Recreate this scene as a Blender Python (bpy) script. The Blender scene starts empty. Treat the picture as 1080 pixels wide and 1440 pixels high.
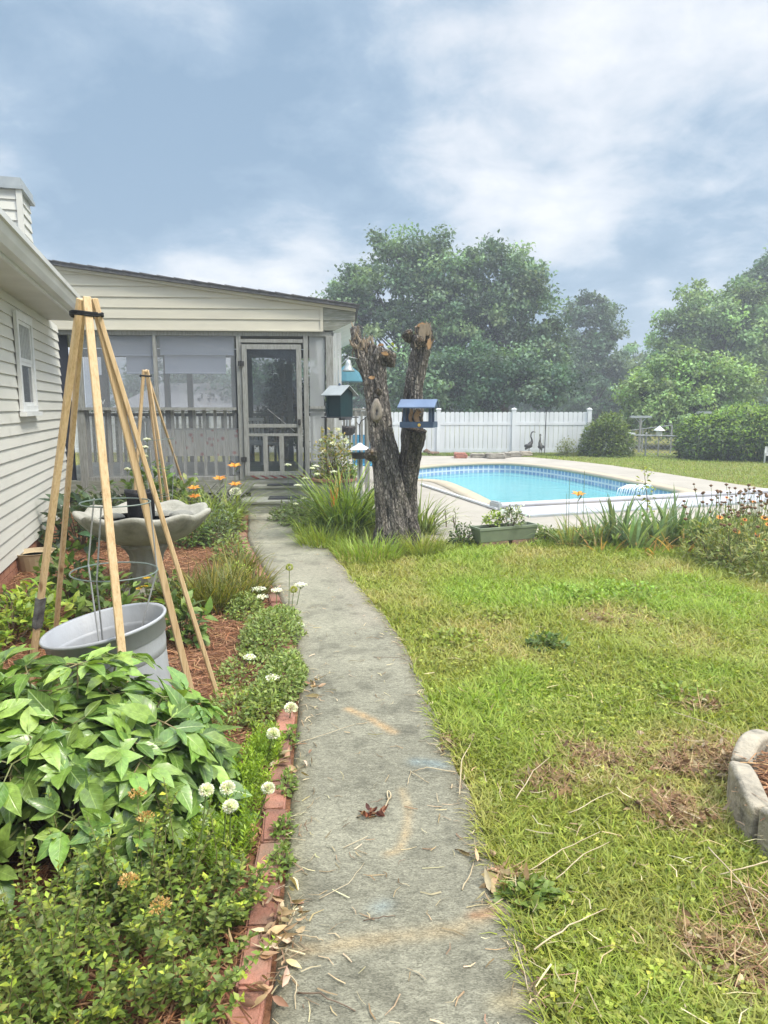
import bpy, bmesh, math, random
import numpy as np
from mathutils import Vector, Matrix
from mathutils.geometry import tessellate_polygon
random.seed(7); RNG = np.random.default_rng(7)
S = bpy.context.scene
COL = S.collection
R_ = math.radians
# ------------------------------------------------------------------ camera, sky, sun, exposure
CAM_H = 1.55; PITCH = R_(8.6); FPX = 980.0
cam_d = bpy.data.cameras.new("camera"); cam = bpy.data.objects.new("camera", cam_d); COL.objects.link(cam)
cam_d.sensor_fit = 'VERTICAL'; cam_d.sensor_height = 36.0; cam_d.lens = 36.0 * FPX / 1440.0
cam_d.clip_start = 0.05; cam_d.clip_end = 3000
cam.location = (0, 0, CAM_H); cam.rotation_euler = (math.pi/2 - PITCH, 0, 0)
S.camera = cam
S.view_settings.view_transform = 'Standard'; S.view_settings.look = 'None'
S.view_settings.gamma = 1; S.view_settings.use_curve_mapping = False
S.view_settings.exposure = 0.92
SUN_EL, SUN_AZ = 55.0, 122.0      # azimuth clockwise from +Y
sun_d = bpy.data.lights.new("sun", 'SUN'); sun = bpy.data.objects.new("sun", sun_d); COL.objects.link(sun)
sun_d.energy = 2.2; sun_d.angle = R_(15); sun_d.color = (1.0, 0.93, 0.80)
sd = Vector((math.sin(R_(SUN_AZ))*math.cos(R_(SUN_EL)), math.cos(R_(SUN_AZ))*math.cos(R_(SUN_EL)), math.sin(R_(SUN_EL))))
sun.rotation_euler = sd.to_track_quat('Z', 'Y').to_euler()
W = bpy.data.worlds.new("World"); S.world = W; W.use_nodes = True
BLOBS = ((-10, 18, 60, -0.17), (-19, 21, 90, -0.13), (-26, 25, 70, -0.05), (17, 25, 45, 0.10), (4, 23, 120, 0.06), (-29, 16, 300, 0.12), (14, 13.5, 500, 0.09), (9, 13, 300, 0.06), (16, 14.2, 2500, 0.08), (12.5, 13.4, 3000, 0.06),
         (-15, 10, 320, 0.15), (-6, 10.5, 500, 0.12), (22, 13, 200, -0.03), (12, 5, 70, -0.13), (28, 8, 60, -0.10), (0, 5, 60, -0.06), (20.5, 8.6, 9000, 0.14))
def build_world():
    nt = W.node_tree; N = nt.nodes; L = nt.links; N.clear()
    def nd(t, **k):
        n = N.new(t)
        for a, b in k.items(): setattr(n, a, b)
        return n
    def mth(op, a, b=None, clamp=False):
        n = nd('ShaderNodeMath', operation=op, use_clamp=clamp)
        for i, v in enumerate((a, b)):
            if v is None: continue
            if isinstance(v, (int, float)): n.inputs[i].default_value = v
            else: L.new(v, n.inputs[i])
        return n.outputs[0]
    out = nd('ShaderNodeOutputWorld')
    sky = nd('ShaderNodeTexSky', sky_type='NISHITA'); sky.sun_disc = False
    sky.sun_elevation = R_(SUN_EL); sky.sun_rotation = R_(SUN_AZ); sky.air_density = 1.3; sky.dust_density = 3.0
    bg1 = nd('ShaderNodeBackground'); bg1.inputs['Strength'].default_value = 0.09
    L.new(sky.outputs[0], bg1.inputs['Color'])
    tc = nd('ShaderNodeTexCoord'); sep = nd('ShaderNodeSeparateXYZ'); L.new(tc.outputs['Generated'], sep.inputs[0])
    x, y, z = sep.outputs
    zc = mth('MAXIMUM', z, 0.0)
    den = mth('ADD', zc, 0.30)
    comb = nd('ShaderNodeCombineXYZ')
    L.new(mth('DIVIDE', x, den), comb.inputs[0]); L.new(mth('DIVIDE', y, den), comb.inputs[1]); comb.inputs[2].default_value = 3.7
    def noise(scale, detail, rough, off, dist=0.0):
        mp = nd('ShaderNodeMapping'); mp.inputs['Location'].default_value = off
        L.new(comb.outputs[0], mp.inputs[0])
        n = nd('ShaderNodeTexNoise'); n.inputs['Scale'].default_value = scale; n.inputs['Detail'].default_value = detail
        n.inputs['Roughness'].default_value = rough; n.inputs['Distortion'].default_value = dist
        L.new(mp.outputs[0], n.inputs['Vector']); return n.outputs['Fac']
    big = noise(0.95, 4, 0.5, (1.3, 2.4, 0)); mid = noise(2.7, 10, 0.58, (4.2, 1.1, 0), 0.2); fine = noise(6.5, 8, 0.6, (0.3, 7.7, 0), 0.4)
    s = mth('ADD', mth('MULTIPLY', big, 0.50), mth('MULTIPLY', mid, 0.46))
    s = mth('ADD', s, mth('MULTIPLY', fine, 0.20))
    s = mth('ADD', mth('MULTIPLY', mth('SUBTRACT', s, 0.58), 1.7), 0.535)
    def blob(az, el, k, amp):        # a darker or brighter cloud bank standing in that part of the sky
        d = (math.sin(R_(az))*math.cos(R_(el)), math.cos(R_(az))*math.cos(R_(el)), math.sin(R_(el)))
        dt = nd('ShaderNodeVectorMath', operation='DOT_PRODUCT'); L.new(tc.outputs['Generated'], dt.inputs[0]); dt.inputs[1].default_value = d
        e = mth('POWER', mth('MAXIMUM', dt.outputs['Value'], 0.0), k)
        return mth('MULTIPLY', e, amp)
    for b in BLOBS:
        s = mth('ADD', s, blob(*b))
    ramp = nd('ShaderNodeValToRGB'); cr = ramp.color_ramp
    stops = [(0.28, (0.18, 0.268, 0.37)), (0.40, (0.238, 0.325, 0.425)), (0.49, (0.345, 0.415, 0.495)), (0.58, (0.475, 0.515, 0.565)), (0.72, (0.63, 0.64, 0.66))]
    cr.elements[0].position = stops[0][0]; cr.elements[0].color = (*stops[0][1], 1)
    cr.elements[1].position = stops[-1][0]; cr.elements[1].color = (*stops[-1][1], 1)
    for p, c in stops[1:-1]:
        e = cr.elements.new(p); e.color = (*c, 1)
    L.new(s, ramp.inputs[0])
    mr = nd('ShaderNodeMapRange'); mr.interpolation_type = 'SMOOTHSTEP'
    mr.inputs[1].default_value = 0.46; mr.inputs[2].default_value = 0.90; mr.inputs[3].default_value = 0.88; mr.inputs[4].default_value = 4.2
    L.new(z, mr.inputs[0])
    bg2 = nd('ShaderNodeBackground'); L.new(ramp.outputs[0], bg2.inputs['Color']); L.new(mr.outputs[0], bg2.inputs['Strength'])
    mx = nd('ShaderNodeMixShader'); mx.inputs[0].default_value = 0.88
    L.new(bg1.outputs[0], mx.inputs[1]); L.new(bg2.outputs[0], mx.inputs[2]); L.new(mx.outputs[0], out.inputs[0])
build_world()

# ------------------------------------------------------------------ projection helpers (photograph pixel -> point of the place)
def ray(px, py):
    u = (px-540)/FPX; v = (720-py)/FPX
    return Vector((u, math.cos(PITCH)+v*math.sin(PITCH), -math.sin(PITCH)+v*math.cos(PITCH)))
def G(px, py, z=0.0):
    d = ray(px, py); t = (z-CAM_H)/d.z
    return Vector((d.x*t, d.y*t, z))
def D(px, py, Y):
    d = ray(px, py); t = Y/d.y
    return Vector((d.x*t, Y, CAM_H+d.z*t))
def onplane(px, py, o, n):
    d = ray(px, py); c = Vector((0, 0, CAM_H)); t = (Vector(o)-c).dot(n)/d.dot(n)
    return c+d*t

# ------------------------------------------------------------------ naming helpers
def tag(o, label=None, cat=None, group=None, kind=None):
    if label: o['label'] = label
    if cat: o['category'] = cat
    if group: o['group'] = group
    if kind: o['kind'] = kind
    return o
def thing(name, label, cat, loc=(0, 0, 0), rotz=0.0, group=None):
    o = bpy.data.objects.new(name, None); COL.objects.link(o); o.empty_display_size = 0.1
    o.location = loc; o.rotation_euler = (0, 0, rotz)
    return tag(o, label, cat, group)
def kids(o): return [c for c in bpy.data.objects if c.parent == o]
def dup(root, loc, rotz=None, label=None, scale=None):
    r = root.copy(); COL.objects.link(r); r.location = loc
    if rotz is not None: r.rotation_euler = (0, 0, rotz)
    if scale: r.scale = (scale,)*3
    if label: r['label'] = label
    for ch in kids(root):
        c = ch.copy(); COL.objects.link(c); c.parent = r
        for g in kids(ch):
            e = g.copy(); COL.objects.link(e); e.parent = c
    return r

# ------------------------------------------------------------------ mesh builders
def npmesh(name, V, faces, mat, parent=None, col=None, uv=None, smooth=False, mats=None, midx=None):
    V = np.asarray(V, dtype=np.float32).reshape(-1, 3)
    me = bpy.data.meshes.new(name)
    faces = [np.asarray(f, dtype=np.int32) for f in faces if len(f)]
    loops = np.concatenate([f.ravel() for f in faces]); tot = np.concatenate([np.full(len(f), f.shape[1], np.int32) for f in faces])
    st = np.concatenate([[0], np.cumsum(tot)[:-1]]).astype(np.int32)
    me.vertices.add(len(V)); me.vertices.foreach_set('co', V.ravel())
    me.loops.add(len(loops)); me.loops.foreach_set('vertex_index', loops)
    me.polygons.add(len(tot)); me.polygons.foreach_set('loop_start', st)
    if smooth: me.polygons.foreach_set('use_smooth', np.ones(len(tot), bool))
    if midx is not None: me.polygons.foreach_set('material_index', np.asarray(midx, np.int32))
    me.update(calc_edges=True)
    if col is not None:
        col = np.asarray(col, np.float32)
        if col.shape[1] == 3: col = np.concatenate([col, np.ones((len(col), 1), np.float32)], 1)
        a = me.color_attributes.new('Col', 'FLOAT_COLOR', 'POINT'); a.data.foreach_set('color', col.ravel())
    if uv is not None:
        uvl = me.uv_layers.new(name='UVMap'); uvl.data.foreach_set('uv', np.asarray(uv, np.float32)[loops].ravel())
    for m in (mats or [mat]): me.materials.append(m)
    o = bpy.data.objects.new(name, me); COL.objects.link(o)
    if parent: o.parent = parent
    return o
class MB:
    def __init__(s): s.v = []; s.f = []; s.m = []; s.cur = 0; s.sm = []; s.smooth = False
    def add(s, vs, fs):
        b = len(s.v); s.v += [tuple(p) for p in vs]
        for f in fs: s.f.append(tuple(i+b for i in f)); s.m.append(s.cur); s.sm.append(s.smooth)
    def box(s, c, d, M=None):
        x, y, z = d[0]/2, d[1]/2, d[2]/2
        vs = [Vector((a*x, b*y, e*z)) for e in (-1, 1) for b in (-1, 1) for a in (-1, 1)]
        if M is not None: vs = [M @ v for v in vs]
        vs = [v+Vector(c) for v in vs]
        s.add(vs, [(0, 2, 3, 1), (4, 5, 7, 6), (0, 1, 5, 4), (2, 6, 7, 3), (0, 4, 6, 2), (1, 3, 7, 5)])
    def b2(s, a, b):
        s.box(((a[0]+b[0])/2, (a[1]+b[1])/2, (a[2]+b[2])/2), (abs(b[0]-a[0]), abs(b[1]-a[1]), abs(b[2]-a[2])))
    def cbox(s, c, d, bev=0.01, M=None):     # bevelled box (bevel on all edges, one segment)
        bm = bmesh.new(); bmesh.ops.create_cube(bm, size=1)
        for v in bm.verts: v.co = Vector((v.co.x*d[0], v.co.y*d[1], v.co.z*d[2]))
        bmesh.ops.bevel(bm, geom=bm.edges[:], offset=min(bev, min(d)*0.45), segments=2, affect='EDGES')
        if M is not None: bmesh.ops.transform(bm, matrix=M.to_4x4(), verts=bm.verts)
        bm.verts.index_update()
        s.add([v.co+Vector(c) for v in bm.verts], [tuple(v.index for v in f.verts) for f in bm.faces]); bm.free()
    def bar(s, a, b, w, t, up=(0, 0, 1)):
        a = Vector(a); b = Vector(b); d = (b-a); l = d.length; d.normalize(); up = Vector(up)
        if abs(d.dot(up)) > 0.98: up = Vector((0, 1, 0))
        x = d.cross(up).normalized(); y = x.cross(d).normalized()
        M = Matrix((x, d, y)).transposed(); s.box((a+b)/2, (w, l, t), M)
    def tube(s, pts, rad, n=8, cap=True):
        pts = [Vector(p) for p in pts]; k = len(pts)
        if not isinstance(rad, (list, tuple)): rad = [rad]*k
        ref = None; vs = []
        for i, p in enumerate(pts):
            t = (pts[min(i+1, k-1)]-pts[max(i-1, 0)]).normalized()
            if ref is None: ref = Vector((1, 0, 0)) if abs(t.x) < 0.9 else Vector((0, 1, 0))
            u = (ref - t*ref.dot(t)).normalized(); w = t.cross(u); ref = u
            for j in range(n):
                a = 2*math.pi*j/n; vs.append(p+(u*math.cos(a)+w*math.sin(a))*rad[i])
        fs = [(i*n+j, i*n+(j+1) % n, (i+1)*n+(j+1) % n, (i+1)*n+j) for i in range(k-1) for j in range(n)]
        if cap: fs += [tuple(range(n-1, -1, -1)), tuple((k-1)*n+j for j in range(n))]
        s.add(vs, fs)
    def lathe(s, prof, n=24, c=(0, 0, 0), wob=None, close=False):
        vs = []
        for i, (r, z) in enumerate(prof):
            for j in range(n):
                a = 2*math.pi*j/n; rr, zz = (r, z) if wob is None else wob(r, z, a, i)
                vs.append((c[0]+rr*math.cos(a), c[1]+rr*math.sin(a), c[2]+zz))
        k = len(prof)
        fs = [(i*n+j, i*n+(j+1) % n, (i+1)*n+(j+1) % n, (i+1)*n+j) for i in range(k-1) for j in range(n)]
        if prof[0][0] > 1e-4: fs.append(tuple(range(n-1, -1, -1)))
        if prof[-1][0] > 1e-4: fs.append(tuple((k-1)*n+j for j in range(n)))
        s.add(vs, fs)
    def ball(s, c, r, n=10, m=6):
        r = r if isinstance(r, (tuple, list)) else (r, r, r); vs = []
        for i in range(m+1):
            ph = -math.pi/2+math.pi*i/m
            for j in range(n):
                a = 2*math.pi*j/n
                vs.append((c[0]+r[0]*math.cos(ph)*math.cos(a), c[1]+r[1]*math.cos(ph)*math.sin(a), c[2]+r[2]*math.sin(ph)))
        s.add(vs, [(i*n+j, i*n+(j+1) % n, (i+1)*n+(j+1) % n, (i+1)*n+j) for i in range(m) for j in range(n)])
    def prism(s, outline, z0, z1):
        n = len(outline); vs = [(p[0], p[1], z0) for p in outline]+[(p[0], p[1], z1) for p in outline]
        s.add(vs, [tuple(range(n-1, -1, -1)), tuple(range(n, 2*n))]+[(i, (i+1) % n, n+(i+1) % n, n+i) for i in range(n)])
    def build(s, name, mat, parent=None, mats=None, smooth=None):
        me = bpy.data.meshes.new(name); me.from_pydata(s.v, [], s.f)
        for m in (mats or [mat]): me.materials.append(m)
        if mats: me.polygons.foreach_set('material_index', s.m)
        me.polygons.foreach_set('use_smooth', [bool(smooth)]*len(s.f) if smooth is not None else s.sm)
        me.update(); o = bpy.data.objects.new(name, me); COL.objects.link(o)
        if parent: o.parent = parent
        return o
def bevel(o, w=0.006, seg=2):
    m = o.modifiers.new('bevel', 'BEVEL'); m.width = w; m.segments = seg; m.limit_method = 'ANGLE'; return o

# ------------------------------------------------------------------ numpy noise
_perm = np.random.default_rng(3).random((256, 256))
def vnoise(x, y):
    xi = np.floor(x).astype(int); yi = np.floor(y).astype(int); fx = x-xi; fy = y-yi
    fx = fx*fx*(3-2*fx); fy = fy*fy*(3-2*fy)
    g = lambda a, b: _perm[a % 256, b % 256]
    return (g(xi, yi)*(1-fx)+g(xi+1, yi)*fx)*(1-fy)+(g(xi, yi+1)*(1-fx)+g(xi+1, yi+1)*fx)*fy
def fbm(x, y, o=4):
    s = 0; a = 0.5; t = 0
    for i in range(o): s = s+a*vnoise(x*2**i+17.3*i, y*2**i+9.1*i); t += a; a *= 0.5
    return s/t
def inpoly(px, py, poly):
    r = np.zeros(len(px), bool); n = len(poly)
    for i in range(n):
        x1, y1 = poly[i][:2]; x2, y2 = poly[(i+1) % n][:2]
        c = ((y1 > py) != (y2 > py)) & (px < (x2-x1)*(py-y1)/(y2-y1+1e-12)+x1); r ^= c
    return r

# ------------------------------------------------------------------ materials
MATS = {}
def nodes(name):
    m = bpy.data.materials.new(name); m.use_nodes = True; nt = m.node_tree; nt.nodes.clear()
    return m, nt
def pbr(name, c1, c2=None, scale=8.0, rough=0.6, metal=0.0, bump=0.0, bscale=None, stretch=(1, 1, 1), c3=None, spec=0.4, detail=6, lo=0.35, hi=0.65, trans=0.0):
    if name in MATS: return MATS[name]
    m, nt = nodes(name); N = nt.nodes; L = nt.links
    out = N.new('ShaderNodeOutputMaterial'); p = N.new('ShaderNodeBsdfPrincipled'); L.new(p.outputs[0], out.inputs[0])
    p.inputs['Roughness'].default_value = rough; p.inputs['Metallic'].default_value = metal; p.inputs['Specular IOR Level'].default_value = spec
    tc = N.new('ShaderNodeTexCoord'); mp = N.new('ShaderNodeMapping'); mp.inputs['Scale'].default_value = stretch
    L.new(tc.outputs['Object'], mp.inputs[0])
    if c2 is None: c2 = tuple(min(1, x*0.8) for x in c1)
    nz = N.new('ShaderNodeTexNoise'); nz.inputs['Scale'].default_value = scale; nz.inputs['Detail'].default_value = detail; nz.inputs['Roughness'].default_value = 0.6
    L.new(mp.outputs[0], nz.inputs['Vector'])
    r = N.new('ShaderNodeValToRGB'); r.color_ramp.elements[0].position = lo; r.color_ramp.elements[1].position = hi
    r.color_ramp.elements[0].color = (*c1, 1); r.color_ramp.elements[1].color = (*c2, 1)
    if c3 is not None: e = r.color_ramp.elements.new((lo+hi)/2); e.color = (*c3, 1)
    L.new(nz.outputs['Fac'], r.inputs[0]); L.new(r.outputs[0], p.inputs['Base Color'])
    if bump:
        n2 = N.new('ShaderNodeTexNoise'); n2.inputs['Scale'].default_value = bscale or scale*4; n2.inputs['Detail'].default_value = 5
        L.new(mp.outputs[0], n2.inputs['Vector']); b = N.new('ShaderNodeBump'); b.inputs['Strength'].default_value = min(1, bump); b.inputs['Distance'].default_value = 0.01
        L.new(n2.outputs['Fac'], b.inputs['Height']); L.new(b.outputs[0], p.inputs['Normal'])
    MATS[name] = m; return m
def leafmat(name, trans=0.3, rough=0.45, spec=0.35, vein=False, hue=None):
    """colour comes from the plant's own per-leaf attribute; light also passes through the blade"""
    m, nt = nodes(name); N = nt.nodes; L = nt.links
    out = N.new('ShaderNodeOutputMaterial'); p = N.new('ShaderNodeBsdfPrincipled')
    p.inputs['Roughness'].default_value = rough; p.inputs['Specular IOR Level'].default_value = spec
    at = N.new('ShaderNodeAttribute'); at.attribute_name = 'Col'; colr = at.outputs['Color']
    if vein:
        uv = N.new('ShaderNodeUVMap'); sp = N.new('ShaderNodeSeparateXYZ'); L.new(uv.outputs[0], sp.inputs[0])
        ab = N.new('ShaderNodeMath'); ab.operation = 'ABSOLUTE'; L.new(sp.outputs[0], ab.inputs[0])
        mr = N.new('ShaderNodeMapRange'); mr.inputs[1].default_value = 0.02; mr.inputs[2].default_value = 0.09; mr.inputs[3].default_value = 0.55; mr.inputs[4].default_value = 0.0
        L.new(ab.outputs[0], mr.inputs[0])
        # side veins run forward from the midrib
        k = N.new('ShaderNodeMath'); k.operation = 'MULTIPLY_ADD'; k.inputs[1].default_value = -0.28; L.new(ab.outputs[0], k.inputs[0]); L.new(sp.outputs[1], k.inputs[2])
        w = N.new('ShaderNodeMath'); w.operation = 'MULTIPLY'; w.inputs[1].default_value = 44.0; L.new(k.outputs[0], w.inputs[0])
        si = N.new('ShaderNodeMath'); si.operation = 'SINE'; L.new(w.outputs[0], si.inputs[0])
        m2 = N.new('ShaderNodeMapRange'); m2.inputs[1].default_value = 0.78; m2.inputs[2].default_value = 1.0; m2.inputs[3].default_value = 0; m2.inputs[4].default_value = 0.22
        L.new(si.outputs[0], m2.inputs[0])
        mxv = N.new('ShaderNodeMath'); mxv.operation = 'MAXIMUM'; L.new(mr.outputs[0], mxv.inputs[0]); L.new(m2.outputs[0], mxv.inputs[1])
        mix = N.new('ShaderNodeMixRGB'); L.new(mxv.outputs[0], mix.inputs[0]); L.new(colr, mix.inputs[1]); mix.inputs[2].default_value = (0.30, 0.42, 0.12, 1)
        colr = mix.outputs[0]
        bp = N.new('ShaderNodeBump'); bp.inputs['Strength'].default_value = 0.5; bp.inputs['Distance'].default_value = 0.003; bp.invert = True
        L.new(mxv.outputs[0], bp.inputs['Height']); L.new(bp.outputs[0], p.inputs['Normal'])
    if hue:
        hm = N.new('ShaderNodeMixRGB'); hm.blend_type = 'MULTIPLY'; hm.inputs[0].default_value = 1; L.new(colr, hm.inputs[1]); hm.inputs[2].default_value = (*hue, 1); colr = hm.outputs[0]
    tco = N.new('ShaderNodeTexCoord'); nzz = N.new('ShaderNodeTexNoise'); nzz.inputs['Scale'].default_value = 55 if vein else 30; nzz.inputs['Detail'].default_value = 5; L.new(tco.outputs['Object'], nzz.inputs['Vector'])
    mrr = N.new('ShaderNodeMapRange'); mrr.inputs[1].default_value = .3; mrr.inputs[2].default_value = .7; mrr.inputs[3].default_value = .74; mrr.inputs[4].default_value = 1.24; L.new(nzz.outputs['Fac'], mrr.inputs[0])
    scl = N.new('ShaderNodeVectorMath'); scl.operation = 'SCALE'; L.new(colr, scl.inputs[0]); L.new(mrr.outputs[0], scl.inputs['Scale']); colr = scl.outputs[0]
    L.new(colr, p.inputs['Base Color'])
    t = N.new('ShaderNodeBsdfTranslucent'); g = N.new('ShaderNodeMixRGB'); g.blend_type = 'MULTIPLY'; g.inputs[0].default_value = 1
    L.new(colr, g.inputs[1]); g.inputs[2].default_value = (1.5, 1.5, 0.7, 1); L.new(g.outputs[0], t.inputs[0])
    mx = N.new('ShaderNodeMixShader'); mx.inputs[0].default_value = trans
    L.new(p.outputs[0], mx.inputs[1]); L.new(t.outputs[0], mx.inputs[2]); L.new(mx.outputs[0], out.inputs[0])
    return m
def attmat(name, rough=0.8, bump=0.0, bscale=60, noise=0.35, nscale=30, spec=0.25, stretch=(1, 1, 1), speck=0.0):
    m, nt = nodes(name); N = nt.nodes; L = nt.links
    out = N.new('ShaderNodeOutputMaterial'); p = N.new('ShaderNodeBsdfPrincipled'); L.new(p.outputs[0], out.inputs[0])
    p.inputs['Roughness'].default_value = rough; p.inputs['Specular IOR Level'].default_value = spec
    at = N.new('ShaderNodeAttribute'); at.attribute_name = 'Col'
    tc = N.new('ShaderNodeTexCoord'); mp = N.new('ShaderNodeMapping'); mp.inputs['Scale'].default_value = stretch; L.new(tc.outputs['Object'], mp.inputs[0])
    nz = N.new('ShaderNodeTexNoise'); nz.inputs['Scale'].default_value = nscale; nz.inputs['Detail'].default_value = 8; nz.inputs['Roughness'].default_value = 0.7; L.new(mp.outputs[0], nz.inputs['Vector'])
    mr = N.new('ShaderNodeMapRange'); mr.inputs[1].default_value = 0.3; mr.inputs[2].default_value = 0.7; mr.inputs[3].default_value = 1-noise; mr.inputs[4].default_value = 1+noise
    L.new(nz.outputs['Fac'], mr.inputs[0])
    mu = N.new('ShaderNodeVectorMath'); mu.operation = 'SCALE'; L.new(at.outputs['Color'], mu.inputs[0]); L.new(mr.outputs[0], mu.inputs['Scale'])
    colr = mu.outputs[0]
    if speck:
        vo = N.new('ShaderNodeTexVoronoi'); vo.inputs['Scale'].default_value = 170; L.new(mp.outputs[0], vo.inputs['Vector'])
        hs = N.new('ShaderNodeSeparateXYZ'); L.new(vo.outputs['Color'], hs.inputs[0])
        m3 = N.new('ShaderNodeMapRange'); m3.inputs[1].default_value = 0.0; m3.inputs[2].default_value = 1.0; m3.inputs[3].default_value = 1-speck; m3.inputs[4].default_value = 1+speck
        L.new(hs.outputs[0], m3.inputs[0]); m4 = N.new('ShaderNodeVectorMath'); m4.operation = 'SCALE'; L.new(colr, m4.inputs[0]); L.new(m3.outputs[0], m4.inputs['Scale']); colr = m4.outputs[0]
    L.new(colr, p.inputs['Base Color'])
    if bump:
        n2 = N.new('ShaderNodeTexNoise'); n2.inputs['Scale'].default_value = bscale; n2.inputs['Detail'].default_value = 6; n2.inputs['Roughness'].default_value = 0.65; L.new(mp.outputs[0], n2.inputs['Vector'])
        b = N.new('ShaderNodeBump'); b.inputs['Strength'].default_value = bump; b.inputs['Distance'].default_value = 0.006
        L.new(n2.outputs['Fac'], b.inputs['Height']); L.new(b.outputs[0], p.inputs['Normal'])
    MATS[name] = m; return m
def screenmat(name, color, opac, gloss=0.0):
    m, nt = nodes(name); N = nt.nodes; L = nt.links
    out = N.new('ShaderNodeOutputMaterial'); d = N.new('ShaderNodeBsdfDiffuse'); d.inputs[0].default_value = (*color, 1)
    t = N.new('ShaderNodeBsdfTransparent'); mx = N.new('ShaderNodeMixShader'); mx.inputs[0].default_value = opac
    L.new(t.outputs[0], mx.inputs[1]); L.new(d.outputs[0], mx.inputs[2]); last = mx
    if gloss:
        g = N.new('ShaderNodeBsdfGlossy'); g.inputs['Roughness'].default_value = 0.03
        m2 = N.new('ShaderNodeMixShader'); m2.inputs[0].default_value = gloss; L.new(mx.outputs[0], m2.inputs[1]); L.new(g.outputs[0], m2.inputs[2]); last = m2
    L.new(last.outputs[0], out.inputs[0]); MATS[name] = m; return m

M_leaf = leafmat('leaf', hue=(1.22, 1.0, .78)); M_gloss_leaf = leafmat('broad_leaf', 0.16, 0.30, 0.55, True, (1.0, 1.0, .9)); M_blade = leafmat('strap_leaf', 0.32, 0.45, 0.35, hue=(1.32, 1.06, .85)); M_lawn = leafmat('grass_blade', 0.32, 0.5, 0.3); M_tree_leaf = leafmat('tree_leaf', 0.25, 0.55, 0.25)
M_petal = leafmat('petal', 0.3, 0.6, 0.2)
M_stem = pbr('stem_green', (0.10, 0.17, 0.04), (0.16, 0.2, 0.06), 20)
M_twig = pbr('twig', (0.10, 0.065, 0.045), (0.17, 0.12, 0.08), 20)
M_siding = pbr('cream_siding', (0.56, 0.525, 0.425), (0.46, 0.43, 0.35), 2.2, 0.5, stretch=(0.6, 0.6, 2.5), bump=0.15, bscale=3, lo=0.3, hi=0.75)
M_siding_side = pbr('pale_siding', (0.64, 0.63, 0.575), (0.545, 0.54, 0.49), 1.6, 0.45, stretch=(0.6, 0.6, 2), bump=0.12, bscale=3, lo=0.3, hi=0.75)
M_trimw = pbr('white_trim', (0.70, 0.71, 0.71), (0.6, 0.61, 0.6), 5, 0.4)
M_soffit = pbr('soffit', (0.62, 0.62, 0.59), (0.55, 0.55, 0.52), 3, 0.6)
M_gutter = pbr('gutter_metal', (0.62, 0.62, 0.60), (0.50, 0.50, 0.47), 3, 0.35, stretch=(1, .4, 1))
M_shingle = pbr('roof_shingle', (0.085, 0.085, 0.095), (0.15, 0.145, 0.145), 14, 0.9, bump=0.6, bscale=40)
M_greywood = pbr('weathered_wood', (0.30, 0.30, 0.28), (0.19, 0.185, 0.165), 9, 0.8, stretch=(6, 6, 0.8), bump=0.5, bscale=18, c3=(0.25, 0.25, 0.23))
M_greyboard = pbr('weathered_board', (0.30, 0.30, 0.275), (0.17, 0.17, 0.14), 7, 0.85, stretch=(0.8, 6, 6), bump=0.5, bscale=18, c3=(0.22, 0.225, 0.18))
M_darkwood = pbr('dark_wood', (0.035, 0.035, 0.04), (0.06, 0.06, 0.065), 8, 0.8)
M_whitewash = pbr('whitewashed_board', (0.50, 0.51, 0.50), (0.34, 0.35, 0.34), 5, 0.8, stretch=(5, 5, 0.6), bump=0.3, bscale=10)
M_brickwall = pbr('foundation_brick', (0.36, 0.17, 0.10), (0.27, 0.12, 0.075), 12, 0.85, bump=0.5)
M_vinyl = pbr('white_vinyl', (0.66, 0.68, 0.70), (0.58, 0.60, 0.62), 2.2, 0.4, stretch=(2, 2, .5))
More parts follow.
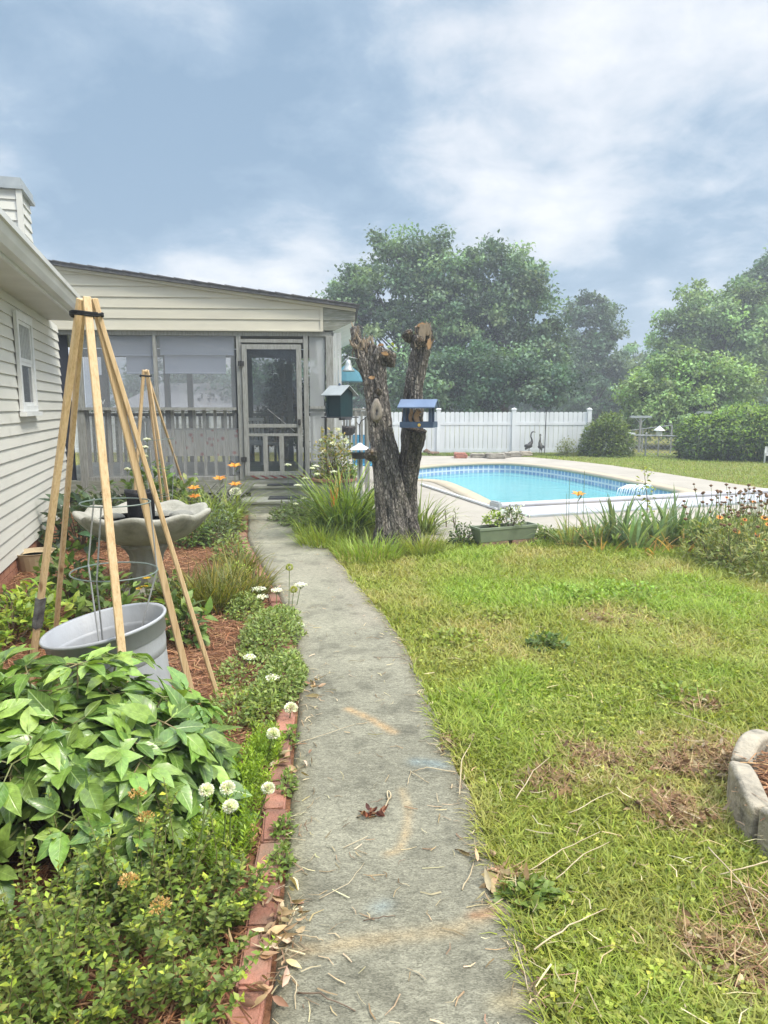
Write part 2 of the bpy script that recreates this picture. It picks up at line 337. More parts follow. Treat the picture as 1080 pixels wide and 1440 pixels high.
def pine_mat():
    m, nt = nodes('pine_batten'); N = nt.nodes; L = nt.links; out = N.new('ShaderNodeOutputMaterial'); p = N.new('ShaderNodeBsdfPrincipled'); p.inputs['Roughness'].default_value = .6; L.new(p.outputs[0], out.inputs[0])
    tc = N.new('ShaderNodeTexCoord')
    def mapped(sc): mp = N.new('ShaderNodeMapping'); mp.inputs['Scale'].default_value = sc; L.new(tc.outputs['Object'], mp.inputs[0]); return mp.outputs[0]
    a = N.new('ShaderNodeTexNoise'); a.inputs['Scale'].default_value = 5; a.inputs['Detail'].default_value = 9; a.inputs['Roughness'].default_value = .7; L.new(mapped((22, 22, 1.1)), a.inputs['Vector'])
    r = N.new('ShaderNodeValToRGB'); cr = r.color_ramp; cr.elements[0].position = .33; cr.elements[0].color = (.44, .28, .13, 1); cr.elements[1].position = .66; cr.elements[1].color = (.70, .52, .31, 1); e = cr.elements.new(.47); e.color = (.62, .435, .235, 1); L.new(a.outputs['Fac'], r.inputs[0])
    v = N.new('ShaderNodeTexVoronoi'); v.inputs['Scale'].default_value = 1.0; L.new(mapped((13, 13, 4.2)), v.inputs['Vector']); k = N.new('ShaderNodeMapRange'); k.inputs[1].default_value = .07; k.inputs[2].default_value = .20; k.inputs[3].default_value = .8; k.inputs[4].default_value = 0; L.new(v.outputs['Distance'], k.inputs[0])
    mx = N.new('ShaderNodeMixRGB'); L.new(k.outputs[0], mx.inputs[0]); L.new(r.outputs[0], mx.inputs[1]); mx.inputs[2].default_value = (.21, .095, .035, 1)
    oi = N.new('ShaderNodeObjectInfo'); mr = N.new('ShaderNodeMapRange'); mr.inputs[3].default_value = .84; mr.inputs[4].default_value = 1.12; L.new(oi.outputs['Random'], mr.inputs[0]); sc = N.new('ShaderNodeVectorMath'); sc.operation = 'SCALE'; L.new(mx.outputs[0], sc.inputs[0]); L.new(mr.outputs[0], sc.inputs['Scale']); L.new(sc.outputs[0], p.inputs['Base Color'])
    b = N.new('ShaderNodeBump'); b.inputs['Strength'].default_value = .3; b.inputs['Distance'].default_value = .002; L.new(a.outputs['Fac'], b.inputs['Height']); L.new(b.outputs[0], p.inputs['Normal']); return m
M_pine = pine_mat()
M_blackplastic = pbr('black_plastic', (0.008, 0.0085, 0.01), (0.016, 0.016, 0.018), 14, 0.6, bump=.5, spec=.2)
M_wire = pbr('galvanised_wire', (0.36, 0.37, 0.37), (0.26, 0.26, 0.26), 10, 0.5, 0.2)
M_greenwire = pbr('green_wire', (0.12, 0.17, 0.15), (0.17, 0.2, 0.18), 10, 0.5)
M_tape = pbr('silver_tape', (0.22, 0.23, 0.23), (0.07, 0.07, 0.075), 25, 0.35, 0.3)
M_greypot = pbr('grey_plastic', (0.36, 0.375, 0.40), (0.25, 0.255, 0.26), 3.2, 0.5, bump=0.15, bscale=30, stretch=(1.6, 1.6, .7), c3=(.335, .345, .365), lo=.42, hi=.72, detail=10)
M_soil = pbr('dark_soil', (0.018, 0.016, 0.015), (0.05, 0.042, 0.035), 40, 0.95, bump=1.0, bscale=45)
M_caststone = pbr('cast_stone', (0.36, 0.345, 0.30), (0.17, 0.17, 0.135), 5, 0.9, bump=0.7, bscale=35, c3=(0.29, 0.28, 0.235), lo=0.32, hi=0.70)
M_bluepaint = pbr('slate_blue_paint', (0.05, 0.085, 0.15), (0.04, 0.065, 0.115), 8, 0.45)
M_feeder_roof = pbr('pale_blue_roof', (0.115, 0.165, 0.265), (0.09, 0.13, 0.21), 6, 0.4)
M_greenpaint = pbr('dark_green_paint', (0.004, 0.022, 0.026), (0.006, 0.029, 0.033), 6, 0.5, spec=.25)
M_greymetal = pbr('grey_metal', (0.42, 0.45, 0.46), (0.33, 0.36, 0.37), 6, 0.4, 0.3)
M_iron = pbr('dark_iron', (0.025, 0.025, 0.027), (0.05, 0.045, 0.042), 12, 0.5, 0.3)
M_bronze = pbr('weathered_bronze', (0.035, 0.04, 0.035), (0.09, 0.085, 0.07), 14, 0.55, 0.4)
M_terracotta = pbr('terracotta', (0.33, 0.16, 0.10), (0.25, 0.13, 0.09), 9, 0.8)
M_sage = pbr('sage_plastic', (0.205, 0.245, 0.165), (0.17, 0.205, 0.14), 8, 0.4)
M_glass_dark = None

# ------------------------------------------------------------------ setting: ground, path, deck, pool
PATH_R = [(0.44, 0.9), (0.42, 1.56), (0.41, 1.9), (0.335, 2.71), (0.21, 3.87), (0.10, 4.65), (-0.25, 6.03), (-0.70, 7.81), (-1.03, 9.2), (-1.15, 9.95)]
PATH_L = [(-0.27, 0.9), (-0.29, 1.56), (-0.32, 2.06), (-0.385, 2.71), (-0.45, 3.48), (-0.60, 4.5), (-0.80, 5.35), (-1.17, 6.57), (-1.60, 8.02), (-1.96, 9.95)]
_yy = np.linspace(-.5, 11.5, 1201); _ker = np.hanning(121); _ker /= _ker.sum()
def _smooth(P):
    ys_ = [p[1] for p in P]; xs_ = [p[0] for p in P]; v = np.interp(_yy, ys_, xs_); v = np.where(_yy > ys_[-1], xs_[-1]+(_yy-ys_[-1])*(xs_[-1]-xs_[-2])/(ys_[-1]-ys_[-2]), v)
    return np.convolve(np.pad(v, 60, mode='edge'), _ker, 'valid')
_pr, _pl = _smooth(PATH_R), _smooth(PATH_L)
pr = lambda y: np.interp(y, _yy, _pr)
pl = lambda y: np.interp(y, _yy, _pl)
POOL = [(p.x, p.y) for p in [G(*q) for q in [(705, 716), (670, 697), (642, 684), (624, 677.5), (602, 675.5), (578, 675), (557, 672), (549, 667.5), (557, 662.5), (582, 658.5),
        (620, 655), (665, 652.5), (700, 652), (730, 653), (780, 658.5), (840, 668.5), (900, 680.5), (945, 689.5), (972, 696)]]]
def smooth_closed(P, it=2, keep=()):
    for _ in range(it):
        Q = []
        for i in range(len(P)):
            a = P[i]; b = P[(i+1) % len(P)]
            Q += [(a[0]*.75+b[0]*.25, a[1]*.75+b[1]*.25), (a[0]*.25+b[0]*.75, a[1]*.25+b[1]*.75)]
        P = Q
    return P
POOL = smooth_closed(POOL, 2)
def offset_poly(P, d):
    n = len(P); out = []
    area = sum(P[i][0]*P[(i+1) % n][1]-P[(i+1) % n][0]*P[i][1] for i in range(n)); sg = 1 if area > 0 else -1
    for i in range(n):
        a = Vector(P[i-1]); b = Vector(P[i]); c = Vector(P[(i+1) % n])
        t = (c-a).normalized(); nrm = Vector((t.y, -t.x))*sg; out.append((b.x+nrm.x*d, b.y+nrm.y*d))
    return out
POOL_OUT = offset_poly(POOL, 0.30)
DECK = [(.22, 8.2), (.55, 7.95), (.85, 7.9), (1.35, 8.15), (1.94, 8.45), (2.61, 8.85), (4, 9.3), (6.2, 10.0), (7.7, 11.2), (7.5, 12.4), (7.28, 13.14), (6.94, 14.39), (6.5, 16.4), (6.03, 18.44), (5.4, 20.0),
        (4.5, 21.5), (1.15, 22.1), (-2.2, 22.1), (-2.2, 13.2), (-.42, 12.2), (-.28, 10)]
def sheet(name, outer, holes, z, mat, parent=None):
    polys = [[Vector((p[0], p[1], z)) for p in outer]]+[[Vector((p[0], p[1], z)) for p in h] for h in holes]
    tris = tessellate_polygon(polys); V = [v for p in polys for v in p]
    tris = [t if (V[t[1]]-V[t[0]]).cross(V[t[2]]-V[t[0]]).z > 0 else (t[0], t[2], t[1]) for t in tris]
    return npmesh(name, [tuple(v) for v in V], [np.array(tris)], mat, parent)
def ground_mat():
    m, nt = nodes('ground_soil_and_turf'); N = nt.nodes; L = nt.links
    out = N.new('ShaderNodeOutputMaterial'); p = N.new('ShaderNodeBsdfPrincipled'); L.new(p.outputs[0], out.inputs[0]); p.inputs['Roughness'].default_value = 0.95; p.inputs['Specular IOR Level'].default_value = .1
    tc = N.new('ShaderNodeTexCoord')
    def noise(s, d=6):
        n = N.new('ShaderNodeTexNoise'); n.inputs['Scale'].default_value = s; n.inputs['Detail'].default_value = d; n.inputs['Roughness'].default_value = .65; L.new(tc.outputs['Object'], n.inputs['Vector']); return n.outputs['Fac']
    a = N.new('ShaderNodeValToRGB'); a.color_ramp.elements[0].position = .36; a.color_ramp.elements[1].position = .66
    a.color_ramp.elements[0].color = (0.15, 0.175, 0.04, 1); a.color_ramp.elements[1].color = (0.27, 0.25, 0.095, 1); L.new(noise(1.4), a.inputs[0])
    b = N.new('ShaderNodeValToRGB'); b.color_ramp.elements[0].position = .35; b.color_ramp.elements[1].position = .7
    b.color_ramp.elements[0].color = (0.55, 0.5, 0.42, 1); b.color_ramp.elements[1].color = (1.15, 1.15, 1.0, 1); L.new(noise(22, 8), b.inputs[0])
    mx = N.new('ShaderNodeMixRGB'); mx.blend_type = 'MULTIPLY'; mx.inputs[0].default_value = 1; L.new(a.outputs[0], mx.inputs[1]); L.new(b.outputs[0], mx.inputs[2]); L.new(mx.outputs[0], p.inputs['Base Color'])
    bp = N.new('ShaderNodeBump'); bp.inputs['Strength'].default_value = .8; bp.inputs['Distance'].default_value = .03; L.new(noise(30, 8), bp.inputs['Height']); L.new(bp.outputs[0], p.inputs['Normal'])
    return m
GND = ground_mat()
tag(sheet('ground', [(-500, -300), (500, -300), (500, 900), (-500, 900)], [POOL_OUT], 0.0, GND), kind='structure')

def build_path():
    ys = np.arange(0.9, 9.95, 0.02); k = 42; V = []; C = []
    for y in ys:
        l = pl(y)+0.012*(vnoise(np.array([y*6.]), np.array([1.]))[0]-.5); r = pr(y)+0.035*(fbm(np.array([y*5.]), np.array([5.]))[0]-.5)
        xs = np.linspace(l, r, k); z = np.full(k, 0.030)
        joint = min(abs(y-7.72), abs(y-9.35))
        if abs(y-7.72-0.05*0) < 0.02: z -= 0.018
        z[0] = z[-1] = 0.0; V.append(np.stack([xs, np.full(k, y), z], 1))
        t = (xs-l)/(r-l)
        n1 = fbm(xs*3+3, np.full(k, y*3)); n2 = fbm(xs*9+1, np.full(k, y*9)); n3 = fbm(xs*1.1+8, np.full(k, y*1.1))
        c = np.array([[0.205, 0.196, 0.147]])*(0.68+0.60*n1[:, None])
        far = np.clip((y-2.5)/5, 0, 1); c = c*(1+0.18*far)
        c = c*(1-0.30*np.clip((n2-.58)*6, 0, 1)[:, None])
        wht = np.clip((n3-.52)*5, 0, 1)[:, None]; c = c*(1-.3*wht)+np.array([[0.30, 0.275, 0.21]])*.3*wht
        edge = np.clip(1-t/0.16, 0, 1)*.7+np.clip((t-.84)/.16, 0, 1)*.8; edge = (edge*(0.4+n2))[:, None]
        c = c*(1-edge)+np.array([[0.13, 0.115, 0.075]])*edge
        if joint < 0.012: c = c*0.45
        C.append(c)
    V = np.concatenate(V); C = np.concatenate(C)
    def stain(pts, w, colr, amt):
        nonlocal C
        d = np.full(len(V), 9.0)
        for a, b in zip(pts[:-1], pts[1:]):
            a = np.array(a); b = np.array(b); ab = b-a; t = np.clip(((V[:, :2]-a)@ab)/(ab@ab), 0, 1); q = a+t[:, None]*ab
            d = np.minimum(d, np.linalg.norm(V[:, :2]-q, axis=1))
        k2 = (np.exp(-(d/w)**2)*amt*(0.35+1.1*fbm(V[:, 0]*30, V[:, 1]*30)))[:, None].clip(0, 1)
        C = C*(1-k2)+np.array([colr])*k2
    g = lambda *q: [(G(*p).x, G(*p).y) for p in q]
    stain(g((490, 1005), (520, 1018), (553, 1038)), .022, (0.36, 0.24, 0.12), .75)
    stain(g((565, 1120), (575, 1150), (572, 1180), (560, 1208), (545, 1212)), .016, (0.34, 0.26, 0.15), .7)
    stain(g((400, 1355), (520, 1335), (640, 1320), (700, 1290)), .03, (0.30, 0.23, 0.13), .55)
    stain(g((665, 1300), (690, 1296)), .016, (0.34, 0.15, 0.07), .6)
    stain(g((585, 1080), (625, 1085)), .035, (0.19, 0.25, 0.26), .5)
    stain(g((530, 1290), (540, 1285)), .03, (0.20, 0.26, 0.27), .4)
    stain(g((415, 1080), (395, 1300)), .05, (0.17, 0.155, 0.08), .5)
    stain(g((700, 1425), (790, 1405)), .03, (0.30, 0.25, 0.14), .5)
    stain(g((470, 790), (520, 880)), .12, (0.27, 0.235, 0.185), .35)
    n = len(ys); idx = np.arange(n*k).reshape(n, k)
    F = np.stack([idx[:-1, :-1], idx[:-1, 1:], idx[1:, 1:], idx[1:, :-1]], -1).reshape(-1, 4)
    o = npmesh('path', V, [F], attmat('old_concrete', 0.92, 0.9, 70, 0.30, 26, 0.2, (1, 2.2, 1), speck=0.35), None, C, smooth=True)
    tag(o, 'grey weathered concrete garden path', kind='structure')
build_path()

BED = [(x-0.0, y) for x, y in PATH_L]+[(-1.98, 10.9), (-4.9, 10.9), (-4.34, 9.5), (-3.31, 5.95), (-1.9, 1.0), (-1.9, 0.9)]
M_bed = pbr('pine_straw_ground', (0.105, 0.052, 0.03), (0.20, 0.095, 0.05), 26, 0.95, bump=1, bscale=60, c3=(0.15, 0.072, 0.04), spec=.1)
tag(sheet('garden_bed', BED, [], 0.006, M_bed), 'pine straw mulched flower bed', kind='structure')

M_deck = pbr('pool_deck_concrete', (0.355, 0.32, 0.27), (0.27, 0.245, 0.205), 1.3, 0.85, bump=0.35, bscale=30, lo=.3, hi=.7)
tag(sheet('pool_deck', DECK, [POOL_OUT], 0.012, M_deck), 'pale concrete deck round the pool', kind='structure')
def build_pool():
    root = thing('swimming_pool', 'in-ground turquoise swimming pool with blue tile band', 'swimming pool', (POOL[0][0], POOL[0][1], 0))
    ox, oy = POOL[0]; P = [(a-ox, b-oy) for a, b in POOL]; n = len(P); Q = [(a-ox, b-oy) for a, b in POOL_OUT]
    def band(name, A, za, B, zb, mat, uvs=False):
        V = [(*a, za) for a in A]+[(*b, zb) for b in B]; F = [(i, (i+1) % n, n+(i+1) % n, n+i) for i in range(n)]
        u = None
        if uvs:
            L = [0]
            for i in range(1, n): L.append(L[-1]+(Vector(A[i])-Vector(A[i-1])).length)
            u = [(l, za) for l in L]+[(l, zb) for l in L]
        return npmesh(name, V, [np.array(F)], mat, root, uv=u)
    # tan cast coping: top and inner lip
    mcop = pbr('coping_stone', (0.42, 0.35, 0.245), (0.35, 0.305, 0.235), 3, 0.8, bump=.3, bscale=30)
    V = []; F = []
    inner = offset_poly(P, -0.03)
    rings = [(Q, 0.0), (Q, 0.028), (inner, 0.032), (inner, -0.035), (P, -0.036)]
    for ring, z in rings: V += [(*a, z) for a in ring]
    for r in range(len(rings)-1): F += [(r*n+i, r*n+(i+1) % n, (r+1)*n+(i+1) % n, (r+1)*n+i) for i in range(n)]
    npmesh('coping', V, [np.array(F)], mcop, root)
    # tile band with pale grout
    m, nt = nodes('blue_tile'); N = nt.nodes; L = nt.links
    out = N.new('ShaderNodeOutputMaterial'); p = N.new('ShaderNodeBsdfPrincipled'); L.new(p.outputs[0], out.inputs[0]); p.inputs['Roughness'].default_value = .25
    uv = N.new('ShaderNodeUVMap'); br = N.new('ShaderNodeTexBrick'); br.offset = 0.0; L.new(uv.outputs[0], br.inputs['Vector'])
    br.inputs['Color1'].default_value = (0.16, 0.25, 0.44, 1); br.inputs['Color2'].default_value = (0.25, 0.36, 0.52, 1); br.inputs['Mortar'].default_value = (0.52, 0.56, 0.6, 1)
    br.inputs['Scale'].default_value = 1; br.inputs['Mortar Size'].default_value = .02; br.inputs['Brick Width'].default_value = .15; br.inputs['Row Height'].default_value = .15
    L.new(br.outputs[0], p.inputs['Base Color'])
    band('tile_band', P, -0.036, P, -0.34, m, True)
    mw = pbr('pool_plaster', (0.40, 0.70, 0.73), (0.34, 0.64, 0.69), 1.5, 0.7)
    V = [(*a, -0.34) for a in P]+[(*a, -1.15) for a in offset_poly(P, -0.18)]
    npmesh('pool_wall', V, [np.array([(i, (i+1) % n, n+(i+1) % n, n+i) for i in range(n)])], mw, root, smooth=True)
    sheet('pool_floor', offset_poly(P, -0.18), [], -1.15, mw, root)
    # water
    m, nt = nodes('pool_water'); N = nt.nodes; L = nt.links
    out = N.new('ShaderNodeOutputMaterial'); t = N.new('ShaderNodeBsdfTransparent'); t.inputs[0].default_value = (0.60, 0.90, 0.92, 1)
    df = N.new('ShaderNodeBsdfDiffuse'); df.inputs[0].default_value = (0.23, 0.50, 0.525, 1)
    m0 = N.new('ShaderNodeMixShader'); m0.inputs[0].default_value = .45; L.new(t.outputs[0], m0.inputs[1]); L.new(df.outputs[0], m0.inputs[2])
    g = N.new('ShaderNodeBsdfGlossy'); g.inputs['Roughness'].default_value = .04
    fr = N.new('ShaderNodeFresnel'); fr.inputs[0].default_value = 1.33
    lim = N.new('ShaderNodeMath'); lim.operation = 'MULTIPLY'; lim.inputs[1].default_value = .62; L.new(fr.outputs[0], lim.inputs[0])
    tc = N.new('ShaderNodeTexCoord'); mp = N.new('ShaderNodeMapping'); mp.inputs['Scale'].default_value = (.8, 1.6, 1); L.new(tc.outputs['Object'], mp.inputs[0])
    nz = N.new('ShaderNodeTexNoise'); nz.inputs['Scale'].default_value = 2.6; nz.inputs['Detail'].default_value = 5; L.new(mp.outputs[0], nz.inputs['Vector'])
    bp = N.new('ShaderNodeBump'); bp.inputs['Strength'].default_value = .35; bp.inputs['Distance'].default_value = .05; L.new(nz.outputs['Fac'], bp.inputs['Height'])
    L.new(bp.outputs[0], g.inputs['Normal']); L.new(bp.outputs[0], fr.inputs['Normal'])
    mx = N.new('ShaderNodeMixShader'); L.new(lim.outputs[0], mx.inputs[0]); L.new(m0.outputs[0], mx.inputs[1]); L.new(g.outputs[0], mx.inputs[2]); L.new(mx.outputs[0], out.inputs[0])
    tag(sheet('water', offset_poly(POOL, -0.002), [], -0.235, m), 'turquoise pool water', kind='structure')
build_pool()

# ------------------------------------------------------------------ house on the left
HA = R_(16.2); HC = Vector((-4.34, 9.5, 0)); HN = Vector((math.cos(HA), math.sin(HA), 0))
house = thing('house', 'pale lap-sided house with white gutter at the left edge', 'house', HC, HA)
def hl(px, py, off=0.0):          # pixel -> house coordinates on the wall plane
    p = onplane(px, py, HC+HN*off, HN)-HC
    return Vector((p.dot(HN), p.dot(Vector((-math.sin(HA), math.cos(HA), 0))), p.z))
def siding(mb, x0, x1, z0, z1, course, zero, fn):      # lapped courses; fn(a, depth, z) -> point; top may slope: z1 may be a function of a
    n = int(math.ceil(((z1 if not callable(z1) else max(z1(x0), z1(x1)))-z0)/course))
    top = z1 if callable(z1) else (lambda a: z1)
    steps = 2 if not callable(z1) else 40
    for i in range(n):
        za = z0+i*course; zb = za+course
        if not callable(z1) and x1-x0 > 3:
            q = x0+random.uniform(.3, 3.2); cuts = [x0]
            while q < x1-.2: cuts.append(q); q += 3.66
            segs_ = list(zip(cuts, cuts[1:]+[x1]))
        else: segs_ = None
        for s in range(steps-1 if segs_ is None else len(segs_)):
            a = x0+(x1-x0)*s/(steps-1); b = x0+(x1-x0)*(s+1)/(steps-1)
            if segs_ is not None: a, b = segs_[s]
            ta, tb = min(zb, top(a)), min(zb, top(b))
            if ta <= za+1e-4 and tb <= za+1e-4: continue
            ta = max(ta, za+1e-4); tb = max(tb, za+1e-4)
            d = 0.016+(.0022 if segs_ is not None and s % 2 else 0)
            mb.add([fn(a, d, za), fn(b, d, za), fn(b, d*(1-(tb-za)/course)+.001, tb), fn(a, d*(1-(ta-za)/course)+.001, ta)], [(0, 1, 2, 3)])
            mb.add([fn(a, 0, za), fn(b, 0, za), fn(b, d, za), fn(a, d, za)], [(0, 1, 2, 3)])
def build_house():
    zs, ze = 0.165, 2.61
    mb = MB(); siding(mb, -11.0, 0.0, zs, ze, 0.112, 0, lambda a, d, z: (d, a, z))
    mb.b2((-6.5, -11, 0.165), (-0.002, 0, 2.61))
    w = mb.build('wall', M_siding_side, house)
    mb = MB()
    for z in np.arange(0.0, .16, .075):
        y = -11.0 + (0.1 if int(z*40) % 2 else 0)
        while y < -0.05:
            mb.box((-0.03, y+.1, z+.0345), (.06, .2, .066)); y += .21
    mb.build('foundation', M_brickwall, house)
    mb = MB(); mb.b2((-6.4, -11, -.05), (-0.05, 0, .164)); mb.build('foundation_core', M_brickwall, house)
    # corner board
    # soffit, fascia, gutter, roof
    mb = MB(); mb.b2((-0.01, -11.2, 2.612), (0.335, -0.62, 2.63))
    mb.b2((-6.4, -11.1, 2.612), (-.012, -.02, 2.63))
    mb.build('soffit', M_soffit, house)
    mb = MB(); mb.b2((0.336, -11.2, 2.60), (0.36, -0.62, 2.80)); mb.build('fascia', M_trimw, house)
    # K-style gutter profile extruded along the wall
    prof = [(0.362, 2.625), (0.43, 2.63), (0.455, 2.68), (0.47, 2.735), (0.49, 2.745), (0.49, 2.79), (0.478, 2.79), (0.472, 2.76), (0.452, 2.748), (0.42, 2.65), (0.372, 2.64), (0.372, 2.79), (0.362, 2.79)]
    mb = MB(); n = len(prof); vs = [(x, y, z) for y in (-11.2, -0.58) for x, z in prof]
    mb.add(vs, [(i, (i+1) % n, n+(i+1) % n, n+i) for i in range(n)]+[tuple(range(n))[::-1], tuple(range(n, 2*n))])
    mb.add([(.365, -.575, 2.63), (.43, -.575, 2.632), (.47, -.575, 2.735), (.488, -.575, 2.79), (.365, -.575, 2.79)], [(0, 1, 2, 3, 4)])
    for y in np.arange(-10.8, -.7, .9): mb.box((.43, y, 2.783), (.115, .02, .006))
    mb.build('gutter', M_gutter, house)
    mb = MB(); sl = 0.33
    ro = [(0.40, 2.80), (-3.2, 2.80+3.6*sl), (-6.9, 2.80-.1), (-6.9, 2.68), (-3.2, 2.68+3.6*sl), (0.40, 2.765)]
    n = len(ro); vs = [(x, y, z) for y in (-11.3, -0.62) for x, z in ro]
    mb.add(vs, [(i, (i+1) % n, n+(i+1) % n, n+i) for i in range(n)]+[tuple(range(n))[::-1], tuple(range(n, 2*n))])
    rf = mb.build('roof', M_shingle, house)
    # gable end wall facing the porch
    mb = MB(); mb.add([(-.01, -.63, 2.64), (-6.4, -.63, 2.64), (-3.2, -.63, 3.82)], [(0, 1, 2)]); mb.add([(-.01, -.66, 2.64), (-6.4, -.66, 2.64), (-3.2, -.66, 3.82)], [(2, 1, 0)])
    mb.build('gable', M_siding_side, house)
    # window: sash window with white casing
    a = hl(15, 436); b = hl(46, 578); c = hl(20, 583)
    y0, y1, z0, z1 = a.y-.02, b.y+.05, 1.50, a.z
    print('win', y0, y1, z0, z1, hl(20, 581).z)
    win = bpy.data.objects.new('window', None); COL.objects.link(win); win.parent = house
    mb = MB(); f = .075
    mb.b2((.018, y0, z0), (.05, y0+f, z1)); mb.b2((.018, y1-f, z0), (.05, y1, z1)); mb.b2((.018, y0+f, z1-f), (.051, y1-f, z1)); mb.b2((.018, y0+f, z0), (.0505, y1-f, z0+f*.8))
    mb.build('frame', M_trimw, win)
    zm = z0+.05+(z1-z0)*.46; g = .035
    mb = MB()
    for (lo, hi, x) in ((z0+f*.8, zm, .030), (zm, z1-f, .036)):
        mb.b2((x-.02, y0+f, lo), (x, y0+f+g, hi)); mb.b2((x-.02, y1-f-g, lo), (x, y1-f, hi)); mb.b2((x-.02, y0+f+g, lo), (x+.0005, y1-f-g, lo+g)); mb.b2((x-.02, y0+f+g, hi-g), (x+.0005, y1-f-g, hi))
    mb.build('sash', M_trimw, win)
    mg = pbr('window_glass', (.05, .06, .07), (.09, .10, .11), 2, .04, spec=1.0)
    mb = MB(); mb.b2((.016, y0+f, z0+f*.7), (.021, y1-f, z1-f)); mb.build('pane', mg, win)
    mb = MB()
    for k in range(14):
        yy = y0+f+g+(y1-y0-2*f-2*g)*(k+.5)/14; mb.box((.0225+.003*(k % 2), yy, (zm+z1-f)/2), (.003, .045, z1-f-zm-.07))
    mb.build('curtain', pbr('lace_curtain', (.42, .43, .42), (.3, .31, .3), 30, .9), win)
    mb = MB(); mb.b2((.018, y0-.03, z0-.045), (.085, y1+.03, z0-.002)); mb.build('sill', M_trimw, win)
    # chimney chase on the roof
    ch = MB(); o = D(14, 300, 7.4)-HC; ly = o.dot(Vector((-math.sin(HA), math.cos(HA), 0))); lx = o.dot(HN)
    t = D(28, 268, 7.4).z
    x0, x1, y0, y1 = lx-.55, lx+.10, ly-.05, ly+.50
    siding(ch, x0, x1, 2.7, t, 0.10, 0, lambda a, d, z: (a, y0-d, z)); siding(ch, y0, y1, 2.7, t, 0.10, 0, lambda a, d, z: (x1+d, a, z))
    ch.b2((x0, y0+.001, 2.7), (x1-.001, y1, t))
    ch.box((x1+.006, y0-.006, (2.7+t)/2), (.05, .05, t-2.7))
    c = ch.build('chimney', M_siding_side, rf)
    cp = MB(); cp.b2((x0-.05, y0-.05, t), (x1+.05, y1+.05, t+.035)); cp.b2((x0-.035, y0-.035, t+.036), (x1+.035, y1+.035, t+.11)); cp.build('chimney_cap', M_greymetal, rf)
build_house()

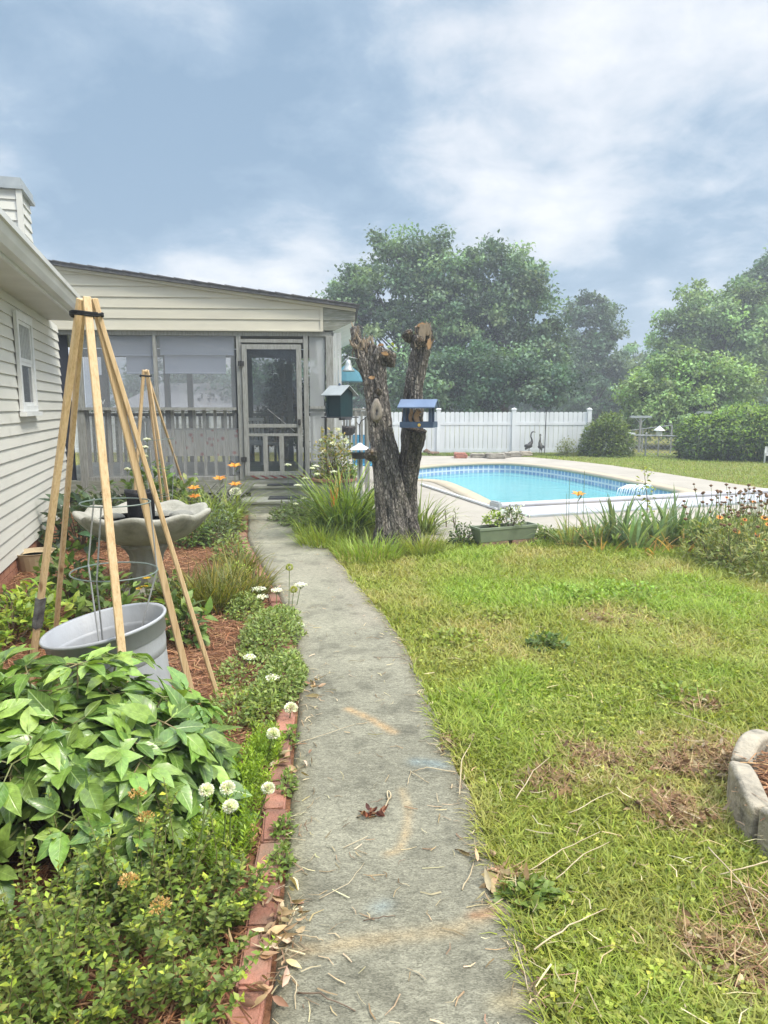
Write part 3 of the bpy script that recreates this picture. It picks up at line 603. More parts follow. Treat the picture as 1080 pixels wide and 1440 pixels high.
# ------------------------------------------------------------------ screened porch
PA = R_(4.0); PO = D(343, 668, 10.7); PO.z = 0; PX = Vector((math.cos(PA), math.sin(PA), 0)); PN = Vector((-math.sin(PA), math.cos(PA), 0))   # PN points away from camera
porch = thing('screened_porch', 'screened porch with cream gable siding and wooden screen door', 'porch', PO, PA)
def pq(px, py, off=0.0):
    p = onplane(px, py, PO+PN*off, PN)-PO
    return Vector((p.dot(PX), off, p.z))
def build_porch():
    xl = pq(100, 600).x; xr = pq(462, 600).x; xd0 = pq(343, 600).x; xd1 = pq(426, 600).x
    zt = pq(300, 464).z; zdk = 0.44; zrail = pq(250, 574).z
    depth = 3.6
    # gable siding with sloping top
    lx, lz = pq(78, 374).x, pq(78, 374).z; rx, rz = pq(450, 427).x, pq(450, 427).z
    top = lambda a: lz+(a-lx)*(rz-lz)/(rx-lx)
    mb = MB(); siding(mb, lx-1.6, rx, zt, top, 0.152, 0, lambda a, d, z: (a, -d-.05, z))
    mb.build('gable_siding', M_siding, porch)
    mb = MB(); mb.b2((rx, -.075, zt), (rx+.045, -.03, top(rx)-.012)); mb.b2((lx-1.6, -.085, zt-.02), (rx+.045, -.045, zt-.001)); mb.build('siding_trim', M_siding, porch)
    mb = MB(); nx = 30
    # raking trim board under roof edge
    a, b = lx-1.6, pq(500, 440).x
    for (z0, z1, y0, y1, nm, mt) in ((-.055, -.012, -.10, -.06, 'rake_board', M_siding),):
        m2 = MB(); m2.add([(a, y0, top(a)+z0), (b, y0, top(b)+z0), (b, y0, top(b)+z1), (a, y0, top(a)+z1), (a, y1, top(a)+z0), (b, y1, top(b)+z0), (b, y1, top(b)+z1), (a, y1, top(a)+z1)],
                          [(0, 1, 2, 3), (7, 6, 5, 4), (0, 4, 5, 1), (3, 2, 6, 7), (0, 3, 7, 4), (1, 5, 6, 2)]); m2.build(nm, mt, porch)
    m2 = MB(); a2, b2 = a-.3, b+.02
    vs = [(x, y, top(x)+z) for y in (-.16, depth+.4) for x, z in ((a2, -.01), (b2, -.01), (b2, .035), (a2, .035))]
    m2.add(vs, [(0, 1, 2, 3), (7, 6, 5, 4), (0, 4, 5, 1), (3, 2, 6, 7), (0, 3, 7, 4), (1, 5, 6, 2)]); 
    # shingle courses show as a stepped edge
    for k in range(26):
        x0 = a2+(b2-a2)*k/26; x1 = a2+(b2-a2)*(k+1)/26+.04
        y = -.175; m2.add([(x0, y, top(x0)+.036), (x1, y, top(x1)+.036), (x1, y, top(x1)+.046), (x0, y, top(x0)+.058), (x0, depth, top(x0)+.058), (x1, depth, top(x1)+.046)], [(0, 1, 2, 3), (3, 2, 5, 4)])
    m2.build('roof', M_shingle, porch)
    # weathered eave return at the right end
    m2 = MB(); xe = pq(499, 440).x; x0 = rx+.048
    z0e = zt+.0
    pts = [(x0, zt+.0), (pq(470, 462).x, zt), (xe, pq(499, 452).z), (xe, top(xe)-.058), (x0, top(x0)-.058)]
    n = len(pts)
    m2.add([(x, -.07, z) for x, z in pts]+[(x, -.02, z) for x, z in pts], [tuple(range(n)), tuple(range(2*n-1, n-1, -1))]+[((i+1) % n, i, n+i, n+(i+1) % n) for i in range(n)])
    for k in (1,): m2.box(((x0+xe)/2, -.075, zt+.15), (xe-x0, .012, .01))
    m2.build('eave_board', M_greyboard, porch)
    m2 = MB(); xp = pq(468, 462).x
    m2.add([(xp, -.015, zt+.0), (xe, -.015, pq(499, 452).z), (xe, depth+.3, pq(499, 452).z), (xp, depth+.3, zt)], [(0, 3, 2, 1)])
    m2.add([(xp, -.015, zt+.02), (xe, -.015, pq(499, 452).z+.02), (xe, depth+.3, pq(499, 452).z+.02), (xp, depth+.3, zt+.02)], [(0, 1, 2, 3)])
    m2.build('soffit', M_soffit, porch)
    # ceiling
    m2 = MB(); m2.b2((xl-1.2, 0.05, zt+.01), (xr, depth, zt+.03)); m2.build('ceiling', pbr('porch_ceiling', (.22, .23, .24), (.16, .165, .17), 3, .8), porch)
    # floor
    m2 = MB()
    yb = -.02
    while yb < depth: m2.b2((xl-1.0, yb, zdk-.035), (xr+.05, yb+.135, zdk)); yb += .14
    m2.build('floor', M_greyboard, porch)
    m2 = MB(); m2.b2((xl-.3, -.04, zdk-.20), (xr+.05, -.021, zdk-.002)); m2.build('rim_board', M_greyboard, porch)
    # header and posts
    m2 = MB(); m2.b2((xl-.2, -.04, zt-.085), (xr+.09, .05, zt-.022)); m2.build('header', M_greywood, porch)
    def post(px, w=.085, z0=zdk, mat=M_greywood, py=560, yd=.09):
        x = pq(px, py).x; m = MB(); m.b2((x-w/2, -.045, z0), (x+w/2, -.045+yd, zt-.086)); return bevel(m.build('post', mat, porch), .004)
    post(113, .11, 0.0); post(221, .045, zrail); post(338, .07); post(431, .07); post(464, .11, 0.0)
    # lower studs
    post(221, .045, zdk) if False else None
    # mid rail across the screens and bottom plate
    m2 = MB(); m2.b2((xl+.12, -.07, zrail-.03), (xd0-.10, .045, zrail+.012)); m2.build('rail', M_greywood, porch)
    m2 = MB(); xs = pq(436, 570).x; m2.b2((xs, -.06, zrail-.03+.02), (xr-.05, .045, zrail+.03)); m2.build('rail', M_greywood, porch)
    m2 = MB(); m2.b2((xl+.12, -.03, zdk), (xd0-.1, .05, zdk+.05)); m2.build('bottom_plate', M_greywood, porch)
    # pickets
    x = xl+.22
    while x < xd0-.14:
        m = MB(); m.box((x+random.uniform(-.008, .008), .075, (zdk+.05+zrail-.03)/2), (.045, .03, zrail-.03-zdk-.05), Matrix.Rotation(random.uniform(-.012, .012), 3, 'Y')); m.build('picket', M_greywood, porch); x += .158
    # screens
    scr = screenmat('insect_screen', (.40, .42, .45), .33, .04); scr2 = screenmat('fine_screen', (.42, .43, .43), .58); scr3 = screenmat('lower_screen', (.40, .41, .42), .30)  # pale grey half-transparent meshes, each with its own opacity
    m2 = MB(); m2.add([(xl+.06, -.012, zrail+.012), (xd0-.10, -.012, zrail+.012), (xd0-.10, -.012, zt-.086), (xl+.06, -.012, zt-.086)], [(0, 1, 2, 3)]); m2.build('screen', scr, porch)
    m2 = MB(); m2.add([(xl+.06, -.013, zdk), (xd0-.10, -.013, zdk), (xd0-.10, -.013, zrail-.03), (xl+.06, -.013, zrail-.03)], [(0, 1, 2, 3)]); m2.build('screen', scr3, porch)
    xa, xb = pq(436, 570).x, xr-.06
    m2 = MB(); m2.add([(xa, -.012, zdk), (xb, -.012, zdk), (xb, -.012, zt-.086), (xa, -.012, zt-.086)], [(0, 1, 2, 3)]); m2.build('screen', scr2, porch)
    # torn pale vinyl hanging loose in the narrow bay
    m2 = MB(); g = lambda px, py, o: tuple(pq(px, py, o))
    m2.add([g(443, 466, .02), g(457, 466, .03), g(457, 562, .05), g(451, 556, .03), g(447, 520, .00)], [(0, 4, 3, 2, 1)])
    m2.add([g(441, 580, .03), g(456, 580, .05), g(456, 664, .05), g(444, 664, .03), g(446, 620, .01)], [(0, 4, 3, 2, 1)])
    m2.build('loose_curtain', pbr('pale_cloth', (.58, .60, .60), (.48, .5, .5), 4, .8), porch)
    # roller blinds: upper and lower tiers
    bl = pbr('lavender_blind', (.31, .345, .45), (.27, .305, .40), 2, .8, stretch=(.3, 1, 3))
    for (p0, p1, y0, y1, o) in ((150, 216, 468, 500, .10), (177, 216, 500, 525, .13), (224, 329, 468, 499, .10), (231, 318, 499, 525, .13)):
        A = pq(p0, y0, o); B = pq(p1, y1, o); m2 = MB(); m2.b2((A.x, o, B.z), (B.x, o+.006, min(A.z, zt-.03))); m2.tube([(A.x, o+.003, B.z), (B.x, o+.003, B.z)], .011, 6); m2.build('blind', bl, porch)
    # back wall of the porch: posts, rail and pickets against the light
    for px in (150, 236, 268, 330, 352, 408, 420):
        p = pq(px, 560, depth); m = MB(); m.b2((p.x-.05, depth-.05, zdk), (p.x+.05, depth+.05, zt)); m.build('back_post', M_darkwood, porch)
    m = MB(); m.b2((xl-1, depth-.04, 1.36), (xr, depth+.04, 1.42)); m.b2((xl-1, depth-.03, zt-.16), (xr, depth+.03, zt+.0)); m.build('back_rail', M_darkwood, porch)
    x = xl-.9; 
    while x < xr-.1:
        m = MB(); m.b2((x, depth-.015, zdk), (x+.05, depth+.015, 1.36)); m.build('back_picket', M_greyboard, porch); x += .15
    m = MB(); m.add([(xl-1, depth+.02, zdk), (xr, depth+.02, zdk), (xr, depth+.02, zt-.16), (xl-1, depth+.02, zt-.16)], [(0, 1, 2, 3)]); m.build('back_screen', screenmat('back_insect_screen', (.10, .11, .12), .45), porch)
    # lattice skirt
    m = MB(); h0, h1 = 0.03, zdk-.21; ln = (h1-h0)
    x = xl
    while x < xd0+.0:
        m.bar((x, -.035, h0), (x+ln, -.035, h1), .012, .04, (0, 1, 0)); m.bar((x+ln, -.047, h0), (x, -.047, h1), .012, .04, (0, 1, 0)); x += .11
    m.build('lattice', M_greyboard, porch)
    # loose lattice sheet leaning in front
    # near-black panel filling the gap between house and porch
    m = MB(); m.b2((xl-.62, .06, .1), (xl+.0, .09, zt-.03)); m.build('side_panel', pbr('dark_sheet', (.018, .021, .033), (.03, .034, .05), 3, .7), porch)
    m = MB(); m.b2((xr+.03, .0, 0.02), (xr+.09, depth, zt-.03)); m.build('side_wall', M_whitewash, porch)
    # whitewashed boards right of corner post
    m = MB(); x = xr+.06
    xe2 = pq(468.5, 560).x
    for k in range(3):
        w = (xe2-xr-.06)/3 if xe2 > xr+.1 else .05; m.b2((x+k*w, -.04, .05), (x+(k+1)*w-.004, -.012, zt-.03))
    m.build('corner_board', M_whitewash, porch)
    # door
    d = bpy.data.objects.new('screen_door', None); COL.objects.link(d); d.parent = porch
    zd0, zd1 = pq(385, 668).z, pq(385, 485).z; a, b = xd0+.005, xd1-.005; fw = .075; Y0, Y1 = -.075, -.04
    zd0 = max(zd0, zdk+.012)
    lock = pq(385, 598).z; lock2 = pq(385, 609).z
    m = MB(); m.b2((a, Y0, zd0), (a+fw, Y1, zd1)); m.b2((b-fw, Y0, zd0), (b, Y1, zd1)); m.b2((a+fw, Y0, zd1-.07), (b-fw, Y1-.001, zd1)); m.b2((a+fw, Y0, zd0), (b-fw, Y1-.001, zd0+.06))
    m.b2((a+fw, Y0, lock-.035), (b-fw, Y1-.001, lock+.02)); m.b2((a+fw, Y0, lock2-.045), (b-fw, Y1-.001, lock2-.005))
    w3 = (b-a-2*fw)/3
    for k in (1, 2): m.b2((a+fw+w3*k-.035, Y0, zd0+.06), (a+fw+w3*k+.035, Y1-.002, lock2-.045))
    bevel(m.build('door_frame', M_greywood, d), .003)
    ds = screenmat('dark_screen', (.06, .075, .09), .34, .05)
    m = MB(); m.add([(a+fw, -.055, zd0+.06), (b-fw, -.055, zd0+.06), (b-fw, -.055, zd1-.07), (a+fw, -.055, zd1-.07)], [(0, 1, 2, 3)]); m.build('door_screen', ds, d)
    m = MB(); m.b2((b-.06, Y0-.03, 1.27), (b-.025, Y0, 1.36)); m.tube([(b-.043, Y0-.03, 1.28), (b-.043, Y0-.055, 1.30), (b-.043, Y0-.055, 1.34), (b-.043, Y0-.03, 1.35)], .008, 6); m.build('handle', M_iron, d)
    for z in (zd0+.25, zd1-.28):
        m = MB(); m.box((a-.01, Y0-.006, z), (.09, .01, .07)); m.tube([(a-.01, Y0-.008, z-.04), (a-.01, Y0-.008, z+.04)], .01, 6); m.build('hinge', M_iron, d)
    m = MB(); m.tube([tuple(pq(376, 575, -.06)), tuple(pq(415, 607, -.06))], .004, 5); m.build('brace_wire', M_wire, d)
    # transom
    m = MB(); m.b2((xd0-.03, -.05, zd1+.03), (xd1+.02, .03, zd1+.08)); m.build('transom', M_greywood, porch)
    # interior dark clutter seen through the door
    return xl, xr, xd0, xd1, zt, zdk, zrail, depth
PXL, PXR, PD0, PD1, PZT, PZD, PZR, PDEPTH = build_porch()
def pw(x, y, z): return PO+PX*x+PN*y+Vector((0, 0, z))

# things on the porch
def porch_stuff():
    # printed tablecloth on a table behind the pickets
    a = pq(232, 604, .8); b = pq(338, 660, .8)
    t = thing('porch_table', 'table under a red and cream printed cloth on the porch', 'table', pw((a.x+b.x)/2, .95, PZD), PA)
    w = b.x-a.x
    m, nt = nodes('printed_cloth'); N = nt.nodes; L = nt.links
    out = N.new('ShaderNodeOutputMaterial'); p = N.new('ShaderNodeBsdfPrincipled'); p.inputs['Roughness'].default_value = .9; L.new(p.outputs[0], out.inputs[0])
    tc = N.new('ShaderNodeTexCoord'); vo = N.new('ShaderNodeTexVoronoi'); vo.inputs['Scale'].default_value = 7; L.new(tc.outputs['Object'], vo.inputs['Vector'])
    r = N.new('ShaderNodeValToRGB'); r.color_ramp.elements[0].color = (.38, .10, .09, 1); r.color_ramp.elements[0].position = .12; r.color_ramp.elements[1].color = (.55, .53, .48, 1); r.color_ramp.elements[1].position = .32
    L.new(vo.outputs['Distance'], r.inputs[0]); L.new(r.outputs[0], p.inputs['Base Color'])
    m2 = MB(); h = .74; n = 40
    rim = [(-w/2, -.3), (w/2, -.3), (w/2, .5), (-w/2, .5)]
    m2.add([(x, y, h) for x, y in rim], [(0, 1, 2, 3)])
    vs = []
    for i in range(n+1):
        x = -w/2+w*i/n; o = .02*math.sin(i*1.3); vs += [(x, -.3, h), (x, -.315+o, h-.42)]
    m2.add(vs, [(2*i, 2*i+1, 2*i+3, 2*i+2) for i in range(n)])
    m2.build('tablecloth_skirt', m, t)
    for sx in (-1, 1):
        for y in (-.2, .4):
            m3 = MB(); m3.b2((sx*(w/2-.1)-.03, y-.03, 0), (sx*(w/2-.1)+.03, y+.03, h-.01)); m3.build('leg', M_trimw, t)
    # lantern on the cabinet left of the door
    q = pw(pq(325, 645, .3).x, .32, PZD)
    l = thing('lantern', 'small dark metal lantern standing on the porch left of the screen door', 'lantern', q)
    m2 = MB(); m2.lathe([(.07, 0), (.07, .03), (.05, .04)], 12); m2.build('base', M_iron, l)
    m2 = MB()
    for k in range(4): a_ = k*math.pi/2+.4; m2.tube([(.05*math.cos(a_), .05*math.sin(a_), .04), (.05*math.cos(a_), .05*math.sin(a_), .20)], .006, 5)
    m2.build('cage', M_iron, l)
    m2 = MB(); m2.lathe([(.08, .20), (.03, .245), (.012, .27), (.0, .275)], 12); m2.build('cap', M_iron, l)
    # plaque left
    A = pq(140, 525, .10); B = pq(150, 572, .10)
    m2 = MB(); m2.b2((-.07, 0, 0), (.07, .015, .5)); pl_ = thing('wall_plaque', 'narrow dark plaque with pale lettering inside the left porch screen', 'sign', pw(A.x, .1, 1.52), PA)
    m2.build('board', M_darkwood, pl_)
    cu = bpy.data.curves.new('lettering', 'FONT'); cu.body = 'W'; cu.size = .11; cu.align_x = 'CENTER'; cu.extrude = .002; cu.materials.append(M_trimw)
    tmp = bpy.data.objects.new('tmp', cu); me_ = bpy.data.meshes.new_from_object(tmp); bpy.data.objects.remove(tmp); co = bpy.data.objects.new('lettering', me_); COL.objects.link(co); co.parent = pl_; co.location = (0, -.004, .06); co.rotation_euler = (math.pi/2, 0, 0)
    # white plastic chairs
    def chair(px, y, rz, label):
        c = thing('plastic_chair', label, 'chair', pw(pq(px, 640, y).x, y, PZD), rz, 'plastic chairs on the porch')
        m_ = MB(); m_.cbox((0, 0, .42), (.46, .44, .035), .012); m_.build('seat', M_vinyl, c)
        for sx in (-1, 1):
            for sy in (-1, 1):
                m_ = MB(); m_.bar((sx*.18, sy*.17, .405), (sx*.22, sy*.21, 0), .04, .04); m_.build('leg', M_vinyl, c)
        m_ = MB()
        for k in range(5): m_.box((-.17+k*.085, .23, .66), (.05, .015, .42), Matrix.Rotation(-.15, 3, 'X'))
        m_.box((0, .262, .88), (.46, .02, .06)); m_.box((0, .215, .47), (.44, .02, .05)); m_.build('backrest', M_vinyl, c)
    chair(205, 1.4, .4, 'white plastic chair behind the pickets at the porch left end')
    chair(372, 2.4, 2.6, 'white plastic chair seen through the screen door panels')
    # striped rug inside the door
    m2 = MB(); m2.b2((-.45, -.5, 0), (.45, .5, .008))
    rm, nt = nodes('striped_rug'); N = nt.nodes; L = nt.links; out = N.new('ShaderNodeOutputMaterial'); p = N.new('ShaderNodeBsdfPrincipled'); p.inputs['Roughness'].default_value = .95; L.new(p.outputs[0], out.inputs[0])
    tc = N.new('ShaderNodeTexCoord'); wv = N.new('ShaderNodeTexWave'); wv.inputs['Scale'].default_value = 2.2; L.new(tc.outputs['Object'], wv.inputs['Vector'])
    r = N.new('ShaderNodeValToRGB'); r.color_ramp.elements[0].color = (.30, .08, .07, 1); r.color_ramp.elements[0].position = .3; r.color_ramp.elements[1].color = (.42, .42, .38, 1); r.color_ramp.elements[1].position = .4
    L.new(wv.outputs['Fac'], r.inputs[0]); L.new(r.outputs[0], p.inputs['Base Color'])
    o = m2.build('rug', rm); o.location = pw((PD0+PD1)/2, .62, PZD+.004); o.rotation_euler = (0, 0, PA+.3); tag(o, 'red and cream striped rug inside the porch door', 'rug')
porch_stuff()

# steps, mats
def steps():
    st = thing('porch_steps', 'two weathered wooden steps up to the screen door', 'steps', G(388, 725), PA)
    b = st.location; w0, w1 = -.42, .62
    yb = (PO-b).dot(PN)
    m = MB()
    for k in range(4): m.b2((w0-.1, .0+k*.145, .175), (w1, .14+k*.145, .205))
    m.build('tread', M_greyboard, st)
    m = MB(); m.b2((w0-.1, .02, 0.0), (w1, .045, .174)); m.b2((w0-.1, .02, 0), (w0-.06, yb-.05, .174)); m.b2((w1-.04, .045, 0), (w1, yb-.05, .174)); m.build('riser', M_greyboard, st)
    m = MB(); m.b2((w0, yb-.26, .33), (w1-.05, yb-.045, .365)); m.build('tread', M_greyboard, st)
    m = MB(); m.b2((w0, yb-.24, .206), (w1-.05, yb-.215, .329)); m.build('riser', M_greyboard, st)
    m = MB(); m.cbox((.18, .36, .214), (.62, .34, .014), .005); o = m.build('door_mat', pbr('black_rubber', (.018, .02, .024), (.03, .032, .036), 30, .8, bump=.6, bscale=80)); o.location = b; o.rotation_euler = (0, 0, PA)
    tag(o, 'black rubber mat lying on the lower porch step', 'door mat')
    m = MB(); m.cbox((0, 0, .007), (.40, .20, .014), .005); o = m.build('door_mat', MATS['black_rubber']); o.location = b+PX*.02+PN*(yb-.16)+Vector((0, 0, .367)); o.rotation_euler = (0, 0, PA)
    tag(o, 'dark mat on the sill right under the screen door', 'door mat')
steps()

# ------------------------------------------------------------------ foliage generators
def norm(a): return a/np.maximum(np.linalg.norm(a, axis=-1, keepdims=True), 1e-9)
LEAF_T = {   # (t along, half width) rows of the leaf outlines; three vertices per inner row
    'ovate': [(0.18, .62), (0.42, 1.0), (0.68, .78), (0.86, .38)],
    'broad': [(0.07, .30), (0.18, .70), (0.32, .95), (0.46, 1.0), (0.6, .90), (0.74, .66), (0.87, .34)],
    'round': [(0.25, .85), (0.55, 1.0), (0.85, .62)],
    'lance': [(0.2, .75), (0.5, 1.0), (0.8, .5)],
    'small': [(0.45, 1.0)],
}
def leaves(P, d, up, Ln, Wd, col, kind='ovate', fold=0.25, droop=0.25, wave=0.0):
    """P base points, d directions, up rough normals; returns V, F3, F4, C, UV"""
    P = np.asarray(P, float); n = len(P); d = norm(np.asarray(d, float)); s = norm(np.cross(d, up)); u = np.cross(s, d)
    Ln = np.broadcast_to(Ln, (n,))[:, None]; Wd = np.broadcast_to(Wd, (n,))[:, None]
    rows = LEAF_T[kind]; V = [P]; UV = [np.zeros((n, 2))]
    fold = np.broadcast_to(fold, (n,))[:, None]; droop = np.broadcast_to(droop, (n,))[:, None]
    for i, (t, w) in enumerate(rows):
        c = P+d*Ln*t-u*(droop*Ln*t*t); wv = wave*Ln*math.sin(i*2.4)
        V += [c-s*Wd*w*.5+u*(fold*Wd*w*.5+wv), c, c+s*Wd*w*.5+u*(fold*Wd*w*.5-wv)]
        UV += [np.tile([-w, t], (n, 1)), np.tile([0, t], (n, 1)), np.tile([w, t], (n, 1))]
    V.append(P+d*Ln-u*(droop*Ln)); UV.append(np.tile([0, 1.], (n, 1)))
    k = len(V); V = np.stack(V, 1).reshape(-1, 3); UV = np.stack(UV, 1).reshape(-1, 2); base = (np.arange(n)*k)[:, None]
    F3 = [[0, 2, 1], [0, 3, 2]]; r = len(rows); F4 = []
    for i in range(r-1):
        a = 1+3*i; F4 += [[a, a+1, a+4, a+3], [a+1, a+2, a+5, a+4]]
    a = 1+3*(r-1); F3 += [[a, a+1, k-1], [a+1, a+2, k-1]]
    f3 = np.concatenate([base+np.array(f)[None] for f in F3]); f4 = np.concatenate([base+np.array(f)[None] for f in F4]) if F4 else np.zeros((0, 4), int)
    C = np.repeat(np.asarray(col, float).reshape(n, 3), k, 0)
    return V, f3, f4, C, UV
class Batch:
    def __init__(s): s.V = []; s.f3 = []; s.f4 = []; s.C = []; s.UV = []; s.n = 0
    def add(s, V, f3, f4, C, UV=None):
        s.V.append(V); s.f3.append(np.asarray(f3, int).reshape(-1, 3)+s.n); s.f4.append(np.asarray(f4, int).reshape(-1, 4)+s.n); s.C.append(C); s.UV.append(UV if UV is not None else np.zeros((len(V), 2))); s.n += len(V)
    def leaves(s, *a, **k): s.add(*leaves(*a, **k))
    def build(s, name, mat, parent=None, smooth=True, origin=None):
        V = np.concatenate(s.V)
        if origin is not None: V = V-np.asarray(origin)
        return npmesh(name, V, [np.concatenate(s.f3), np.concatenate(s.f4)], mat, parent, np.concatenate(s.C), np.concatenate(s.UV), smooth)
def rdir(n, zlo=-1, zhi=1):
    a = RNG.random(n)*2*math.pi; z = zlo+(zhi-zlo)*RNG.random(n); r = np.sqrt(1-z*z); return np.stack([r*np.cos(a), r*np.sin(a), z], 1)
def pick(cols, n, jit=.18):
    cols = np.asarray(cols, float); c = cols[RNG.integers(0, len(cols), n)]; return np.clip(c*(1+jit*RNG.standard_normal((n, 1)))*(1+.05*RNG.standard_normal((n, 3))), .003, 1)
def blades(B, P, az, lean, Ln, Wd, col, curve=0.6, seg=4, tipcol=None):
    """strap leaves that rise and arch over; az, lean per blade"""
    P = np.asarray(P, float); n = len(P); Ln = np.broadcast_to(Ln, (n,)); Wd = np.broadcast_to(Wd, (n,)); lean = np.broadcast_to(lean, (n,)); curve = np.broadcast_to(curve, (n,))
    hx = np.cos(az); hy = np.sin(az); side = np.stack([-hy, hx, np.zeros(n)], 1); tw = RNG.standard_normal((n, 1))*.5
    side = norm(side*np.cos(tw)+np.stack([hx, hy, np.zeros(n)], 1)*np.sin(tw))
    V = []; p = P.copy(); C = []; col = np.asarray(col, float).reshape(n, 3)
    for i in range(seg+1):
        t = i/seg; w = (Wd*(1-t**1.8)*.5*(0.75+.5*min(1, t*4)))[:, None]
        V += [p-side*w, p+side*w]; 
        cc = col if tipcol is None else col*(1-t**3)+np.asarray(tipcol)*t**3
        C += [cc, cc]
        ang = lean+curve*(t+.5/seg)*1.6; st = (Ln/seg)[:, None]
        p = p+st*np.stack([np.sin(ang)*hx, np.sin(ang)*hy, np.cos(ang)], 1)
    k = 2*(seg+1); V = np.stack(V, 1).reshape(-1, 3); C = np.stack(C, 1).reshape(-1, 3); b = (np.arange(n)*k)[:, None]
    f4 = np.concatenate([b+np.array([2*i, 2*i+1, 2*i+3, 2*i+2])[None] for i in range(seg)])
    B.add(V, np.zeros((0, 3), int), f4, C)
def tuft(name, label, cat, loc, n, Ln, Wd, cols, spread=.1, lean=.35, curve=.7, group=None, tip=None, mat=None, jl=.3, seg=4):
    loc = Vector(loc); root = thing(name, label, cat, loc, 0, group); B = Batch()
    a = RNG.random(n)*2*math.pi; r = spread*np.sqrt(RNG.random(n)); P = np.stack([r*np.cos(a), r*np.sin(a), np.zeros(n)-.005], 1)
    az = a+RNG.standard_normal(n)*.6
    blades(B, P, az, np.abs(RNG.standard_normal(n))*lean, Ln*(1+jl*RNG.standard_normal(n)).clip(.3, 1.6), Wd*(.8+.4*RNG.random(n)), pick(cols, n), curve*(.5+RNG.random(n)), seg, tip)
    B.build('foliage', mat or M_blade, root); return root
def bush(name, label, cat, loc, rx, ry, h, nl, Ln, Wd, cols, kind='small', parent=None, group=None, mat=None, z0=0.05, shell=.35, stems=10, top=None, topcols=None, dome=1.0):
    """leafy mound: leaves through the outer part of a dome, held on twigs"""
    loc = Vector(loc); root = thing(name, label, cat, loc, 0, group); B = Batch()
    d = rdir(nl, -.15, 1); rr = (shell+(1-shell)*RNG.random(nl)**.6)
    lump = .78+.44*fbm(d[:, 0]*2.6+loc.x*3+5, d[:, 1]*2.6+d[:, 2]*2+loc.y*3, 3)
    P = d*rr[:, None]*lump[:, None]*np.array([rx, ry, h]); P[:, 2] = np.maximum(P[:, 2], 0)+z0
    dd = norm(d*np.array([1, 1, .8])+rdir(nl)*.9+np.array([0, 0, .25])); up = norm(d*.5+np.array([0, 0, 1.])+rdir(nl)*.5)
    c = pick(cols, nl)
    if topcols is not None:
        k = (rr > .8) & (RNG.random(nl) < .45); c[k] = pick(topcols, int(k.sum()))
    B.leaves(P, dd, up, Ln*(.7+.6*RNG.random(nl)), Wd*(.7+.6*RNG.random(nl)), c, kind, .25, .25)
    B.build('foliage', mat or M_leaf, root)
    m = MB()
    for k in range(stems):
        e = rdir(1, .15, .95)[0]*np.array([rx, ry, h])*.85; m.tube([(e[0]*.12, e[1]*.12, 0), (e[0]*.5, e[1]*.5, e[2]*.6), (e[0], e[1], e[2]+z0)], [.006+.004*h, .004+.002*h, .002], 5)
    m.build('stem', M_twig, root); return root

# ------------------------------------------------------------------ trees
def tree(name, label, base, H, lobes, nleaf, lsize, cols, tr=.16, cat='tree', group=None, nclu=None, limbs=26, trunk_top=.7, clu=.55, barkc=None):
    """lobes: (dx, dy, z, rx, ry, rz); leaf clumps hang on the ends of limbs over the lobes, leaving gaps"""
    base = Vector(base); root = thing(name, label, cat, base, 0, group); B = Batch(); lob = np.array(lobes, float)
    vol = lob[:, 3]*lob[:, 4]*lob[:, 5]; pr_ = vol**.7/np.sum(vol**.7); nclu = nclu or max(30, nleaf//85)
    li = RNG.choice(len(lob), nclu, p=pr_); d = rdir(nclu, -.75, 1); r = .45+.6*RNG.random(nclu)**.55
    C = lob[li, :3]+d*r[:, None]*lob[li, 3:]
    m = int(nleaf*1.45/nclu); ci = np.repeat(np.arange(nclu), m); n = len(ci)
    cs = clu*(.6+.8*RNG.random(nclu))[ci][:, None]
    off = rdir(n)*(RNG.random((n, 1))**.5)*np.array([1.15, 1.15, .75])*cs*.9
    off += norm(d[ci])*(RNG.random((n, 1))**2*cs*.6)
    P = C[ci]+off; P[:, 2] = np.maximum(P[:, 2], .15)
    dd = norm(RNG.standard_normal((n, 3))*.8+d[ci]*.5+np.array([0, 0, -.15])); up = norm(RNG.standard_normal((n, 3))*.6+np.array([0, 0, 1.])+d[ci]*.4)
    cc = pick(cols, nclu, .32)[ci]*(1+.18*RNG.standard_normal((n, 1)))*2.45; cc = np.clip(cc, .004, 1)
    sz = lsize*.80*(.6+.8*RNG.random(n)); B.leaves(P, dd, up, sz, sz*.7, cc, 'small', .2, .2)
    B.build('crown', M_tree_leaf, root, smooth=False)
    mb = MB(); tz = H*trunk_top; k = 7; pts = [(.12*math.sin(i*1.7)*tr*3*(i > 0), .1*math.cos(i*2.1)*tr*3*(i > 0), tz*i/k) for i in range(k+1)]
    mb.tube(pts, [tr*(1.35 if i == 0 else 1)*(1-.75*i/k) for i in range(k+1)], 9)
    for j in RNG.choice(nclu, min(limbs, nclu), replace=False):
        e = Vector(C[j]); f = min(.95, max(.12, (e.z/ tz)*(.35+.35*random.random()))); s0 = Vector(pts[0]).lerp(Vector(pts[-1]), f)
        mid = s0.lerp(e, .5)+Vector((0, 0, .12*(e-s0).length)); r0 = tr*.35*(1-f*.6); mb.tube([s0, s0.lerp(mid, .5), mid, e], [r0, r0*.75, r0*.5, .012], 5, False)
    mb.build('trunk', barkc or pbr('tree_bark', (.07, .06, .05), (.12, .105, .09), 12, .9, bump=.5), root); return root
GC = [(.050, .080, .045), (.064, .098, .05), (.04, .066, .040), (.080, .115, .055)]
GD = [(.028, .055, .03), (.04, .07, .035), (.022, .045, .027)]
GL = [(.085, .128, .045), (.10, .145, .052), (.068, .104, .04)]
def at(px, Y): return Vector(((px-540)/FPX*Y*1.0, Y, 0))
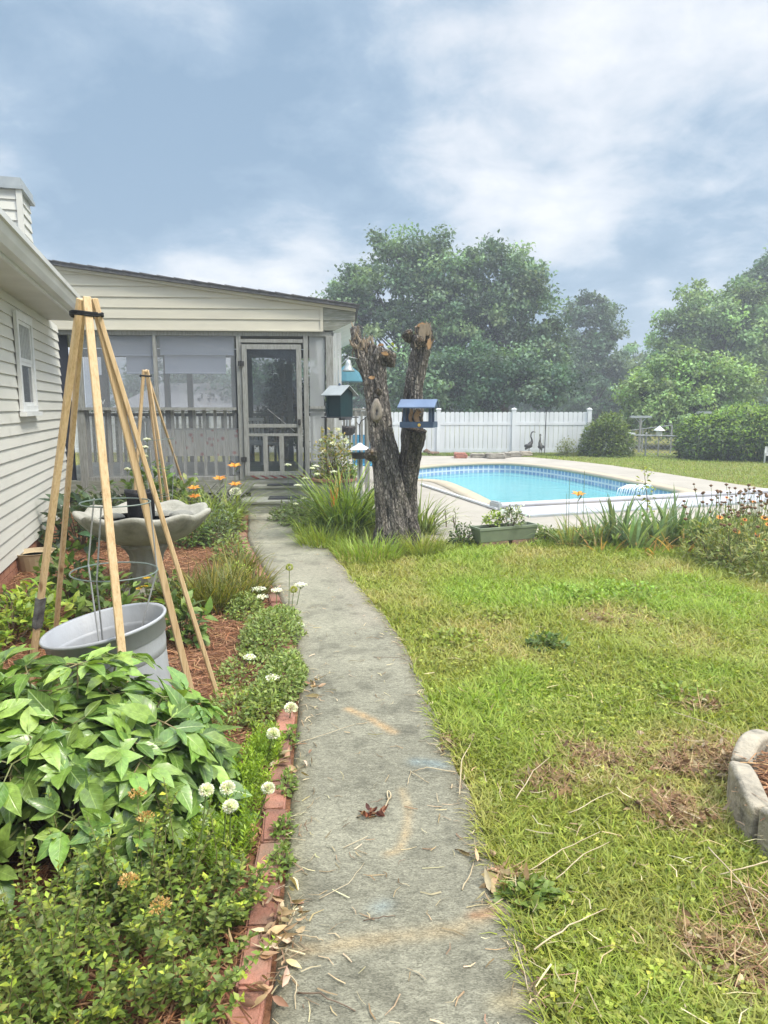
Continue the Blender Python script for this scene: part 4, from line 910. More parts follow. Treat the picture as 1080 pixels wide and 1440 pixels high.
def trees():
    T = 'trees beyond the white fence'
    # px helper: lobe given as centre pixel + pixel half sizes at depth
    def lb(base, Y, specs, dep=.8):
        out = []
        for (px, py, hx, hy) in specs:
            c = D(px, py, Y); s = Y/FPX; out.append((c.x-base.x, random.uniform(-.8, .8)*min(1, Y/33*1.0 if Y > 20 else .15), c.z, hx*s, hx*s*dep, hy*s))
        return out
    b = at(572, 33); tree('maple_tree', 'left one of the two tall full maples behind the white fence', b, 8.6, lb(b, 33, [(565, 400, 62, 62), (520, 440, 52, 58), (610, 425, 50, 80), (560, 500, 88, 62), (500, 405, 24, 40), (600, 380, 42, 48), (480, 500, 36, 80), (545, 372, 34, 34), (470, 430, 20, 22)]), 30000, .21, GC, .22, group=T, limbs=40)
    b = at(708, 34); tree('maple_tree', 'tall rounded maple rising behind the middle of the white fence', b, 8.4, lb(b, 34, [(700, 405, 48, 58), (672, 470, 60, 80), (735, 440, 42, 52), (700, 378, 26, 30), (745, 395, 20, 22), (715, 500, 70, 60), (760, 500, 36, 50), (650, 420, 24, 50)]), 28000, .21, GC, .22, group=T, limbs=40)
    b = at(690, 29); tree('understory_tree', 'low dark bushy tree close behind the white fence', b, 4.2, lb(b, 29, [(640, 545, 60, 40), (715, 545, 70, 42), (770, 550, 40, 36), (590, 550, 46, 40), (690, 515, 40, 30)]), 15000, .19, GD+GC[:1], .12, group=T)
    b = at(835, 46); tree('oak_tree', 'narrow grey-green tree standing alone right of the maples', b, 8.0, lb(b, 46, [(828, 465, 34, 40), (812, 500, 28, 40), (845, 510, 30, 45), (835, 550, 52, 42), (826, 440, 18, 18)]), 15000, .25, [(.05, .08, .05), (.065, .095, .055), (.04, .065, .04)], .2, group=T)
    b = at(893, 52); tree('thin_tree', 'thin half-bare tree between the lone tree and the light green one', b, 7, lb(b, 52, [(890, 505, 22, 22), (878, 540, 30, 30), (905, 540, 26, 34), (897, 488, 9, 9)]), 4200, .24, [(.05, .075, .045), (.07, .095, .05)], .17, group=T, limbs=40, clu=.5)
    b = at(1000, 38); tree('light_green_tree', 'big light green tree behind the right hedge', b, 8.5, lb(b, 38, [(995, 440, 46, 40), (965, 470, 40, 38), (1040, 455, 40, 46), (1015, 490, 70, 50), (950, 505, 30, 36), (1070, 520, 40, 60)]), 26000, .22, [(.075, .115, .045), (.092, .132, .052), (.06, .096, .04)], .22, group=T, limbs=40)
    b = at(965, 27); tree('willow_tree', 'low spreading yellow-green tree in front of the taller right trees', b, 4.4, lb(b, 27, [(960, 540, 62, 38), (910, 565, 40, 30), (1015, 545, 46, 36), (975, 515, 34, 18), (950, 590, 70, 30)]), 22000, .16, GL, .14, group=T, limbs=40, clu=.45)
    b = at(1085, 42); tree('tall_oak', 'tallest dark tree at the far right edge', b, 11, lb(b, 42, [(1085, 410, 46, 40), (1064, 398, 26, 24), (1095, 450, 56, 60), (1112, 390, 40, 40), (1085, 510, 50, 70)]), 20000, .27, [(.04, .07, .04), (.055, .09, .045), (.03, .055, .035)], .28, group=T, limbs=40)
    # far treeline: single trees one behind another
    far = [(800, 62, 555, 60, 50), (868, 66, 560, 50, 46), (925, 64, 545, 50, 50), (860, 58, 580, 60, 30), (985, 60, 530, 60, 60), (720, 60, 560, 70, 50), (620, 58, 560, 70, 50), (530, 56, 560, 60, 55), (460, 58, 560, 55, 50), (385, 60, 545, 50, 52), (300, 62, 560, 60, 40), (220, 64, 555, 60, 42), (1080, 56, 560, 50, 60)]
    for i, (px, Y, cy, hx, hy) in enumerate(far):
        if px == 385: cy += 8
        b = at(px, Y); tree('distant_tree', 'dark tree standing in the far treeline behind the yard trees', b, 5, lb(b, Y, [(px, cy, hx, hy), (px-hx*.6, cy+15, hx*.6, hy*.7), (px+hx*.55, cy+10, hx*.6, hy*.8)]), 5200, .42, GD, .16, group='far treeline', limbs=10, clu=1.1)
    # tree seen through the porch door
    b = at(398, 15.3); tree('conifer', 'dark tapering evergreen seen through the screen door', b, 5.5, lb(b, 15.3, [(402, 540, 16, 26), (399, 575, 24, 30), (405, 504, 8, 22), (392, 605, 30, 24)], ), 9000, .075, [(.003, .005, .0045), (.005, .008, .0065)], .10, limbs=20, clu=.22)
trees()
def hedge():
    g = G(1010, 652); root = thing('hedge', 'long overgrown yellow-green hedge at the right of the lawn', 'hedge', (11.75, 20.8, 0)); B = Batch(); n = 36000
    segs = [(-2.2, .0, .8, 1.1, 1.3), (-1.2, -.3, 1.1, 1.2, 1.55), (0.0, -.5, 1.2, 1.2, 1.75), (1.3, -.8, 1.2, 1.2, 1.8), (2.6, -1.0, 1.3, 1.2, 1.85), (4.0, -1.2, 1.3, 1.2, 1.8)]
    P = []; dd = []; 
    for (x, y, rx, ry, h) in segs:
        k = n//len(segs); d = rdir(k, -.85, 1); lump = .82+.36*fbm(d[:, 0]*3+x*2+9, d[:, 1]*3+d[:, 2]*2.5, 3); r = (.72+.28*RNG.random(k))*lump
        q = d*r[:, None]*np.array([rx, ry, h*.62])+np.array([x, y, h*.42]); q[:, 2] = np.maximum(q[:, 2], .08); P.append(q); dd.append(d)
    P = np.concatenate(P); d = np.concatenate(dd); n = len(P)
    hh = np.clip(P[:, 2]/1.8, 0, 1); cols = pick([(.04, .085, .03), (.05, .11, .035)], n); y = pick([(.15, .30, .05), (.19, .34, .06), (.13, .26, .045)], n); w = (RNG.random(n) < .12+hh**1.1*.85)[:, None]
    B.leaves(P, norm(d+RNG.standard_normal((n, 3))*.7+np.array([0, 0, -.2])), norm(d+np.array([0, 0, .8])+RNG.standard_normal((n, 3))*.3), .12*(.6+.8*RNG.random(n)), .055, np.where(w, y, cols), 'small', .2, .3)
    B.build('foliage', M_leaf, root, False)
    m = MB()
    for (x, y, rx, ry, h) in segs:
        for k in range(5): a = random.random()*6.28; m.tube([(x+.3*math.cos(a), y+.3*math.sin(a), 0), (x+.6*math.cos(a), y+.5*math.sin(a), h*.6)], [.03, .012], 6)
    m.build('stem', M_twig, root)
    g = G(836, 638); bush('shrub', 'rounded green shrub at the right end of the white fence', 'shrub', (g.x, 22.0, 0), .82, .7, 1.25, 7000, .11, .05, [(.05, .10, .03), (.07, .13, .035), (.09, .16, .04)], topcols=[(.13, .22, .05)], stems=12)
    g = G(795, 640); bush('weed_clump', 'pale wispy weeds before the white fence by the heron statues', 'weeds', (g.x-.15, 21.9, 0), .35, .25, .55, 900, .07, .03, [(.12, .18, .07), (.16, .22, .08)], shell=.1)
hedge()

# ------------------------------------------------------------------ fence, chain link, posts and things by the fence
def fence():
    YF = 22.6; x1 = D(828, 600, YF).x; zt = D(745, 578, YF).z; root = thing('vinyl_fence', 'white vinyl privacy fence behind the pool', 'fence', (x1, YF, 0))
    W_ = 2.42; n = 8
    for k in range(n+1):
        m = MB(); x = -k*W_; m.cbox((x, 0, zt/2+.02), (.13, .13, zt+.04), .008); p = m.build('post', M_vinyl, root)
        m = MB(); m.box((x, 0, zt+.05), (.155, .155, .02)); m.lathe([(.10, zt+.06), (.0, zt+.11)], 4, (x, 0, 0)); m.build('post_cap', M_vinyl, p)
    for k in range(n):
        xa = -(k+1)*W_+.065; xb = -k*W_-.065
        m = MB(); w = (xb-xa)/15
        for i in range(15):
            xc = xa+w*(i+.5); t = zt-.03
            pts = [(xc-w/2+.006, .10), (xc+w/2-.006, .10), (xc+w/2-.006, t-.03), (xc+w/2-.035, t), (xc-w/2+.035, t), (xc-w/2+.006, t-.03)]
            m.add([(a, -.012, z) for a, z in pts]+[(a, .012, z) for a, z in pts], [tuple(range(6)), tuple(range(11, 5, -1))]+[((i_+1) % 6, i_, 6+i_, 6+(i_+1) % 6) for i_ in range(6)])
        m.build('picket_panel', M_vinyl, root)
        for z, h in ((zt-.40, .10), (.14, .12)):
            m = MB(); m.cbox(((xa+xb)/2, 0, z), (xb-xa, .055, h), .006); m.build('rail', M_vinyl, root)
fence()
def chainlink():
    a = G(862, 640); b = Vector((9.9, 20.9, 0)); a = Vector((7.35, 22.4, 0)); root = thing('chain_link_fence', 'low grey chain-link fence between the shrub and the hedge', 'fence', a)
    d = b-a; L_ = d.length; e = d.normalized(); h = D(930, 613, 21.6).z
    for i in range(4):
        p = e*(L_*i/3); m = MB(); m.tube([p, p+Vector((0, 0, h+.05))], .025, 8); m.ball((p.x, p.y, h+.06), .035, 8, 5); m.build('post', M_wire, root)
    m = MB(); m.tube([Vector((0, 0, h)), e*L_+Vector((0, 0, h))], .03, 6); m.build('top_rail', M_wire, root)
    m = MB(); s = .13; k = int(L_/s)
    for i in range(-int(h/s)-1, k+1):
        for sg in (1, -1):
            x0, x1 = i*s, i*s+h
            za, zb = (0.02, h) if sg == 1 else (h, .02)
            lo, hi = max(0, x0), min(L_, x1)
            if hi-lo < .05: continue
            f = lambda x: za+(zb-za)*(x-x0)/h
            m.tube([e*lo+Vector((0, 0, f(lo))), e*hi+Vector((0, 0, f(hi)))], .006, 3, False)
    m.build('wire_mesh', M_wire, root)
    # upper rail of a second run behind
    r2 = thing('wire_run', 'second chain-link run slanting up behind the first', 'fence', (7.4, 25, 0)); m = MB(); A = D(866, 608, 25)-Vector((7.4, 25, 0)); Bp = D(945, 598, 23.5)-Vector((7.4, 25, 0)); m.tube([A, Bp], .02, 6); m.build('top_rail', M_wire, r2)
    for t in (0, .5, 1):
        p = A.lerp(Bp, t); m = MB(); m.tube([(p.x, p.y, 0), p], .025, 7); m.build('post', M_wire, r2)
    def tpost(px, py, Y, label, w):
        c = D(px, py, Y); r = thing('clothesline_post', label, 'post', (c.x, Y, 0)); m = MB(); m.tube([(0, 0, 0), (0, 0, c.z)], .045, 8); m.build('pole', M_greywood, r); m = MB(); m.cbox((0, 0, c.z+.04), (w, .12, .08), .01); m.build('crossbar', M_greymetal, r)
        for s in (-1, 1):
            m = MB(); m.tube([(s*.25*w, 0, c.z-.0), (0, 0, c.z-.25*w)], .015, 5); m.build('brace', M_greymetal, r)
    tpost(901, 588, 24, 'grey T-shaped clothesline post behind the chain-link fence', .72)
    tpost(990, 582, 24.5, 'clothesline post whose crossbar shows over the hedge top', .5)
    c = D(920, 607, 22); r = thing('lantern_feeder', 'small white lantern-shaped bird feeder by the chain-link fence', 'bird feeder', (c.x, 21.6, 0))
    m = MB(); m.tube([(0, 0, 0), (0, 0, c.z-.12)], .018, 6); m.build('pole', M_wire, r)
    m = MB(); m.lathe([(.09, c.z-.12), (.10, c.z+.05)], 10); m.build('body', M_vinyl, r)
    m = MB(); m.lathe([(.17, c.z+.05), (.15, c.z+.08), (.05, c.z+.15), (0, c.z+.2)], 10); m.build('roof', M_vinyl, r)
    # white crate-like kennel
    c = G(872, 640); r = thing('white_kennel', 'small white kennel with dark openings beside the shrub', 'kennel', (7.45, 22.9, 0)); m = MB()
    for x in (0, .33, .62): m.b2((x-.06, -.02, 0), (x+.06, .02, .62))
    m.b2((-.06, -.02, .48), (.68, .02, .66)); m.b2((-.06, .02, 0), (-.03, .6, .62)); m.b2((.65, .02, 0), (.68, .6, .62)); m.build('frame', M_vinyl, r)
    m = MB(); m.b2((-.12, -.08, .66), (.74, .66, .70)); m.build('roof', M_vinyl, r); m = MB(); m.b2((-.03, .58, 0), (.65, .6, .6)); m.build('back_panel', M_darkwood, r)
    # pale slatted chair behind the hedge end
    r = thing('garden_chair', 'low pale slatted garden seat under the hedge at the right edge', 'chair', (10.75, 19.2, 0), .4); r.scale = (.62,)*3
    for sx in (-.28, .28):
        for sy, hh in ((-.25, .42), (.25, .62)): m = MB(); m.box((sx, sy, hh/2), (.05, .05, hh)); m.build('leg', M_trimw, r)
    m = MB()
    for k in range(5): m.box((0, -.24+k*.12, .35), (.56, .09, .025))
    m.build('seat', M_trimw, r); m = MB()
    for k in range(5): m.box((-.24+k*.12, .27, .54), (.085, .025, .4))
    m.build('backrest', M_trimw, r)
    m = MB()
    for sx in (-.3, .3): m.box((sx, 0, .45), (.08, .56, .025))
    m.build('armrest', M_trimw, r)
chainlink()
def skin(name, verts, edges, radii, mat, parent=None, sub=2, flat=None):
    me = bpy.data.meshes.new(name); me.from_pydata(verts, edges, []); o = bpy.data.objects.new(name, me); COL.objects.link(o)
    if parent: o.parent = parent
    me.materials.append(mat); md = o.modifiers.new('skin', 'SKIN'); md.use_smooth_shade = True
    for i, r in enumerate(radii): me.skin_vertices[0].data[i].radius = (r, r) if not isinstance(r, tuple) else r
    me.skin_vertices[0].data[0].use_root = True
    s = o.modifiers.new('sub', 'SUBSURF'); s.levels = sub; s.render_levels = sub; return o
def by_fence():
    def heron(px, Y, h, face, label, mat, pose):
        p = Vector((D(px, 620, Y).x, Y, 0)); r = thing('heron_statue', label, 'statue', p, face, 'heron statues before the fence'); s = h/1.0
        # body line along +x: tail, belly, breast, S neck, head, beak
        if pose == 0: pts = [(-.20, 0, .26), (-.10, 0, .36), (.02, 0, .46), (.10, 0, .56), (.09, 0, .66), (.04, 0, .76), (.05, 0, .88), (.10, 0, .95), (.17, 0, .955), (.27, 0, .93)]
        else: pts = [(-.12, 0, .24), (-.07, 0, .36), (.01, 0, .50), (.06, 0, .60), (.03, 0, .70), (.02, 0, .80), (.05, 0, .89), (.04, 0, .95), (.0, 0, .94), (-.07, 0, .88)]
        rad = [.03, .075, .105, .06, .034, .028, .026, .032, .02, .005]
        skin('body', [tuple(Vector(q)*s) for q in pts], [(i, i+1) for i in range(len(pts)-1)], [a*s for a in rad], mat, r)
        for sy in (-1, 1):
            m = MB(); m.tube([Vector((-.03, sy*.04, .34))*s, Vector((-.02, sy*.05, .18))*s, Vector((-.04, sy*.05, 0.01))*s], [.014*s, .010*s, .010*s], 6)
            for a in (-.5, 0, .5): m.tube([Vector((-.04, sy*.05, .01))*s, Vector((-.04+.09*math.cos(a), sy*.05+.09*math.sin(a), .006))*s], .006*s, 5)
            m.build('leg', mat, r)
        for sy in (-1, 1):
            m = MB(); m.ball(Vector((-.06, sy*.085, .40))*s, (.14*s, .02*s, .075*s), 10, 6); w = m.build('wing', mat, r, smooth=True)
    heron(745, 22.1, .80, .35, 'dark heron statue with S-curved neck before the white fence', M_iron, 0)
    heron(760, 22.2, .72, 1.9, 'mottled heron statue preening, right of the dark heron', M_bronze, 1)
    p = D(767, 600, 22.35); o = MB(); o.tube([(0, 0, 0), (.01, 0, D(768, 576, 22.35).z)], .014, 6); ob = o.build('garden_rod', M_iron); ob.location = (p.x, 22.35, 0); tag(ob, 'thin dark upright rod just right of the heron statues', 'rod')
    M_stone = pbr('stacked_stone', (.34, .31, .26), (.22, .20, .165), 9, .9, bump=.7, bscale=30)
    M_brickred = pbr('old_red_brick', (.36, .145, .10), (.27, .12, .085), 16, .85, bump=.6, bscale=50)
    def slab(px0, px1, py, hpx, label, mat, nm='stone_slab', cat='stone', Y=None):
        b = G((px0+px1)/2, py); w = (px1-px0)/FPX*b.y; h = hpx/FPX*b.y; m = MB()
        bm = bmesh.new(); bmesh.ops.create_cube(bm, size=1); bmesh.ops.subdivide_edges(bm, edges=bm.edges[:], cuts=3, use_grid_fill=True)
        for v in bm.verts:
            f = Vector((v.co.x*w, v.co.y*.5, (v.co.z+.5)*h)); k = fbm(np.array([f.x*6+px0]), np.array([f.y*6+f.z*9]))[0]-.5; f += Vector((k*.07, k*.07, k*.05*(1 if v.co.z > -.4 else 0)))
            v.co = f
        bmesh.ops.bevel(bm, geom=[e for e in bm.edges if e.calc_face_angle(0) > .8], offset=.02, segments=2, affect='EDGES')
        me = bpy.data.meshes.new(nm); bm.to_mesh(me); bm.free(); me.materials.append(mat); o = bpy.data.objects.new(nm, me); COL.objects.link(o); o.location = (b.x, b.y+.2, 0.012); tag(o, label, cat, 'stones along the far deck edge'); return o
    slab(640, 657, 645, 7, 'reddish brick block with flowers, leftmost block on the far deck edge', M_brickred, 'brick_block', 'brick')
    slab(663, 684, 644.5, 5.5, 'long low grey slab right of the reddish block', M_stone)
    slab(685, 711, 645.5, 7, 'biggest grey stone slab, middle of the row on the far deck edge', M_stone)
    slab(709, 719, 644, 7, 'small stone tucked behind the biggest slab', M_stone)
    slab(717, 733, 643, 6.5, 'square grey stone second from the right end of the row', M_stone)
    slab(733, 748, 642, 6, 'tan flat stone at the right end of the row', pbr('tan_stone', (.42, .36, .29), (.33, .28, .22), 9, .9, bump=.6))
    for (px, py, w, h, lab) in ((600, 640, .28, .2, 'brown rounded rock lying left of the stone row'), (610, 641, .4, .12, 'flat brown rock lying beside the rounded one')):
        b = G(px, py); bm = bmesh.new(); bmesh.ops.create_icosphere(bm, subdivisions=3, radius=1)
        for v in bm.verts: k = .8+.5*fbm(np.array([v.co.x*1.8+px]), np.array([v.co.y*1.8+v.co.z*2]))[0]; v.co = Vector((v.co.x*w*k*.5, v.co.y*w*.4*k, max(-.02, (v.co.z*.5+.5)*h*k)))
        me = bpy.data.meshes.new('rock'); bm.to_mesh(me); bm.free(); me.polygons.foreach_set('use_smooth', [True]*len(me.polygons)); me.materials.append(pbr('brown_rock', (.20, .12, .08), (.10, .07, .05), 8, .9, bump=.6)); o = bpy.data.objects.new('rock', me); COL.objects.link(o); o.location = (b.x, b.y+.1, 0.01); tag(o, lab, 'rock')
    # neighbour's low house far behind the porch
    Y = 58; a = D(150, 575, Y); b = D(392, 575, Y); r = thing('neighbour_house', 'low grey-roofed house far behind, seen through the porch screens', 'house', ((a.x+b.x)/2, Y, 0)); w = (b.x-a.x)/2; ze = a.z-.15; zr = D(300, 537, Y).z
    m = MB(); m.b2((-w+.4, 0, 0), (w-.4, 7, ze)); m.build('wall', M_siding, r)
    m = MB(); m.add([(-w, -.5, ze), (w, -.5, ze), (w, 7.5, ze), (-w, 7.5, ze), (-w+3.4, 3.5, zr), (w-4.0, 3.5, zr)], [(0, 1, 5, 4), (1, 2, 5), (2, 3, 4, 5), (3, 0, 4), (3, 2, 1, 0)]); m.build('roof', pbr('grey_shingle', (.20, .20, .215), (.26, .26, .27), 6, .9), r)
    for x in (-w*.5, 0, w*.5): m = MB(); m.b2((x-.5, -.03, .8), (x+.5, -.005, 1.5)); m.build('window', MATS['window_glass'], r)
by_fence()

# ------------------------------------------------------------------ back deck railing, umbrella right of porch
def back_rail():
    a = D(466, 600, 12.6); b = D(519, 600, 12.9); r = thing('deck_railing', 'grey wooden picket railing between the porch and the tree trunk', 'railing', (a.x, 12.6, 0)); w = b.x-a.x; zt = D(490, 574, 12.7).z; z0 = D(490, 641, 12.7).z
    m = MB(); m.b2((-.1, -.045, zt-.04), (w, .045, zt)); m.b2((-.1, -.03, zt-.14), (w, .03, zt-.05)); m.build('top_rail', M_greywood, r)
    m = MB(); m.b2((-.1, -.03, z0), (w, .03, z0+.06)); m.build('bottom_rail', M_greywood, r)
    x = 0.02; k = 0
    while x < w:
        m = MB(); m.b2((x-.02, -.055, z0-.05), (x+.022, -.031, zt-.051)); m.build('picket', M_greywood, r); x += .105; k += 1
    for x in (-.08, w-.03): m = MB(); m.b2((x-.045, -.0, 0), (x+.045, .03, zt-.15)); m.build('post', M_greywood, r)
    # white box/skirt under
    c = D(487, 520, 16); u = thing('patio_umbrella', 'teal patio umbrella showing behind the dark green feeder', 'umbrella', (c.x+.02, 16, 0)); zt = D(478, 513, 16).z; zl = D(478, 537, 16).z
    m = MB(); m.lathe([(.45, zl), (.44, zl+.02), (.25, zl+(zt-zl)*.6), (.04, zt), (0, zt+.03)], 8); m.build('canopy', pbr('teal_canvas', (.04, .14, .18), (.03, .12, .155), 6, .8), u)
    m = MB(); m.tube([(0, 0, 0), (0, 0, zt)], .025, 8); m.build('pole', M_greymetal, u); m = MB(); m.lathe([(.25, 0), (.25, .05), (.05, .1)], 14); m.build('base', M_iron, u)
    c = D(513, 622, 14.5); h = thing('pool_chair', 'bright blue sling chair behind the deck railing', 'chair', (c.x-.0, 14.5, 0))
    mt = pbr('blue_sling', (.03, .20, .34), (.025, .17, .3), 8, .7)
    m = MB(); m.box((0, .18, .66), (.5, .02, .62), Matrix.Rotation(-.2, 3, 'X')); m.build('backrest', mt, h); m = MB(); m.box((0, -.1, .36), (.5, .5, .02)); m.build('seat', mt, h)
    for sx in (-.26, .26):
        m = MB(); m.tube([(sx, -.35, 0), (sx, -.3, .37), (sx, .12, .37), (sx, .27, 1.0)], .014, 6); m.tube([(sx, .12, .37), (sx, .3, 0)], .014, 6); m.build('frame', M_greymetal, h)
    # round dark planter hung on the railing
    c = D(487, 601, 12.45); m = MB(); m.lathe([(.10, -.14), (.15, -.1), (.17, 0), (.16, .02), (.15, 0), (.0, -.01)], 16); hp = thing('hanging_pot', 'round dark pot hung on the deck railing', 'pot', c); m.build('bowl', M_iron, hp); m = MB(); m.tube([(0, .0, .0), (0, .09, .18), (0, .1, .3)], .006, 5); m.build('hook', M_iron, hp)
back_rail()

# ------------------------------------------------------------------ cut tree trunk with feeders
def trunk():
    Y0 = 7.62; b = Vector((D(557, 770, Y0).x, Y0, 0)); root = thing('cut_tree', 'thick rough-barked tree cut back to two bare stems beside the path', 'tree', b)
    def P(px, py, Y): return D(px, py, Y)-b
    m, nt = nodes('bark'); N = nt.nodes; L = nt.links
    out = N.new('ShaderNodeOutputMaterial'); p = N.new('ShaderNodeBsdfPrincipled'); p.inputs['Roughness'].default_value = .92; p.inputs['Specular IOR Level'].default_value = .2; L.new(p.outputs[0], out.inputs[0])
    at_ = N.new('ShaderNodeAttribute'); at_.attribute_name = 'Col'; tc = N.new('ShaderNodeTexCoord'); mp = N.new('ShaderNodeMapping'); mp.inputs['Scale'].default_value = (5, 5, 2.3); L.new(tc.outputs['Object'], mp.inputs[0])
    vo = N.new('ShaderNodeTexVoronoi'); vo.feature = 'DISTANCE_TO_EDGE'; vo.inputs['Scale'].default_value = 7
    nz = N.new('ShaderNodeTexNoise'); nz.inputs['Scale'].default_value = 4; nz.inputs['Detail'].default_value = 8; L.new(mp.outputs[0], nz.inputs['Vector'])
    ad = N.new('ShaderNodeVectorMath'); ad.operation = 'MULTIPLY_ADD'; L.new(nz.outputs['Color'], ad.inputs[0]); ad.inputs[1].default_value = (.35, .35, .35); L.new(mp.outputs[0], ad.inputs[2]); L.new(ad.outputs[0], vo.inputs['Vector'])
    mr = N.new('ShaderNodeMapRange'); mr.inputs[1].default_value = 0; mr.inputs[2].default_value = .28; mr.inputs[3].default_value = .42; mr.inputs[4].default_value = 1.15; L.new(vo.outputs['Distance'], mr.inputs[0])
    mu = N.new('ShaderNodeVectorMath'); mu.operation = 'SCALE'; L.new(at_.outputs['Color'], mu.inputs[0]); L.new(mr.outputs[0], mu.inputs['Scale'])
    n3 = N.new('ShaderNodeMapRange'); n3.inputs[1].default_value = .3; n3.inputs[2].default_value = .7; n3.inputs[3].default_value = .7; n3.inputs[4].default_value = 1.35; L.new(nz.outputs['Fac'], n3.inputs[0])
    m3 = N.new('ShaderNodeVectorMath'); m3.operation = 'SCALE'; L.new(mu.outputs[0], m3.inputs[0]); L.new(n3.outputs[0], m3.inputs['Scale']); L.new(m3.outputs[0], p.inputs['Base Color'])
    hs = N.new('ShaderNodeMath'); hs.operation = 'MULTIPLY_ADD'; hs.inputs[1].default_value = .4; L.new(nz.outputs['Fac'], hs.inputs[0]); L.new(mr.outputs[0], hs.inputs[2])
    bp = N.new('ShaderNodeBump'); bp.inputs['Strength'].default_value = 1; bp.inputs['Distance'].default_value = .02; L.new(hs.outputs[0], bp.inputs['Height']); L.new(bp.outputs[0], p.inputs['Normal'])
    Vs = []; Fs = []; Cs = []; nb = 0
    def stem(path, n=90, seed=0, colr=(.33, .295, .26), amp=1.0, rough_top=0.0):
        nonlocal nb
        path = [(Vector(q), r) for q, r in path]; pts = []; rad = []
        for (p0, r0), (p1, r1) in zip(path[:-1], path[1:]):
            k = max(2, int((p1-p0).length/.014))
            for i in range(k): t = i/k; pts.append(p0.lerp(p1, t)); rad.append(r0+(r1-r0)*t)
        pts.append(path[-1][0]); rad.append(path[-1][1]); ref = Vector((1, 0, 0)); k = len(pts); V = []; C = []
        # soften the joints
        for _ in range(12):
            pts = [pts[0]]+[(pts[i-1]+pts[i]*2+pts[i+1])/4 for i in range(1, k-1)]+[pts[-1]]; rad = [rad[0]]+[(rad[i-1]+rad[i]*2+rad[i+1])/4 for i in range(1, k-1)]+[rad[-1]]
        a = np.arange(n)/n*2*np.pi; l = 0
        for i in range(k):
            t = (pts[min(i+1, k-1)]-pts[max(0, i-1)]).normalized(); u = (ref-t*ref.dot(t)).normalized(); w = t.cross(u); ref = u
            if i: l += (pts[i]-pts[i-1]).length
            cx, sx = np.cos(a), np.sin(a)
            ridge = np.abs(fbm(cx*7+sx*5+seed+40, sx*7-cx*3+l*2.2+60, 3)-.5)*2        # long furrows
            plate = vnoise(cx*9+sx*7+seed+80, l*13+sx*9+cx*5+90); lump = fbm(cx*1.4+seed+20, sx*1.4+l*2.6+30, 3)-.5
            off = amp*(.028*(ridge-.25)+.018*(plate-.5)+.10*lump*rad[i]/.2)
            if rough_top: off += rough_top*max(0, (i/k-.80)*5)*(fbm(cx*5+seed, sx*5+l*9, 3)-.5)
            r = rad[i]+off*min(1, rad[i]/.1); c = np.array(pts[i]); V.append(c+np.outer(r*cx, np.array(u))+np.outer(r*sx, np.array(w)))
            f = (.50+.72*ridge+.75*(plate-.5))[:, None]; moss = np.clip(fbm(cx*2+seed+3, sx*2+l*1.5+5)-.55, 0, 1)[:, None]*2.2
            C.append(np.array([colr])*f*(1-moss)+np.array([[.20, .19, .155]])*f*moss)
        V = np.concatenate(V+[np.array([pts[-1]])]); C = np.concatenate(C+[np.array([[.22, .15, .09]])]); idx = np.arange(n*k).reshape(k, n)
        F = np.stack([idx[:-1], np.roll(idx[:-1], -1, 1), np.roll(idx[1:], -1, 1), idx[1:]], -1).reshape(-1, 4); top = idx[-1]; T = np.stack([top, np.roll(top, -1), np.full(n, n*k)], -1)
        Vs.append(V); Fs.append((F+nb, T+nb)); Cs.append(C); nb += len(V)
    # main left stem
    s = 1/FPX*Y0
    stem([(P(559, 782, 7.62), .205), (P(556, 750, 7.62), .182), (P(552, 700, 7.63), .162), (P(546, 655, 7.63), .145), (P(537, 610, 7.62), .130), (P(531, 560, 7.62), .118), (P(526, 515, 7.62), .105), (P(527, 498, 7.62), .122), (P(531, 487, 7.62), .095)], 110, 0, rough_top=.10)
    # fused left shoulder
    stem([(P(540, 782, 7.49), .075), (P(536, 720, 7.49), .065), (P(532, 660, 7.50), .058), (P(527, 620, 7.52), .052), (P(523, 575, 7.54), .050), (P(516, 530, 7.56), .055), (P(510, 505, 7.57), .068), (P(503, 485, 7.6), .058), (P(499, 460, 7.62), .048)], 60, 11, (.33, .29, .25), rough_top=.08)
    # right stem
    stem([(P(570, 782, 7.72), .13), (P(572, 720, 7.74), .112), (P(573, 675, 7.78), .106), (P(576, 640, 7.8), .108), (P(579, 600, 7.82), .104), (P(581, 550, 7.82), .098), (P(588, 510, 7.82), .096), (P(594, 480, 7.82), .096), (P(596, 466, 7.82), .092), (P(596, 457, 7.82), .07)], 80, 23, (.28, .25, .22), rough_top=.09)
    # flat shoulder that carries the blue feeder
    stem([(P(572, 690, 7.62), .09), (P(577, 650, 7.58), .10), (P(582, 618, 7.5), .105), (P(584, 604, 7.46), .10)], 50, 31, (.20, .175, .155))
    # root flare
    for k, (px, py, dx, dy) in enumerate(((540, 770, -.17, -.15), (560, 773, .03, -.22), (577, 770, .17, -.13))):
        q = P(px, py-22, 7.6); stem([(q+Vector((0, 0, .16)), .07), (q+Vector((dx*.4, dy*.4, -.05)), .058), (Vector((dx*1.0, dy*1.0, -.06)), .04)], 36, 50+k*7, (.24, .21, .18))
    # knots and burls
    for (px, py, Y, r, sd) in ((523, 636, 7.36, .06, 61), (532, 548, 7.44, .035, 67), (545, 500, 7.55, .07, 71), (590, 478, 7.70, .07, 77), (575, 468, 7.72, .05, 79)):
        q = P(px, py, Y); stem([(q+Vector((0, .12, -.04)), r*1.3), (q+Vector((0, .03, 0)), r*1.1), (q+Vector((0, -.03, .0)), r*.6)], 30, sd, (.28, .24, .2))
    npmesh('trunk', np.concatenate(Vs), [np.concatenate([f[0] for f in Fs]), np.concatenate([f[1] for f in Fs])], m, root, np.concatenate(Cs), smooth=True)
